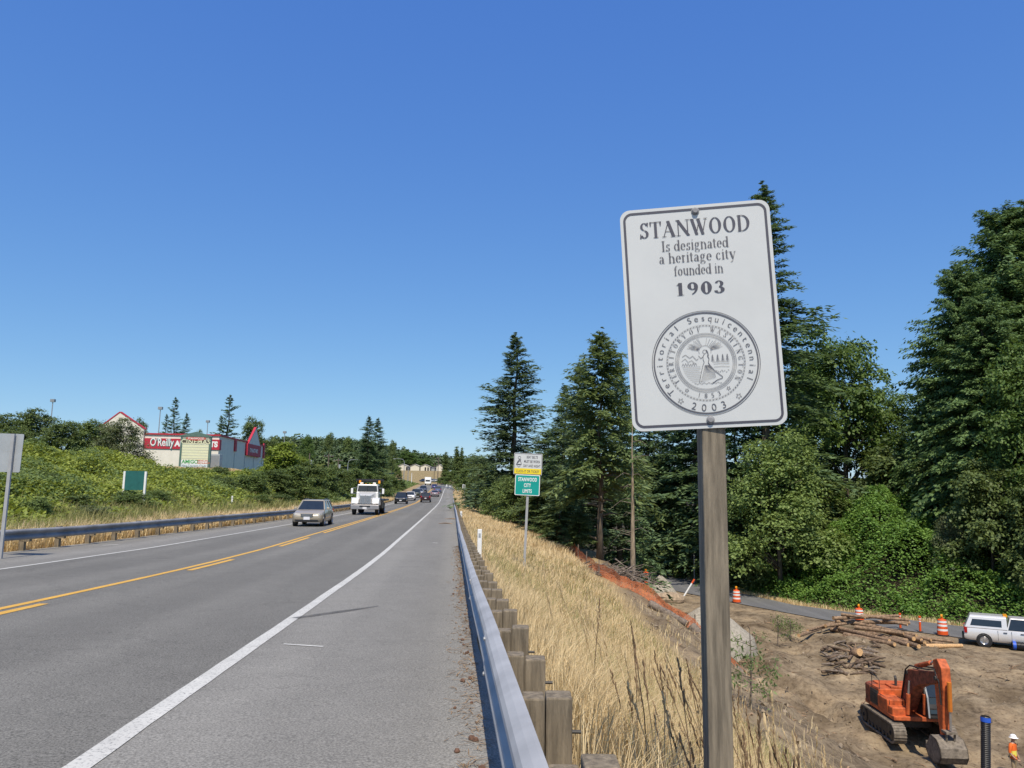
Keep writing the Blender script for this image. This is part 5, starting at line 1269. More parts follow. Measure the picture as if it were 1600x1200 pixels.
for s in (-1, 1):
    mb = MB(); mb.box((s*.955, 2.3, 2.26), (.04, 1.1, .5)); mb.build('side_window', MT['glass'], T)
    mb = MB()
    pr = [(-.1, .95), (0, 1.3), (.3, 1.46), (.95, 1.46), (1.3, 1.25), (1.42, .9), (1.3, .8), (.3, .8)]
    mb.prism(pr, s*.56 if s > 0 else -1.2, 1.2 if s > 0 else -.56, YZ); mb.build('fender', wp, T, bevel=.09, seg=3)
    mb = MB(); mb.prism([(-.12, 1.0), (.05, 1.24), (.12, 1.24), (.12, .98)], s*.64 if s > 0 else -1.1, 1.1 if s > 0 else -.64, YZ); mb.build('headlight', MT['lens'], T)
    mb = MB(); mb.tube([(s*1.0, 1.65, 2.3), (s*1.32, 1.55, 2.3), (s*1.32, 1.55, 1.8), (s*1.0, 1.65, 1.85)], .02, 5); m_ = mb.build('mirror_arm', MT['chrome'], T)
    mb = MB(); mb.box((s*1.36, 1.55, 2.03), (.19, .09, .46)); mb.build('mirror', MT['white'], m_, bevel=.03)
    wheel(T, s*.98, .62, .5, .3); wheel(T, s*.95, 5.6, .5, .5)
    mb = MB(); mb.box((s*1.04, 3.9, .82), (.3, 1.7, .6)); mb.build('toolbox', MT['plastic_black'], T)
    mb = MB(); mb.box((s*.55, 1.75, 2.70), (.26, .26, .18)); mb.build('beacon', MT['white'], T, bevel=.03)
    mb = MB(); mb.box((s*.86, 3.05, 2.86), (.18, .16, .26)); mb.build('amber_light', MT['amber'], T)
    mb = MB(); mb.tube([(s*1.02, 3.2, .9), (s*1.1, 3.25, 3.05)], .05, 6); mb.build('headboard_post', MT['plastic_black'], T)
    mb = MB(); mb.tube([(s*1.16, -.02, .9), (s*1.16, -.02, 1.5)], .03, 6); mb.build('fender_marker', MT['white'], T)
    mb = MB(); mb.tube([(s*1.26, 4.0, 1.35), (s*1.26, 9.3, 1.18)], .045, 6); mb.build('bed_rail', MT['plastic_black'], T)
mb = MB(); mb.box((0, 0, 1.32), (.94, .05, .76)); mb.build('grille_surround', MT['chrome'], T, bevel=.02)
mb = MB()
for k in range(9):
    mb.box((0, -.04, 1.0+.07*k+.03), (.86, .03, .03))
mb.box((0, -.055, 1.32), (.05, .03, .74)); mb.build('grille', MT['bumper'], T)
mb = MB(); mb.prism([(-1.2, .48), (1.2, .48), (1.2, .84), (.9, .88), (-.9, .88), (-1.2, .84)], .06, .26, XZ); mb.build('bumper', MT['bumper'], T, bevel=.04)
mb = MB(); mb.box((0, -.275, .75), (.9, .03, .1)); mb.build('bumper_slot', MT['plastic_black'], T)
mb = MB(); mb.box((.0, -.29, .60), (.34, .02, .17)); mb.build('number_plate', MT['plate'], T)
mb = MB(); mb.box((0, .4, .62), (.8, .8, .2)); mb.box((0, 4.5, .75), (.9, 7.5, .3)); mb.build('chassis', MT['exdark'], T)
mb = MB(); mb.box((0, 3.25, 3.02), (2.45, .5, .2)); mb.box((0, 3.3, 2.88), (2.2, .3, .1)); mb.build('headboard', MT['plastic_black'], T)
mb = MB(); mb.box((0, 6.5, 1.22), (2.5, 6.4, .16)); mb.build('flat_bed', MT['plastic_black'], T)
for x in (-.5, -.18, .18, .5):
    mb = MB(); mb.box((x, 1.6, 2.66), (.1, .08, .06)); mb.build('roof_marker', MT['amber'], T)
# white pickup with canopy at the side road
pp = at_z(1541, 1011, VAL); 
PU = (Vector((.87, -.5, 0)))
PR = math.atan2(PU.x, -PU.y)
L, W, H = 5.8, 1.98, 1.88
Pc = Vector((pp.x, pp.y, VAL+.02))+PU*(L/2-L*.205)+Vector((.5, .87, 0))*(W/2-.1)
o = car('pickup_truck', 'white pickup with a white canopy parked beside the side road', 'pickup', Pc, PR, L, W, H, pt('white', (.72, .71, .70)), 'pickup', r=.39, belt=1.14)
mb = MB(); y0 = L*.085; y1 = L/2-.04; hw = W/2
mb.ring([[(-hw*.95, y0, 1.13), (hw*.95, y0, 1.13), (hw*.78, y0+.02, 1.86), (hw*.6, y0+.03, 1.93), (-hw*.6, y0+.03, 1.93), (-hw*.78, y0+.02, 1.86)], [(-hw*.95, y1, 1.13), (hw*.95, y1, 1.13), (hw*.76, y1-.30, 1.84), (hw*.58, y1-.34, 1.91), (-hw*.58, y1-.34, 1.91), (-hw*.76, y1-.30, 1.84)]])
mb.build('canopy', pt('white', (.72, .71, .70)), o, bevel=.03)
for s in (-1, 1):
    mb = MB(); a, b = hw*.955, hw*.80
    def pz(z): f = (z-1.13)/.73; return s*(hw*(.95+(.78-.95)*f)+.006)
    mb.add([(pz(1.28), y0+.30, 1.28), (pz(1.28), y1-.32, 1.28), (pz(1.68), y1-.46, 1.68), (pz(1.68), y0+.30, 1.68)], [(0, 1, 2, 3) if s > 0 else (3, 2, 1, 0)]); mb.build('canopy_window', MT['glass'], o)
    mb = MB(); mb.box((s*(hw+.004), y1-.06, .98), (.05, .16, .36)); mb.build('tail_light', MT['redlens'], o)
    for yy in (-.30, .62):
        mb = MB(); mb.box((s*(hw+.012), yy, .98), (.03, .2, .045)); mb.build('door_handle', MT['plastic_black'], o)
    for yy in (-.62, .28, 1.02):
        mb = MB(); mb.box((s*(hw*.995), yy, .78), (.02, .014, .62)); mb.build('door_seam', MT['plastic_black'], o)
mb = MB(); mb.box((0, L/2+.05, .52), (W*.92, .16, .18)); mb.build('rear_bumper', MT['plastic_black'], o)
mb = MB(); mb.box((0, .55, 1.94), (.9, .22, .1)); mb.build('light_bar', MT['amber'], o)
# ------------------------------------------------------------ construction site
rng = random.Random(12)
EXY = (18.3, 36.9); ez = PIT
EX = thing('excavator', 'orange tracked excavator with boom arched up and bucket curled on the pit floor', 'excavator', (EXY[0], EXY[1], tz(*EXY)+.02), math.radians(-3)); EX.scale = (.88,)*3
def stad(y0, y1, h, n=10, inset=0):
    r = h/2-inset; p = []
    for k in range(n+1):
        a = math.radians(90+180*k/n); p.append((y0+h/2+r*math.cos(a), h/2+r*math.sin(a)))
    for k in range(n+1):
        a = math.radians(-90+180*k/n); p.append((y1-h/2+r*math.cos(a), h/2+r*math.sin(a)))
    return p
for s in (-1, 1):
    mb = MB(); x0, x1 = s*1.22-.3, s*1.22+.3
    out = stad(-2.15, 2.15, .95); inn = stad(-2.15, 2.15, .95, inset=.09); n = len(out)
    vs = [(x0, y, z) for y, z in out]+[(x1, y, z) for y, z in out]+[(x0, y, z) for y, z in inn]+[(x1, y, z) for y, z in inn]; fs = []
    for i in range(n):
        j = (i+1) % n; fs += [(i, n+i, n+j, j), (2*n+i, 2*n+j, 3*n+j, 3*n+i), (i, j, 2*n+j, 2*n+i), (n+i, 3*n+i, 3*n+j, n+j)]
    mb.add(vs, fs)
    per = 0; P_ = [Vector((0, y, z)) for y, z in out]
    for i in range(n):
        a, b = P_[i], P_[(i+1) % n]; d = (b-a).length; k = max(1, round(d/.19))
        for q in range(k):
            m = a.lerp(b, (q+.5)/k); t = (b-a).normalized(); ang_ = math.atan2(t.z, t.y)
            mb.box((0, 0, 0), (.62, .045, .05), Matrix.Translation((s*1.22, m.y, m.z)) @ Matrix.Rotation(ang_, 4, 'X'))
    tr = mb.build('track', MT['track'], EX)
    mb = MB(); f = stad(-2.0, 2.0, .62); mb.prism([(y, z+.165) for y, z in f], s*1.22-.22, s*1.22+.22, YZ)
    for y in (-1.65, 1.65): mb.lathe([(.36, -.25), (.3, -.27), (.12, -.28), (.1, -.3), (.1, .3), (.12, .28), (.3, .27), (.36, .25)], 16, axis_x(s*1.22, y, .475))
    for k in range(6): mb.lathe([(.11, -.26), (.11, .26)], 10, axis_x(s*1.22, -1.1+.44*k, .2))
    mb.build('track_frame', MT['exdark'], tr)
mb = MB(); mb.box((0, 0, .7), (1.9, 1.6, .35)); mb.lathe([(.75, .85), (.75, 1.06)], 20); mb.build('undercarriage', MT['exdark'], EX)
# upper structure
mb = MB(); mb.box((0, .1, 1.16), (2.62, 3.6, .2)); mb.build('deck', MT['exor'], EX, bevel=.03)
cw = [(-1.32, 1.2), (1.32, 1.2), (1.32, 1.8), (.95, 2.16), (.4, 2.3), (-.4, 2.3), (-.95, 2.16), (-1.32, 1.8)]
mb = MB(); mb.prism(cw, 1.1, 2.12); mb.build('counterweight', MT['exrust'], EX, bevel=.08, seg=3)
mb = MB(); mb.box((-.1, .7, 1.68), (2.3, 1.05, .92)); mb.box((-.86, -.35, 1.55), (.9, 1.2, .66)); mb.box((-.86, -1.2, 1.42), (.85, .55, .42)); mb.build('engine_cover', MT['exor'], EX, bevel=.05)
mb = MB(); mb.box((-1.27, .72, 1.62), (.06, .95, .76)); mb.build('side_grille', MT['exdark'], EX)
mb = MB()
for k in range(6): mb.box((-1.31, .72, 1.34+.11*k), (.03, .88, .03))
mb.build('grille_slat', MT['exdark'], EX)
mb = MB(); mb.box((0, 1.6, 2.15), (1.7, .7, .08)); mb.box((.1, .7, 2.18), (1.3, .8, .12)); mb.build('engine_hood', MT['exor'], EX, bevel=.03)
mb = MB(); mb.tube([(-.2, .55, 2.2), (-.2, .55, 2.62), (-.2, .62, 2.72)], .07, 8); mb.build('exhaust', MT['exdark'], EX)
for pts in ([(-1.2, 1.15, 2.1), (-1.2, 1.15, 2.75), (-1.2, .2, 2.6), (-1.2, .2, 1.9)], [(-1.2, .2, 1.9), (-1.2, -.95, 1.85), (-1.2, -.95, 1.6)]):
    mb = MB(); mb.tube(pts, .02, 5); mb.build('handrail', MT['exdark'], EX)
# cab on the operator's left
mb = MB(); cx0, cx1 = .28, 1.24
mb.prism([(-1.85, 1.22), (.05, 1.22), (.05, 2.98), (-1.45, 2.98), (-1.75, 2.3), (-1.9, 1.75)], cx0, cx1, YZ); cab = mb.build('cab', MT['exdark'], EX, bevel=.06, seg=3)
mb = MB(); mb.prism([(-1.62, 1.85), (-.15, 1.85), (-.15, 2.82), (-1.36, 2.82), (-1.66, 2.28)], cx0-.012, cx0, YZ); mb.build('window', MT['glass'], cab)
mb = MB(); mb.prism([(-1.62, 1.85), (-.15, 1.85), (-.15, 2.82), (-1.36, 2.82), (-1.66, 2.28)], cx1, cx1+.012, YZ); mb.build('window', MT['glass'], cab)
mb = MB(); mb.add([(cx0+.1, -1.79, 2.26), (cx1-.1, -1.79, 2.26), (cx1-.1, -1.5, 2.9), (cx0+.1, -1.5, 2.9)], [(0, 1, 2, 3)]); mb.add([(cx0+.1, -1.925, 1.5), (cx1-.1, -1.925, 1.5), (cx1-.1, -1.80, 2.22), (cx0+.1, -1.80, 2.22)], [(0, 1, 2, 3)]); mb.build('windscreen', MT['glass'], cab)
mb = MB()
for x in (cx0+.03, cx1-.03): mb.tube([(x, -1.93, 1.3), (x, -1.83, 2.25), (x, -1.5, 2.97)], .045, 6)
mb.build('cab_pillar', MT['alu'], cab)
mb = MB(); mb.box(((cx0+cx1)/2, -.75, 3.0), (cx1-cx0, 1.55, .07)); mb.build('cab_roof', mat('dusty_grey_roof', (.16, .155, .15), .8), cab, bevel=.03)
mb = MB(); mb.box((.72, -.7, 1.95), (.5, .5, .5)); mb.box((.72, -.45, 2.3), (.5, .14, .6)); mb.build('seat', MT['exor'], cab)
# boom, stick, bucket
def plate(poly, w, name, m, parent=EX, x=-.12, bev=.03):
    mb = MB(); mb.prism(poly, x-w/2, x+w/2, YZ); return mb.build(name, m, parent, bevel=bev)
boom = plate([(-.55, 1.35), (-.25, 1.6), (-.62, 2.5), (-.98, 3.28), (-1.45, 3.52), (-2.2, 3.62), (-4.2, 3.98), (-4.45, 3.78), (-4.35, 3.5), (-2.6, 3.02), (-1.9, 2.72), (-1.55, 2.2), (-1.0, 1.4)], .52, 'boom', MT['exrust'])
for y, z, l in ((-1.25, 3.3, .58), (-4.28, 3.72, .66), (-.6, 1.6, .62)):
    mb = MB(); mb.lathe([(.11, -l/2), (.11, l/2)], 12, axis_x(-.12, y, z)); mb.build('pin', MT['exdark'], boom)
stick = plate([(-3.95, 4.5), (-4.35, 4.62), (-4.72, 4.28), (-4.78, 3.4), (-4.52, 1.25), (-4.28, 1.2), (-4.12, 1.9), (-4.0, 3.2)], .42, 'stick', MT['exor'], EX, -.12)
for s in (-1, 1):
    mb = MB(); mb.tube([(-.12+s*.42, -1.5, 1.35), (-.12+s*.40, -1.62, 2.35)], .105, 10); c = mb.build('boom_cylinder', MT['exor'], EX)
    mb = MB(); mb.tube([(-.12+s*.40, -1.60, 2.2), (-.12+s*.36, -1.72, 3.0)], .055, 8); mb.build('piston_rod', MT['chrome'], c)
for x_, pts_ in ((-.42, [(-.5, 1.75), (-.85, 2.6), (-1.2, 3.45), (-1.7, 3.75), (-2.6, 3.82)]), (.16, [(-.5, 1.8), (-.9, 2.7), (-1.25, 3.5), (-1.9, 3.75), (-3.4, 4.0), (-4.0, 4.2)]), (-.36, [(-2.6, 3.82), (-3.4, 3.92), (-4.1, 4.1), (-4.5, 3.6), (-4.6, 2.6)])):
    mb = MB(); mb.tube([(x_, y_, z_) for y_, z_ in pts_], .035, 6); mb.build('hydraulic_hose', MT['black'], EX)
mb = MB(); mb.tube([(-.12, -1.75, 3.72), (-.12, -3.3, 4.22)], .11, 10); c = mb.build('arm_cylinder', MT['exor'], EX)
mb = MB(); mb.tube([(-.12, -3.25, 4.2), (-.12, -4.15, 4.5)], .06, 8); mb.build('piston_rod', MT['chrome'], c)
mb = MB(); mb.tube([(-.12, -4.98, 3.7), (-.12, -4.92, 2.4)], .10, 10); c = mb.build('bucket_cylinder', mat('bright_orange_cylinder', (.56, .17, .02), .5), EX)
mb = MB(); mb.tube([(-.12, -4.92, 2.45), (-.12, -4.86, 1.55)], .055, 8); mb.build('piston_rod', MT['chrome'], c)
mb = MB(); mb.box((-.12, -4.72, 1.45), (.5, .5, .1)); mb.tube([(-.3, -4.88, 1.5), (-.3, -4.75, .95)], .05, 6); mb.tube([(.06, -4.88, 1.5), (.06, -4.75, .95)], .05, 6); mb.build('bucket_link', MT['track'], EX)
bo = [(-4.2, 1.18), (-4.72, 1.12), (-5.05, .8), (-5.12, .42), (-4.9, .1), (-4.4, -.02), (-3.9, .1), (-3.62, .45)]
bi = [(-3.66, .5), (-3.94, .17), (-4.4, .06), (-4.84, .16), (-5.03, .44), (-4.97, .76), (-4.68, 1.04), (-4.2, 1.1)]
mb = MB(); mb.prism(bo+bi, -.12-.62, -.12+.62, YZ)
for s in (-1, 1): mb.prism(bo, -.12+s*.60-.02, -.12+s*.60+.021, YZ)
bk = mb.build('bucket', MT['track'], EX)
mb = MB()
for k in range(5): mb.box((-.12-.5+.25*k, -3.56, .58), (.1, .12, .3), ty=.3)
mb.build('bucket_tooth', MT['track'], bk)
# worker
wb = at_y(1586, 1213, 32.6); wb.z = tz(wb.x, wb.y)
Wk = thing('person', 'worker in orange shirt, khaki trousers and white hard hat standing in the pit', 'person', wb, math.radians(35))
def skin_body(name, joints, edges, radii, m, parent, sub=1):
    me = bpy.data.meshes.new(name); me.from_pydata(joints, edges, []); o = link(name, me, parent)
    sk = o.modifiers.new('s', 'SKIN'); sk.use_smooth_shade = True
    for i, r in enumerate(radii):
        v = me.skin_vertices[0].data[i]; v.radius = r if hasattr(r, '__len__') else (r, r); v.use_root = (i == 0)
    ss = o.modifiers.new('u', 'SUBSURF'); ss.levels = ss.render_levels = sub
    bpy.context.view_layer.update()
    m2 = bpy.data.meshes.new_from_object(o.evaluated_get(bpy.context.evaluated_depsgraph_get()))
    o.modifiers.clear(); o.data = m2; m2.materials.clear()
    for mm in (m if isinstance(m, list) else [m]): m2.materials.append(mm)
    return o
J = [(0, 0, .95), (0, .0, 1.12), (0, .01, 1.32), (0, .01, 1.46), (0, -.01, 1.55), (0, -.03, 1.66), (0, -.025, 1.74),
     (-.1, 0, .88), (-.12, -.02, .5), (-.13, .02, .09), (-.14, -.13, .04), (.1, 0, .88), (.13, .03, .5), (.14, .06, .09), (.16, -.09, .04),
     (-.19, .01, 1.42), (-.25, .03, 1.15), (-.2, -.12, .98), (-.17, -.19, .94), (.19, .01, 1.42), (.26, .02, 1.15), (.27, -.06, .92), (.27, -.09, .85)]
E_ = [(0, 1), (1, 2), (2, 3), (3, 4), (4, 5), (5, 6), (0, 7), (7, 8), (8, 9), (9, 10), (0, 11), (11, 12), (12, 13), (13, 14), (3, 15), (15, 16), (16, 17), (17, 18), (3, 19), (19, 20), (20, 21), (21, 22)]
R_ = [(.15, .1), (.14, .095), (.165, .105), (.1, .08), (.055, .055), (.085, .10), (.07, .085), .085, .06, .042, .04, .085, .06, .042, .04, .065, .047, .036, .034, .065, .047, .036, .034]
body = skin_body('body', J, E_, R_, [MT['skin'], MT['khaki'], MT['plastic_black']], Wk)
for p in body.data.polygons:
    z = p.center.z; p.use_smooth = True
    p.material_index = 2 if z < .12 else (1 if (z < .98 and abs(p.center.x) < .2) else 0)
vt = body.data.copy()
def part_from(name, m, off, test):
    fs = [tuple(p.vertices) for p in vt.polygons if test(p.center)]; used = sorted({i for f in fs for i in f}); mp = {i: k for k, i in enumerate(used)}
    mb = MB(); mb.add([vt.vertices[i].co+vt.vertices[i].normal*off for i in used], [tuple(mp[i] for i in f) for f in fs]); return mb.build(name, m, Wk, True)
part_from('shirt', MT['hivis'], .012, lambda c: (.93 < c.z < 1.49 and abs(c.x) < .2) or 1.16 < c.z < 1.49)
part_from('reflective_stripe', MT['lime'], .018, lambda c: 1.03 < c.z < 1.17 and abs(c.x) < .19)
mb = MB(); mb.lathe([(.155, 1.70), (.15, 1.712), (.125, 1.715), (.12, 1.76), (.095, 1.81), (.05, 1.835), (.001, 1.84)], 16, Matrix.Translation((0, -.03, 0)), False); mb.box((0, -.16, 1.708), (.16, .1, .012)); mb.build('hard_hat', MT['white'], Wk, True)
mb = MB(); mb.box((0, -.135, 1.645), (.022, .035, .04)); mb.build('nose', MT['skin'], Wk, bevel=.008)
mb = MB()
for s in (-1, 1): mb.box((s*.034, -.122, 1.67), (.022, .012, .012))
mb.build('eye', MT['plastic_black'], Wk)
mb = MB(); mb.box((0, -.126, 1.605), (.045, .012, .008)); mb.build('mouth', MT['redlens'], Wk)
for hx, hy, hz, dx, dy, dz, s in ((-.17, -.19, .94, .1, -.8, -.5, 1), (.27, -.09, .85, 0, -.3, -.95, -1)):
    mb = MB(); d = Vector((dx, dy, dz)).normalized(); sd = d.cross(Vector((0, 0, 1))).normalized(); h = Vector((hx, hy, hz))
    for k in range(4):
        a = h+sd*(.024*(k-1.5))+d*.03; l = (.07, .082, .078, .06)[k]
        mb.tube([a, a+d*l*.55, a+d*l+Vector((0, .02, -.012))], [.0095, .009, .007], 6)
    a = h-sd*.035*s; mb.tube([a, a+d*.035-sd*.02*s, a+d*.06-sd*.022*s], [.011, .01, .008], 6)
    mb.build('hand', MT['skin'], Wk, True)
# corrugated pipes
def pipe(name, label, a, b, r, bands):
    a, b = Vector(a), Vector(b); L = (b-a).length
    o = thing(name, label, 'pipe', a, rot=(b-a).to_track_quat('Z', 'Y').to_euler(), group='black corrugated pipes')
    n = int(L/.07); prof = []
    for k in range(n):
        z = L*k/n; prof += [(r*.9, z), (r, z+L/n*.3), (r, z+L/n*.65)]
    prof.append((r*.9, L)); prof.append((r*.82, L)); prof.append((r*.8, L-.5))
    mb = MB(); mb.lathe(prof, 18, None, False); mb.build('barrel', MT['plastic_black'], o)
    for z in bands:
        mb = MB(); mb.lathe([(r*1.03, z), (r*1.04, z+.01), (r*1.04, z+.16), (r*1.03, z+.17)], 18, None, False); mb.build('band', MT['blue'], o)
    return o
pb_ = at_y(1540, 1225, 31.5); zt_ = at_y(1540, 1119, 31.5)
zb_ = tz(pb_.x, 31.5)-.2
pipe('corrugated_pipe', 'black corrugated pipe with a blue top band standing upright beside the worker', (pb_.x, 31.5, zb_), (zt_.x, 31.5, zt_.z), .175, [zt_.z-zb_-.2])
pa = at_z(1582, 1021, VAL-.2); pa.z = tz(pa.x, pa.y)+.3
pb2 = pa+Vector((5.5, -2.6, 0)); pb2.z = tz(pb2.x, pb2.y)+.3
pipe('corrugated_pipe', 'black corrugated pipe with a blue end band lying in front of the pickup', pb2, pa, .25, [(pb2-pa).length-.22])
# traffic drums and tubular markers
def drum(pxc, rowb, label, sc=1.0):
    p = at_z(pxc, rowb, VAL+.05); z = max(tz(p.x, p.y), VAL)+.02
    o = thing('traffic_drum', label, 'traffic drum', (p.x, p.y, z), rng.uniform(0, 6), 'orange traffic drums along the side road'); o.scale = (sc,)*3
    mb = MB(); mb.lathe([(.34, 0), (.34, .05), (.31, .06)], 18); mb.build('base', MT['black'], o)
    mb = MB(); mb.lathe([(.29, .05), (.285, .25), (.275, .26), (.27, .46), (.26, .47), (.255, .66), (.245, .67), (.235, .86), (.20, .90), (.08, .92), (.08, .98), (.001, .98)], 18); mb.build('barrel', MT['orange'], o)
    for z0, r in ((.27, .279), (.52, .266), (.72, .25)):
        mb = MB(); mb.lathe([(r, z0), (r-.004, z0+.11)], 18, None, False); mb.build('white_stripe', MT['white'], o)
    mb = MB(); mb.lathe([(.07, -.05), (.1, -.04), (.1, .04), (.07, .05)], 12, Matrix.Translation((0, 0, 1.08)) @ Matrix.Rotation(math.pi/2, 4, 'X')); mb.build('warning_light', MT['amber'], o)
drum(1009, 911, 'orange striped drum behind the gravel heap by the brush pile', 1.3); drum(1151, 941, 'orange striped drum just right of the timber sign post', 1.2)
drum(1343, 972, 'orange striped drum mostly hidden behind the log pile', 1.15); drum(1473, 992, 'orange striped drum between the log pile and the white pickup', 1.2)
def tubular(pxc, rowb, label):
    p = at_z(pxc, rowb, VAL+.05); z = max(tz(p.x, p.y), VAL)+.02
    o = thing('tubular_marker', label, 'marker post', (p.x, p.y, z), 0, 'slim orange marker tubes')
    mb = MB(); mb.lathe([(.2, 0), (.2, .05), (.06, .08)], 12); mb.build('base', MT['black'], o)
    mb = MB(); mb.lathe([(.075, .06), (.075, 1.0), (.085, 1.01), (.085, 1.1), (.04, 1.12)], 12); mb.build('tube', MT['orange'], o)
    for z0 in (.72, .88):
        mb = MB(); mb.lathe([(.078, z0), (.078, z0+.07)], 12, None, False); mb.build('white_stripe', MT['white'], o)
tubular(1407, 982, 'slim orange tube post nearest the log ends'); tubular(1438, 987, 'slim orange tube post left of the big drum')
a = at_z(1069, 931, VAL); a.z = tz(a.x, a.y); b = at_y(1085, 905, a.y)
o = thing('leaning_marker', 'white pipe with an orange top leaning beside the gravel heap', 'marker post', a, rot=(Vector(b)-a).to_track_quat('Z', 'Y').to_euler())
l = (Vector(b)-a).length
mb = MB(); mb.tube([(0, 0, -.2), (0, 0, l*.75)], .08, 8); mb.build('tube', MT['white'], o); mb = MB(); mb.tube([(0, 0, l*.75), (0, 0, l)], .085, 8); mb.build('orange_top', MT['orange'], o)
# logs
def logat(a, b, r, label, group, seed, m='log', r2=None):
    a, b = Vector(a), Vector(b); g = random.Random(seed); d = b-a; L = d.length; sd = d.cross(Vector((0, 0, 1))).normalized()
    o = thing('log', label, 'log', a, 0, group)
    n = 6; pts = []; rad = []; r2 = r2 or r*.75
    for k in range(n+1):
        f = k/n; w_ = .05*L*.25*math.sin(f*3.1)*g.uniform(-1, 1)
        pts.append(d*f+sd*w_+Vector((0, 0, .3*w_))); rad.append((r+(r2-r)*f)*g.uniform(.9, 1.1))
    mb = MB(); mb.tube(pts, rad, 9, None, False); mb.build('bark', MT[m], o, True)
    for e, i in ((0, 0), (n, -1)):
        dd = (pts[1]-pts[0] if e == 0 else pts[-2]-pts[-1]).normalized()
        mb = MB(); mb.tube([pts[e]+dd*.005, pts[e]+dd*.03], rad[e]*.97, 9); mb.build('cut_end', MT['logend'], o)
    return o
G_LOG = 'logs stacked in the long pile above the pit'
def PL(px, row, z): return at_z(px, row, z)
lz = VAL
logs = [((1306, 971), (1421, 973), .16, .55), ((1302, 966), (1405, 962), .14, .9), ((1315, 960), (1352, 965), .12, 1.1), ((1345, 962), (1420, 969), .13, .95),
        ((1300, 979), (1390, 1001), .17, .2), ((1310, 985), (1385, 1003), .17, .05), ((1330, 973), (1432, 993), .16, .45), ((1350, 975), (1428, 998), .18, .3),
        ((1365, 978), (1445, 1004), .15, .2), ((1298, 983), (1372, 992), .14, .1), ((1320, 992), (1398, 1007), .19, .05), ((1355, 988), (1420, 1008), .18, .02),
        ((1375, 984), (1440, 1000), .16, .28), ((1380, 970), (1418, 976), .12, .7), ((1248, 993), (1306, 974), .12, .25), ((1262, 985), (1312, 970), .10, .4),
        ((1290, 978), (1340, 972), .12, .5), ((1400, 990), (1455, 1000), .15, .3), ((1410, 1000), (1475, 1006), .14, .12), ((1445, 1010), (1503, 1009), .17, .05),
        ((1425, 995), (1490, 1003), .11, .2), ((1336, 980), (1412, 990), .15, .5), ((1392, 996), (1436, 1010), .17, .1)]
names_ = ['long straight log lying on top of the pile', 'upper slanting log over the back of the pile', 'short broken log sticking up behind the pile', 'thin log crossing the top right of the pile',
          'lower log with its cut end facing left', 'lowest front log at the left half of the pile', 'long log sloping down right in the middle of the pile', 'thick log below the middle one',
          'log running down to the right foot of the pile', 'short log low at the left of the pile', 'thick front log with a pale cut end', 'front log beside the thick pale-ended one',
          'log wedged right of the middle of the pile', 'short orange-barked log under the top one', 'long bent log trailing off left down to the dirt', 'thin pole above the trailing bent log',
          'log at the left shoulder of the pile', 'log near the slim orange posts', 'low log at the right end of the pile', 'pale peeled log lying apart at the right of the pile',
          'thin pole behind the pale peeled log', 'log lying across the pile just below the top log', 'stubby log at the front right of the pile']
for k, ((p0, r0), (p1, r1), rd, dz) in enumerate(logs):
    def gp(px_, row_):
        v = at_z(px_, row_, VAL+dz)
        gz_ = tz(v.x, v.y)
        v2 = at_z(px_, row_, max(VAL, gz_)+dz+rd*.3) if gz_ > VAL-1 else at_z(px_, row_, gz_+dz+rd)
        return v2
    logat(gp(p0, r0), gp(p1, r1), rd, names_[k], G_LOG, k, 'log' if k != 19 else 'logend')
# stump heap in the pit wall: individual roots and branches
MT['rootwood'] = mat('dark_root_wood', (.13, .09, .06), .95, 0, .4, 6, .6, 14)
G_ST = 'roots and broken branches in the heap above the excavator'
for k in range(60):
    px_, row_ = 1288+85*rng.random(), 1005+50*rng.random()
    v = at_z(px_, row_, VAL-.7)
    for _ in range(16): v = v.lerp(at_z(px_, row_, tz(v.x, v.y)+.07), .5)
    a = rng.uniform(0, 6.28); l = rng.uniform(.5, 1.7)
    d = Vector((math.cos(a)*l, math.sin(a)*l*.6, rng.uniform(-.08, .28)*l))
    mb = MB(); mb.tube([v-d*.5, v+Vector((0, 0, .08)), v+d*.5], [.09, .075, .03], 6)
    mb2 = mb
    o = mb.build('root', MT['rootwood'] if k % 3 else MT['branch'], None, True); tagp(o, 'gnarled brown root lying in the stump heap above the excavator', 'root', G_ST)
v = at_z(1340, 1022, VAL-.3)
for _ in range(16): v = v.lerp(at_z(1340, 1022, tz(v.x, v.y)+.2), .5)
o = thing('stump', 'cut tree stump with an orange sawn face in the root heap', 'stump', v, 0); o.scale = (.72,)*3
mb = MB(); mb.tube([(0, .5, -.1), (0, .1, .1), (.05, -.3, .2)], [.5, .38, .3], 12); mb.build('bark', MT['log'], o, True)
mb = MB(); mb.tube([(.05, -.295, .2), (.055, -.32, .205)], .29, 12); mb.build('sawn_face', MT['logend'], o)
for k in range(9):
    a = k*.7; mb = MB(); mb.tube([(0, .45, 0), (math.cos(a)*.6, .6, math.sin(a)*.5), (math.cos(a)*1.0, .7, math.sin(a)*.8-.1)], [.14, .09, .03], 6); mb.build('root', MT['log'], o, True)
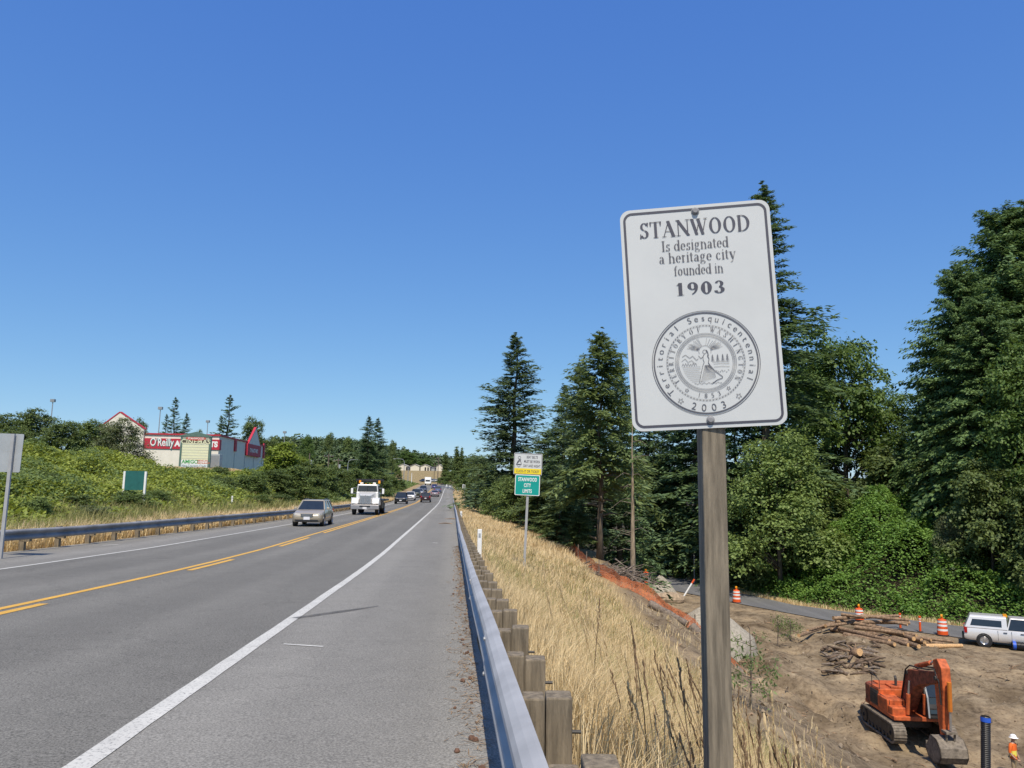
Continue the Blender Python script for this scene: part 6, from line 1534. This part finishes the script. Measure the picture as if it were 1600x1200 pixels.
# fallen logs under the orange fence
def ground_pt(px_, row_, up=0, z0=-6):
    v = at_z(px_, row_, z0)
    for _ in range(14): v = v.lerp(at_z(px_, row_, min(tz(v.x, v.y)+up, -.5)), .6)
    return v
v0, v1 = ground_pt(1062, 1001, .2), ground_pt(1104, 1006, .2)
def logpx(p0, r0, p1, r1, y, rd, label, seed): 
    a = at_y(p0, r0, y); b = at_y(p1, r1, y-.7); logat(a, b, rd, label, 'fallen trunks at the foot of the orange fence', seed, 'branch')
FENCE = [(7.9, 270), (7.9, 150), (7.9, 100), (7.9, 75), (7.9, 60), (7.9, 52), (8.0, 46), (8.2, 42.2), (8.9, 40.2), (9.9, 39.2), (11.0, 38.3), (12.2, 37.4), (13.4, 36.5), (14.4, 35.9)]
for (f0, f1, rd, lb, sd) in ((9.0, 10.3, .2, 'fallen trunk along the upper foot of the orange fence', 3), (10.4, 11.6, .26, 'fallen trunk with a pale cut end at the lower orange fence', 4), (11.7, 12.6, .27, 'thick grey trunk end beside the timber sign post', 5)):
    def fpos(f):
        i = min(int(f), len(FENCE)-2); u = f-i; t = FENCE[i][0]+(FENCE[i+1][0]-FENCE[i][0])*u; y = FENCE[i][1]+(FENCE[i+1][1]-FENCE[i][1])*u-.9
        x = t+float(xr(y)); return Vector((x, y, tz(x, y)+.15))
    logat(fpos(f0), fpos(f1), rd, lb, 'fallen trunks at the foot of the orange fence', sd, 'branch')
# orange silt fence
fe = thing('silt_fence', 'sagging orange plastic fence along the crest of the dry grass down to the pit', 'fence', (0, 0, 0))
mb = MB(); tops = []; vs = []; dense = []
for (t0, y0), (t1, y1) in zip(FENCE[:-1], FENCE[1:]):
    n = max(2, int(math.hypot((t1-t0), (y1-y0))/.3)); n = min(n, 60)
    for k in range(n): dense.append((t0+(t1-t0)*k/n, y0+(y1-y0)*k/n))
for i, (t, y) in enumerate(dense):
    x = t+float(xr(y)); z = tz(x, y); hgt = .50+.3*float(sstep(46, 60, y))+.25*float(vnoise(i*.23, 1.5))-.1*(i % 6 == 3)
    w0 = .08*(float(vnoise(i*.4, 7))-.5); vs.append([(x+w0, y, z-.05), (x+w0*2+.05, y, z+hgt*.5), (x+w0, y, z+hgt)])
mb.add([p for r in vs for p in r], [(k*3+i, k*3+i+1, (k+1)*3+i+1, (k+1)*3+i) for k in range(len(vs)-1) for i in range(2)]); mb.build('mesh', MT['mesh_orange'], fe)
for i in range(0, len(vs), 9):
    if len([c for c in fe.children]) > 80: break
    x, y, z = vs[i][0]; mb = MB(); mb.box((x, y+.05, z+.45), (.05, .05, .9)); mb.build('stake', MT['branch'], fe)
# gravel heaps and boulder
def heap(px0, px1, rowb, rowt, Y, label, m='gravel', name='gravel_heap'):
    a = at_y(px0, rowb, Y); b = at_y(px1, rowb, Y); c = (a+b)/2; R = (b.x-a.x)/2; z = tz(c.x, Y); H = at_y((px0+px1)/2, rowt, Y).z-z
    g = np.random.default_rng(int(px0)); nr_, na = 22, 60
    rr = np.linspace(0, 1.08, nr_)[:, None]; aa = np.linspace(0, 2*np.pi, na, endpoint=False)[None]
    x = R*rr*np.cos(aa)*(1+.1*np.sin(aa*3+1)); y = R*.95*rr*np.sin(aa)*(1+.08*np.cos(aa*2))
    zz = H*np.clip(1-rr**1.25, -.12, 1)*(1+0*aa)+.12*(fbm(x*2.5+px0, y*2.5, 4, 3)-.5)*(.4+rr)
    zz = zz-np.where(rr > 1.0, (rr-1.0)*14, 0)*(1+0*aa)
    zz = zz-.18*H*np.exp(-((x-.15*R)/.28/R)**2)*(y < 0)*np.clip(1-np.abs(rr-.4)*2, 0, 1)
    V = np.stack([x, y, zz], -1).reshape(-1, 3); i = np.arange(nr_*na).reshape(nr_, na)
    F = np.stack([i[:-1], np.roll(i[:-1], -1, 1), np.roll(i[1:], -1, 1), i[1:]], -1).reshape(-1, 4)
    me = npmesh(name, V, [F], MT[m]); me.polygons.foreach_set('use_smooth', [True]*len(me.polygons))
    o = link(name, me); o.location = (c.x, Y, z); tagp(o, label, 'gravel heap')
heap(1002, 1062, 926, 898, 72, 'smaller pale gravel heap behind the brush pile beside the side road')
heap(1036, 1174, 999, 944, 48.5, 'large pale gravel heap behind the orange fence and the sign post')
v = at_z(1045, 941, VAL); v.z = tz(v.x, v.y)
me = bpy.data.meshes.new('boulder'); g = np.random.default_rng(2)
mb = MB(); 
for_r = []
for i in range(9):
    th_ = math.pi*i/8; ring_ = []
    for j in range(14):
        ph = 2*math.pi*j/14; k = 1+.28*(float(vnoise(3*math.cos(ph)*math.sin(th_)+5, 3*math.sin(ph)*math.sin(th_)+3*math.cos(th_), 4))-.5)
        ring_.append((1.5*k*math.sin(th_)*math.cos(ph), .8*k*math.sin(th_)*math.sin(ph), .55*k*math.cos(th_)+.25))
    for_r.append(ring_)
mb.ring(for_r[::-1]); o = mb.build('boulder', MT['rock']); o.location = v; tagp(o, 'brown boulder between the two gravel heaps', 'boulder')
# small leafy sapling on the bare slope right of the sign post, and twiggy stems
def sapling(px_, row_, rt, label, m, sd):
    v = ground_pt(px_, row_); top_ = at_y(px_, rt, v.y); H = top_.z-v.z; g = random.Random(sd)
    o = thing('sapling', label, 'sapling', v)
    mb = MB(); mb.tube([(0, 0, -.1), (.03*H, 0, H*.5), (.02*H, 0, H)], [.035, .025, .01], 6)
    ends = []
    for k in range(14):
        z = H*g.uniform(.2, .95); a = g.uniform(0, 6.28); l = g.uniform(.3, .9)*(1.1-z/H)+.2; e = (math.cos(a)*l+.02*H, math.sin(a)*l, z+.3*l); mb.tube([(.025*H, 0, z), e], [.012, .005], 4); ends.append(e)
    mb.build('stem', MT['branch'], o)
    gg_ = np.random.default_rng(sd); n = 420; E2 = np.array(ends)[gg_.integers(0, len(ends), n)]*gg_.uniform(.75, 1.05, (n, 1))+gg_.normal(0, .12, (n, 3))
    V, F = kites(E2, unit(gg_.normal(0, 1, (n, 3))), gg_.uniform(.08, .2, n), gg_.uniform(.03, .07, n), unit(gg_.normal(0, 1, (n, 3))+np.array([0, 0, 1.])))
    link('leaves', npmesh('leaves', V, [F], m), o)
sapling(1172, 1105, 985, 'thin green sapling on the bare slope right of the sign post', MT['hemlock'], 3)
sapling(1215, 1010, 960, 'small leafy sapling at the top of the pit wall', MT['shrub'], 5)
sapling(1235, 1000, 966, 'smaller sapling right of the leafy one at the pit wall', MT['shrub'], 6)
# ------------------------------------------------------------ stuff nobody could count
def blades(n, tf, yf, seed, h=(.22, .52), w=(.0032, .0075), lean=.4, zoff=0, wscale=True, clumpy=.5):
    g = np.random.default_rng(seed)
    y = yf(g, n); t = tf(g, n, y); x = t+xr(y)
    if clumpy: 
        k = fbm(x*1.3, y*1.3, seed, 2) > clumpy*.75*g.random(n)+.12; x, y = x[k], y[k]; n = len(x)
    z = terrain(x, y)+zoff
    H = g.uniform(h[0], h[1], n)*(.55+.9*fbm(x*.6, y*.6, seed+3, 3))
    W = g.uniform(w[0], w[1], n)*(np.clip(y/9, 1, 12) if wscale else 1)
    a = g.uniform(0, 2*np.pi, n); wind = .5
    ln = np.stack([np.cos(a)*lean+.14, np.sin(a)*lean-.05], -1)*g.uniform(.3, 2.0, (n, 1))
    sdv = np.stack([-np.sin(a), np.cos(a), 0*a], -1)
    B = np.stack([x, y, z], -1)
    m1 = B+np.stack([ln[:, 0]*H*.25, ln[:, 1]*H*.25, H*.55], -1); tip = B+np.stack([ln[:, 0]*H, ln[:, 1]*H, H*(1-.25*np.hypot(ln[:, 0], ln[:, 1]))], -1)
    s = sdv*(W/2)[:, None]
    V = np.stack([B-s, B+s, m1+s*.75, m1-s*.75, tip], 1).reshape(-1, 3)
    i = np.arange(n)*5
    return V, [np.stack([i, i+1, i+2, i+3], -1), np.stack([i+3, i+2, i+4], -1)]
def logy(a, b): return lambda g, n: a*np.exp(g.random(n)*math.log(b/a))
edge_f = lambda y: np.interp(y, [0, 8, 14, 22, 30, 36, 40, 44, 60, 270], [3.6, 4.4, 5.4, 6.6, 7.2, 7.4, 7.5, 7.4, 7.2, 7.2])
def stuff(name, label, cat, geo, m): return tagp(link(name, npmesh(name, geo[0], geo[1], m)), label, cat, kind='stuff')
stuff('dry_grass', 'tall golden dry grass covering the slope right of the guardrail', 'grass', blades(215000, lambda g, n, y: np.maximum(.78+(edge_f(y)-.78)*g.random(n)**.9+g.normal(0, .25, n)*(y < 60), .70+.1*g.random(n)), logy(1.6, 75), 1, clumpy=.85), MT['straw'])
stuff('dry_grass', 'far golden grass beside the right guardrail', 'grass', blades(40000, lambda g, n, y: 1.0+5.9*g.random(n), lambda g, n: g.uniform(70, 270, n), 2, w=(.004, .009)), MT['straw'])
stuff('dry_grass', 'half green grass patches among the dry grass on the near slope', 'grass', blades(60000, lambda g, n, y: 1.2+6*g.random(n), logy(2.5, 42), 4, h=(.22, .5), clumpy=1.15), MT['straw_green'])
stuff('dry_grass', 'thin dry grass along the foot of the left guardrail', 'grass', blades(60000, lambda g, n, y: t_lrail(y)-.5-2.6*g.random(n)**1.3, lambda g, n: g.uniform(8, 150, n), 6, h=(.3, .8), w=(.006, .012), clumpy=.25), MT['straw'])
stuff('dry_grass', 'golden grass strip on the crest before the store', 'grass', blades(30000, lambda g, n, y: -27.5-6*g.random(n), lambda g, n: g.uniform(78, 108, n), 8, h=(.15, .4), w=(.006, .01), clumpy=.2), MT['straw'])
# weeds thinning out over the bare dirt
stuff('dry_grass', 'sparse dry weeds on the bare slope of the pit', 'grass', blades(5000, lambda g, n, y: edge_f(y)+5*g.random(n)**2, logy(6, 38), 9, h=(.15, .45), clumpy=.8), MT['straw'])
# stalks with dark seed heads close to the camera
def stalks(n, seed, tr, yr, hr):
    g = random.Random(seed); mb = MB()
    for k in range(n):
        y = g.uniform(*yr); t = g.uniform(*tr); x = t+float(xr(y)); z = tz(x, y); h = g.uniform(*hr); lx, ly = g.uniform(-.28, .05), g.uniform(-.15, .15)
        p0 = Vector((x, y, z)); p1 = p0+Vector((lx*h*.35, ly*h*.35, h*.6)); p2 = p0+Vector((lx*h, ly*h, h))
        mb.tube([p0, p1, p2], [.0035, .003, .002], 4, None, False)
        d = (p2-p1).normalized()
        for j in range(9):
            c = p2+d*(.024*j-.1); o = Vector((g.uniform(-1, 1), g.uniform(-1, 1), g.uniform(-.2, .8)))*.011
            mb.tube([c, c+o*.6+d*.02, c+o+d*.035], [.003, .0055, .002], 4, None, False)
    return mb
tagp(stalks(26, 3, (1.6, 2.7), (4.4, 7.5), (.65, 1.0)).build('seed_stalks', MT['straw_brown']), 'brown seed-headed weed stalks in the near dry grass beside the sign post', 'weeds', kind='stuff')
tagp(stalks(260, 5, (1.15, 5.0), (2.6, 12), (.55, 1.0)).build('grass_stalks', MT['straw']), 'pale seed-headed grass stalks in the near dry grass', 'grass', kind='stuff')
tagp(stalks(60, 8, (1.1, 2.4), (2.8, 6.0), (.4, .85)).build('weed_stems', MT['straw_brown']), 'thicket of thin brown stems between the guardrail and the sign post', 'weeds', kind='stuff')
# bramble thicket on the left bank
def leafcover(n, tf, yf, seed, hfun, leaf, m, name, label, cat, depth=.5, jit=0, xy=False):
    g = np.random.default_rng(seed); y = yf(g, n); t = tf(g, n, y); x = t+(0 if xy else xr(y)); h = hfun(x, y, t)
    k = h > .06; x, y, h, t = x[k], y[k], h[k], t[k]; n = len(x)
    z = terrain(x, y)+np.maximum(h-depth*np.abs(g.normal(0, .45, n)), .02)
    nr = unit(np.stack([g.normal(0, .55, n), g.normal(0, .55, n)-.15, np.ones(n)], -1)); D = unit(np.cross(nr, g.normal(0, 1, (n, 3))))
    L = g.uniform(*leaf, n); V, F = kites(np.stack([x, y, z], -1), D, L, L*.75, nr)
    return tagp(link(name, npmesh(name, V, [F], m)), label, cat, kind='stuff')
def bramble_h(x, y, t):
    h = .2+1.5*fbm(x*.28, y*.2, 31, 3)**1.5*1.3+.75*(vnoise(x*.8, y*.6, 12)-.5)
    e = sstep(14.0, 16.5, -t)*(.25+.75*sstep(15, 21, -t)); crest = 1-.9*sstep(25.5, 28.5, -t)*sstep(72, 82, y)
    hump = 1+.2*sstep(22, 27, -t)*(1-sstep(62, 75, y))
    return h*e*crest*hump
leafcover(260000, lambda g, n, y: -13.9-21*g.random(n)**.85, lambda g, n: 16*np.exp(g.random(n)*math.log(125/16.)), 11, bramble_h, (.12, .30), MT['bramble'], 'bramble_thicket', 'yellow-green bramble thicket covering the left bank', 'brambles', .55)
leafcover(40000, lambda g, n, y: -13.7-12*g.random(n), lambda g, n: g.uniform(95, 330, n), 13, lambda x, y, t: .3+1.6*fbm(x*.2, y*.15, 8, 2)*sstep(13.8, 16, -t), (.25, .5), MT['shrub'], 'verge_scrub', 'green scrub along the far left verge', 'scrub', .6)
stuff('grass_tufts', 'pale grass stems standing through the brambles on the left bank', 'grass', blades(60000, lambda g, n, y: -13.8-9*g.random(n)**1.5, lambda g, n: 17*np.exp(g.random(n)*math.log(110/17.)), 14, h=(.4, 1.0), w=(.004, .008), clumpy=1.0), MT['straw_green'])
def patch_h(x, y, t): return bramble_h(x, y, t)*1.25*(fbm(x*.35, y*.22, 77, 3) > .54+.08*(t > -19))+.0
leafcover(120000, lambda g, n, y: -14.3-18*g.random(n)**.9, lambda g, n: 16*np.exp(g.random(n)*math.log(115/16.)), 41, patch_h, (.09, .2), MT['shrub'], 'salal_patches', 'darker green leafy patches among the brambles on the left bank', 'undergrowth', .5)
# bright vines over the slope behind the side road
def vine_h(x, y, t):
    e = beyond(x, y); lum = fbm(x*.55, y*.55, 6, 3)
    core = np.exp(-((x/y-.462)/.115)**2)
    return (.6+4.6*core*sstep(2.5, 9, e)*(.55+.9*fbm(x*.4, y*.4, 4, 3))+2.2*np.maximum(lum-.35, 0)*2)*sstep(.7, 2.2, e)*(1-sstep(13, 17, e))
def uniform_q(q0, q1, x0, x1):
    st = {}
    def yf(g, n):
        q = q0+(q1-q0)*g.random(n); x = g.uniform(x0, x1, n); st['x'] = x; return (q-.83*x)/.56
    def tf(g, n, y): return st['x']
    return tf, yf
def uniform_e(e0, e1, y0, y1):
    st = {}
    def yf(g, n): st['y'] = g.uniform(y0, y1, n); return st['y']
    def tf(g, n, y): return np.interp(y, _FY, _FX)+(e0+(e1-e0)*g.random(n))/.8
    return tf, yf
tf, yf = uniform_e(.6, 17, 47, 92)
leafcover(150000, tf, yf, 15, vine_h, (.13, .30), MT['brightvine'], 'vine_bank', 'bright green vine-covered bank rising behind the side road', 'vines', .6, xy=True)
tf, yf = uniform_e(.1, 2.2, 48, 100)
g0 = np.random.default_rng(3); yq = yf(g0, 14000); xq = tf(g0, 14000, yq)
stuff('verge_grass', 'pale dry grass edging the far side of the side road', 'grass', blades(14000, lambda g, n, y: xq-xr(yq), lambda g, n: yq, 16, h=(.15, .4), w=(.003, .006), clumpy=.3), MT['straw'])
# brush pile at the crest: a tangle of grey branches
g = random.Random(9); mb = MB()
for k in range(330):
    px_, row_ = g.gauss(962, 25), g.gauss(904, 9)
    y = g.uniform(42, 46.5); c = at_y(px_, row_, y); zt0 = tz(c.x, y); c.z = max(zt0+.05, min(c.z, zt0+1.1))
    a = g.uniform(0, 6.28); l = g.uniform(.4, 1.8); d = Vector((math.cos(a), math.sin(a), g.uniform(-.4, .6)))*l
    k1 = c+d*.5+Vector((g.uniform(-.1, .1), 0, g.uniform(-.1, .1)))
    mb.tube([c-d*.5, c, k1], [g.uniform(.02, .06), .022, .008], 4, None, False)
tagp(mb.build('brush_pile', MT['branch']), 'tangled pile of grey cut branches at the crest beside the dead tree', 'brush pile', kind='stuff')
# sticks, bark and clods scattered on the pit slopes
mb = MB()
for k in range(520):
    y = g.uniform(20, 58); x = g.uniform(6, 32); t = x-float(xr(y)); q = .83*x+.56*y
    if t < float(edge_f(y))+.3 or q > 50.5: continue
    z = tz(x, y); a = g.uniform(0, 6.28); l = g.uniform(.1, .6)*g.random()**1.7+.06
    d = Vector((math.cos(a)*l, math.sin(a)*l, g.uniform(-.1, .2)*l)); c = Vector((x, y, z+.03))
    mb.tube([c-d, c+Vector((0, 0, .03)), c+d], [g.uniform(.012, .045), .02, .008], 4)
tagp(mb.build('wood_debris', MT['log']), 'broken sticks and bark strewn over the bare dirt', 'debris', kind='stuff')
mb = MB()
for k in range(1500):
    y = g.uniform(18, 58); x = g.uniform(5, 34); t = x-float(xr(y)); q = .83*x+.56*y
    if t < float(edge_f(y)) or q > 50.5: continue
    z = tz(x, y); s = g.uniform(.04, .18)*g.random()+.03
    mb.add([(x+s*g.uniform(-1, 1), y+s*g.uniform(-1, 1), z+s*g.uniform(-.5, 1)) for _ in range(5)]+[(x, y, z+s)], [(0, 1, 5), (1, 2, 5), (2, 3, 5), (3, 4, 5), (4, 0, 5)])
tagp(mb.build('dirt_clods', mat('dirt_clod', (.27, .21, .145), .95, 0, .25, 3)), 'clods and stones scattered over the excavated dirt', 'dirt', kind='stuff')
# cones, needles and grit against the guardrail
mb = MB(); mb2 = MB()
for k in range(34):
    y = 1.9+22*g.random()**1.6; x = float(t_rail(y))-.12-abs(g.gauss(0, .07))+float(xr(y)); z = float(roadz(y)); s = g.uniform(.012, .026)
    mb.lathe([(.001, 0), (s*.8, s*.3), (s, s*.9), (s*.6, s*1.7), (.001, s*2)], 6, Matrix.Translation((x, y, z+.004)) @ Matrix.Rotation(g.uniform(0, 6), 4, 'Z') @ Matrix.Rotation(1.4, 4, 'X'))
for k in range(1800):
    y = 1.7+28*g.random()**1.7; x = float(t_rail(y))-.06-abs(g.gauss(0, .13))*(1.3 if y < 3.5 else .8)+float(xr(y)); z = float(roadz(y))+.008; a = g.uniform(0, 6.28); l = g.uniform(.01, .05)
    d = Vector((math.cos(a), math.sin(a), g.uniform(-.05, .3)))*l; n = Vector((-d.y, d.x, 0)).normalized()*.0022*max(1, y/4); c = Vector((x, y, z))
    mb2.add([c-d-n, c+d-n, c+d+n, c-d+n], [(0, 1, 2, 3)])
tagp(mb.build('fir_cones', mat('cone_brown', (.13, .07, .045), .9, 0, .3, 20)), 'small brown cones lying along the foot of the right guardrail', 'cones', kind='stuff')
tagp(mb2.build('leaf_litter', MT['straw_brown']), 'dry needles and straw gathered against the right guardrail', 'litter', kind='stuff')
# dark scraps of bark, and a cast-shadow streak painted on the road
def scrap(px_, row_, l, w, label):
    c = at_z(px_, row_, -1.9)
    for _ in range(4): c = at_z(px_, row_, float(roadz(c.y))+.01)
    mb = MB(); mb.tube([c-Vector((l/2, .03, 0)), c+Vector((0, .04, .03)), c+Vector((l/2, -.03, 0))], [w*.4, w, w*.5], 6); tagp(mb.build('bark_scrap', MT['log']), label, 'bark')
scrap(696, 818, .9, .04, 'curved dark bark scrap on the right shoulder nearer the camera'); scrap(706, 811, 1.1, .04, 'dark bark scrap lying farther along the right shoulder')
a = at_z(468, 961, -1.68); b = at_z(592, 941, -1.7); a.z = float(roadz(a.y))+.007; b.z = float(roadz(b.y))+.007  # see-through dark sheet on the asphalt, a cast shadow put into colour
m_, nt_, b_ = newmat('painted_shadow'); n_ = noise(nt_, 6, 4); tr_ = N(nt_, 'ShaderNodeBsdfTransparent'); mx_ = N(nt_, 'ShaderNodeMixShader'); r_ = ramp(nt_, n_.outputs[0], [(.3, (.25,)*3), (.7, (.6,)*3)])
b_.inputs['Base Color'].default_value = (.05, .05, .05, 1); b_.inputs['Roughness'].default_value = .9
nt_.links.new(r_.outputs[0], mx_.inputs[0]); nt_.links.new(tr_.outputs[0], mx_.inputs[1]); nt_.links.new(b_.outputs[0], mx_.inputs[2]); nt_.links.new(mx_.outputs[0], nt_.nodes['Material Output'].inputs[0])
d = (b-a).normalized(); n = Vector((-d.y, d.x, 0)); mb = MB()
mb.add([a-n*.07-d*.1, a+d*.8-n*.09, b-n*.02, b+n*.02, a+d*.8+n*.07, a+n*.06-d*.1], [(0, 1, 4, 5), (1, 2, 3, 4)]); tagp(mb.build('painted_shadow', m_), kind='structure')
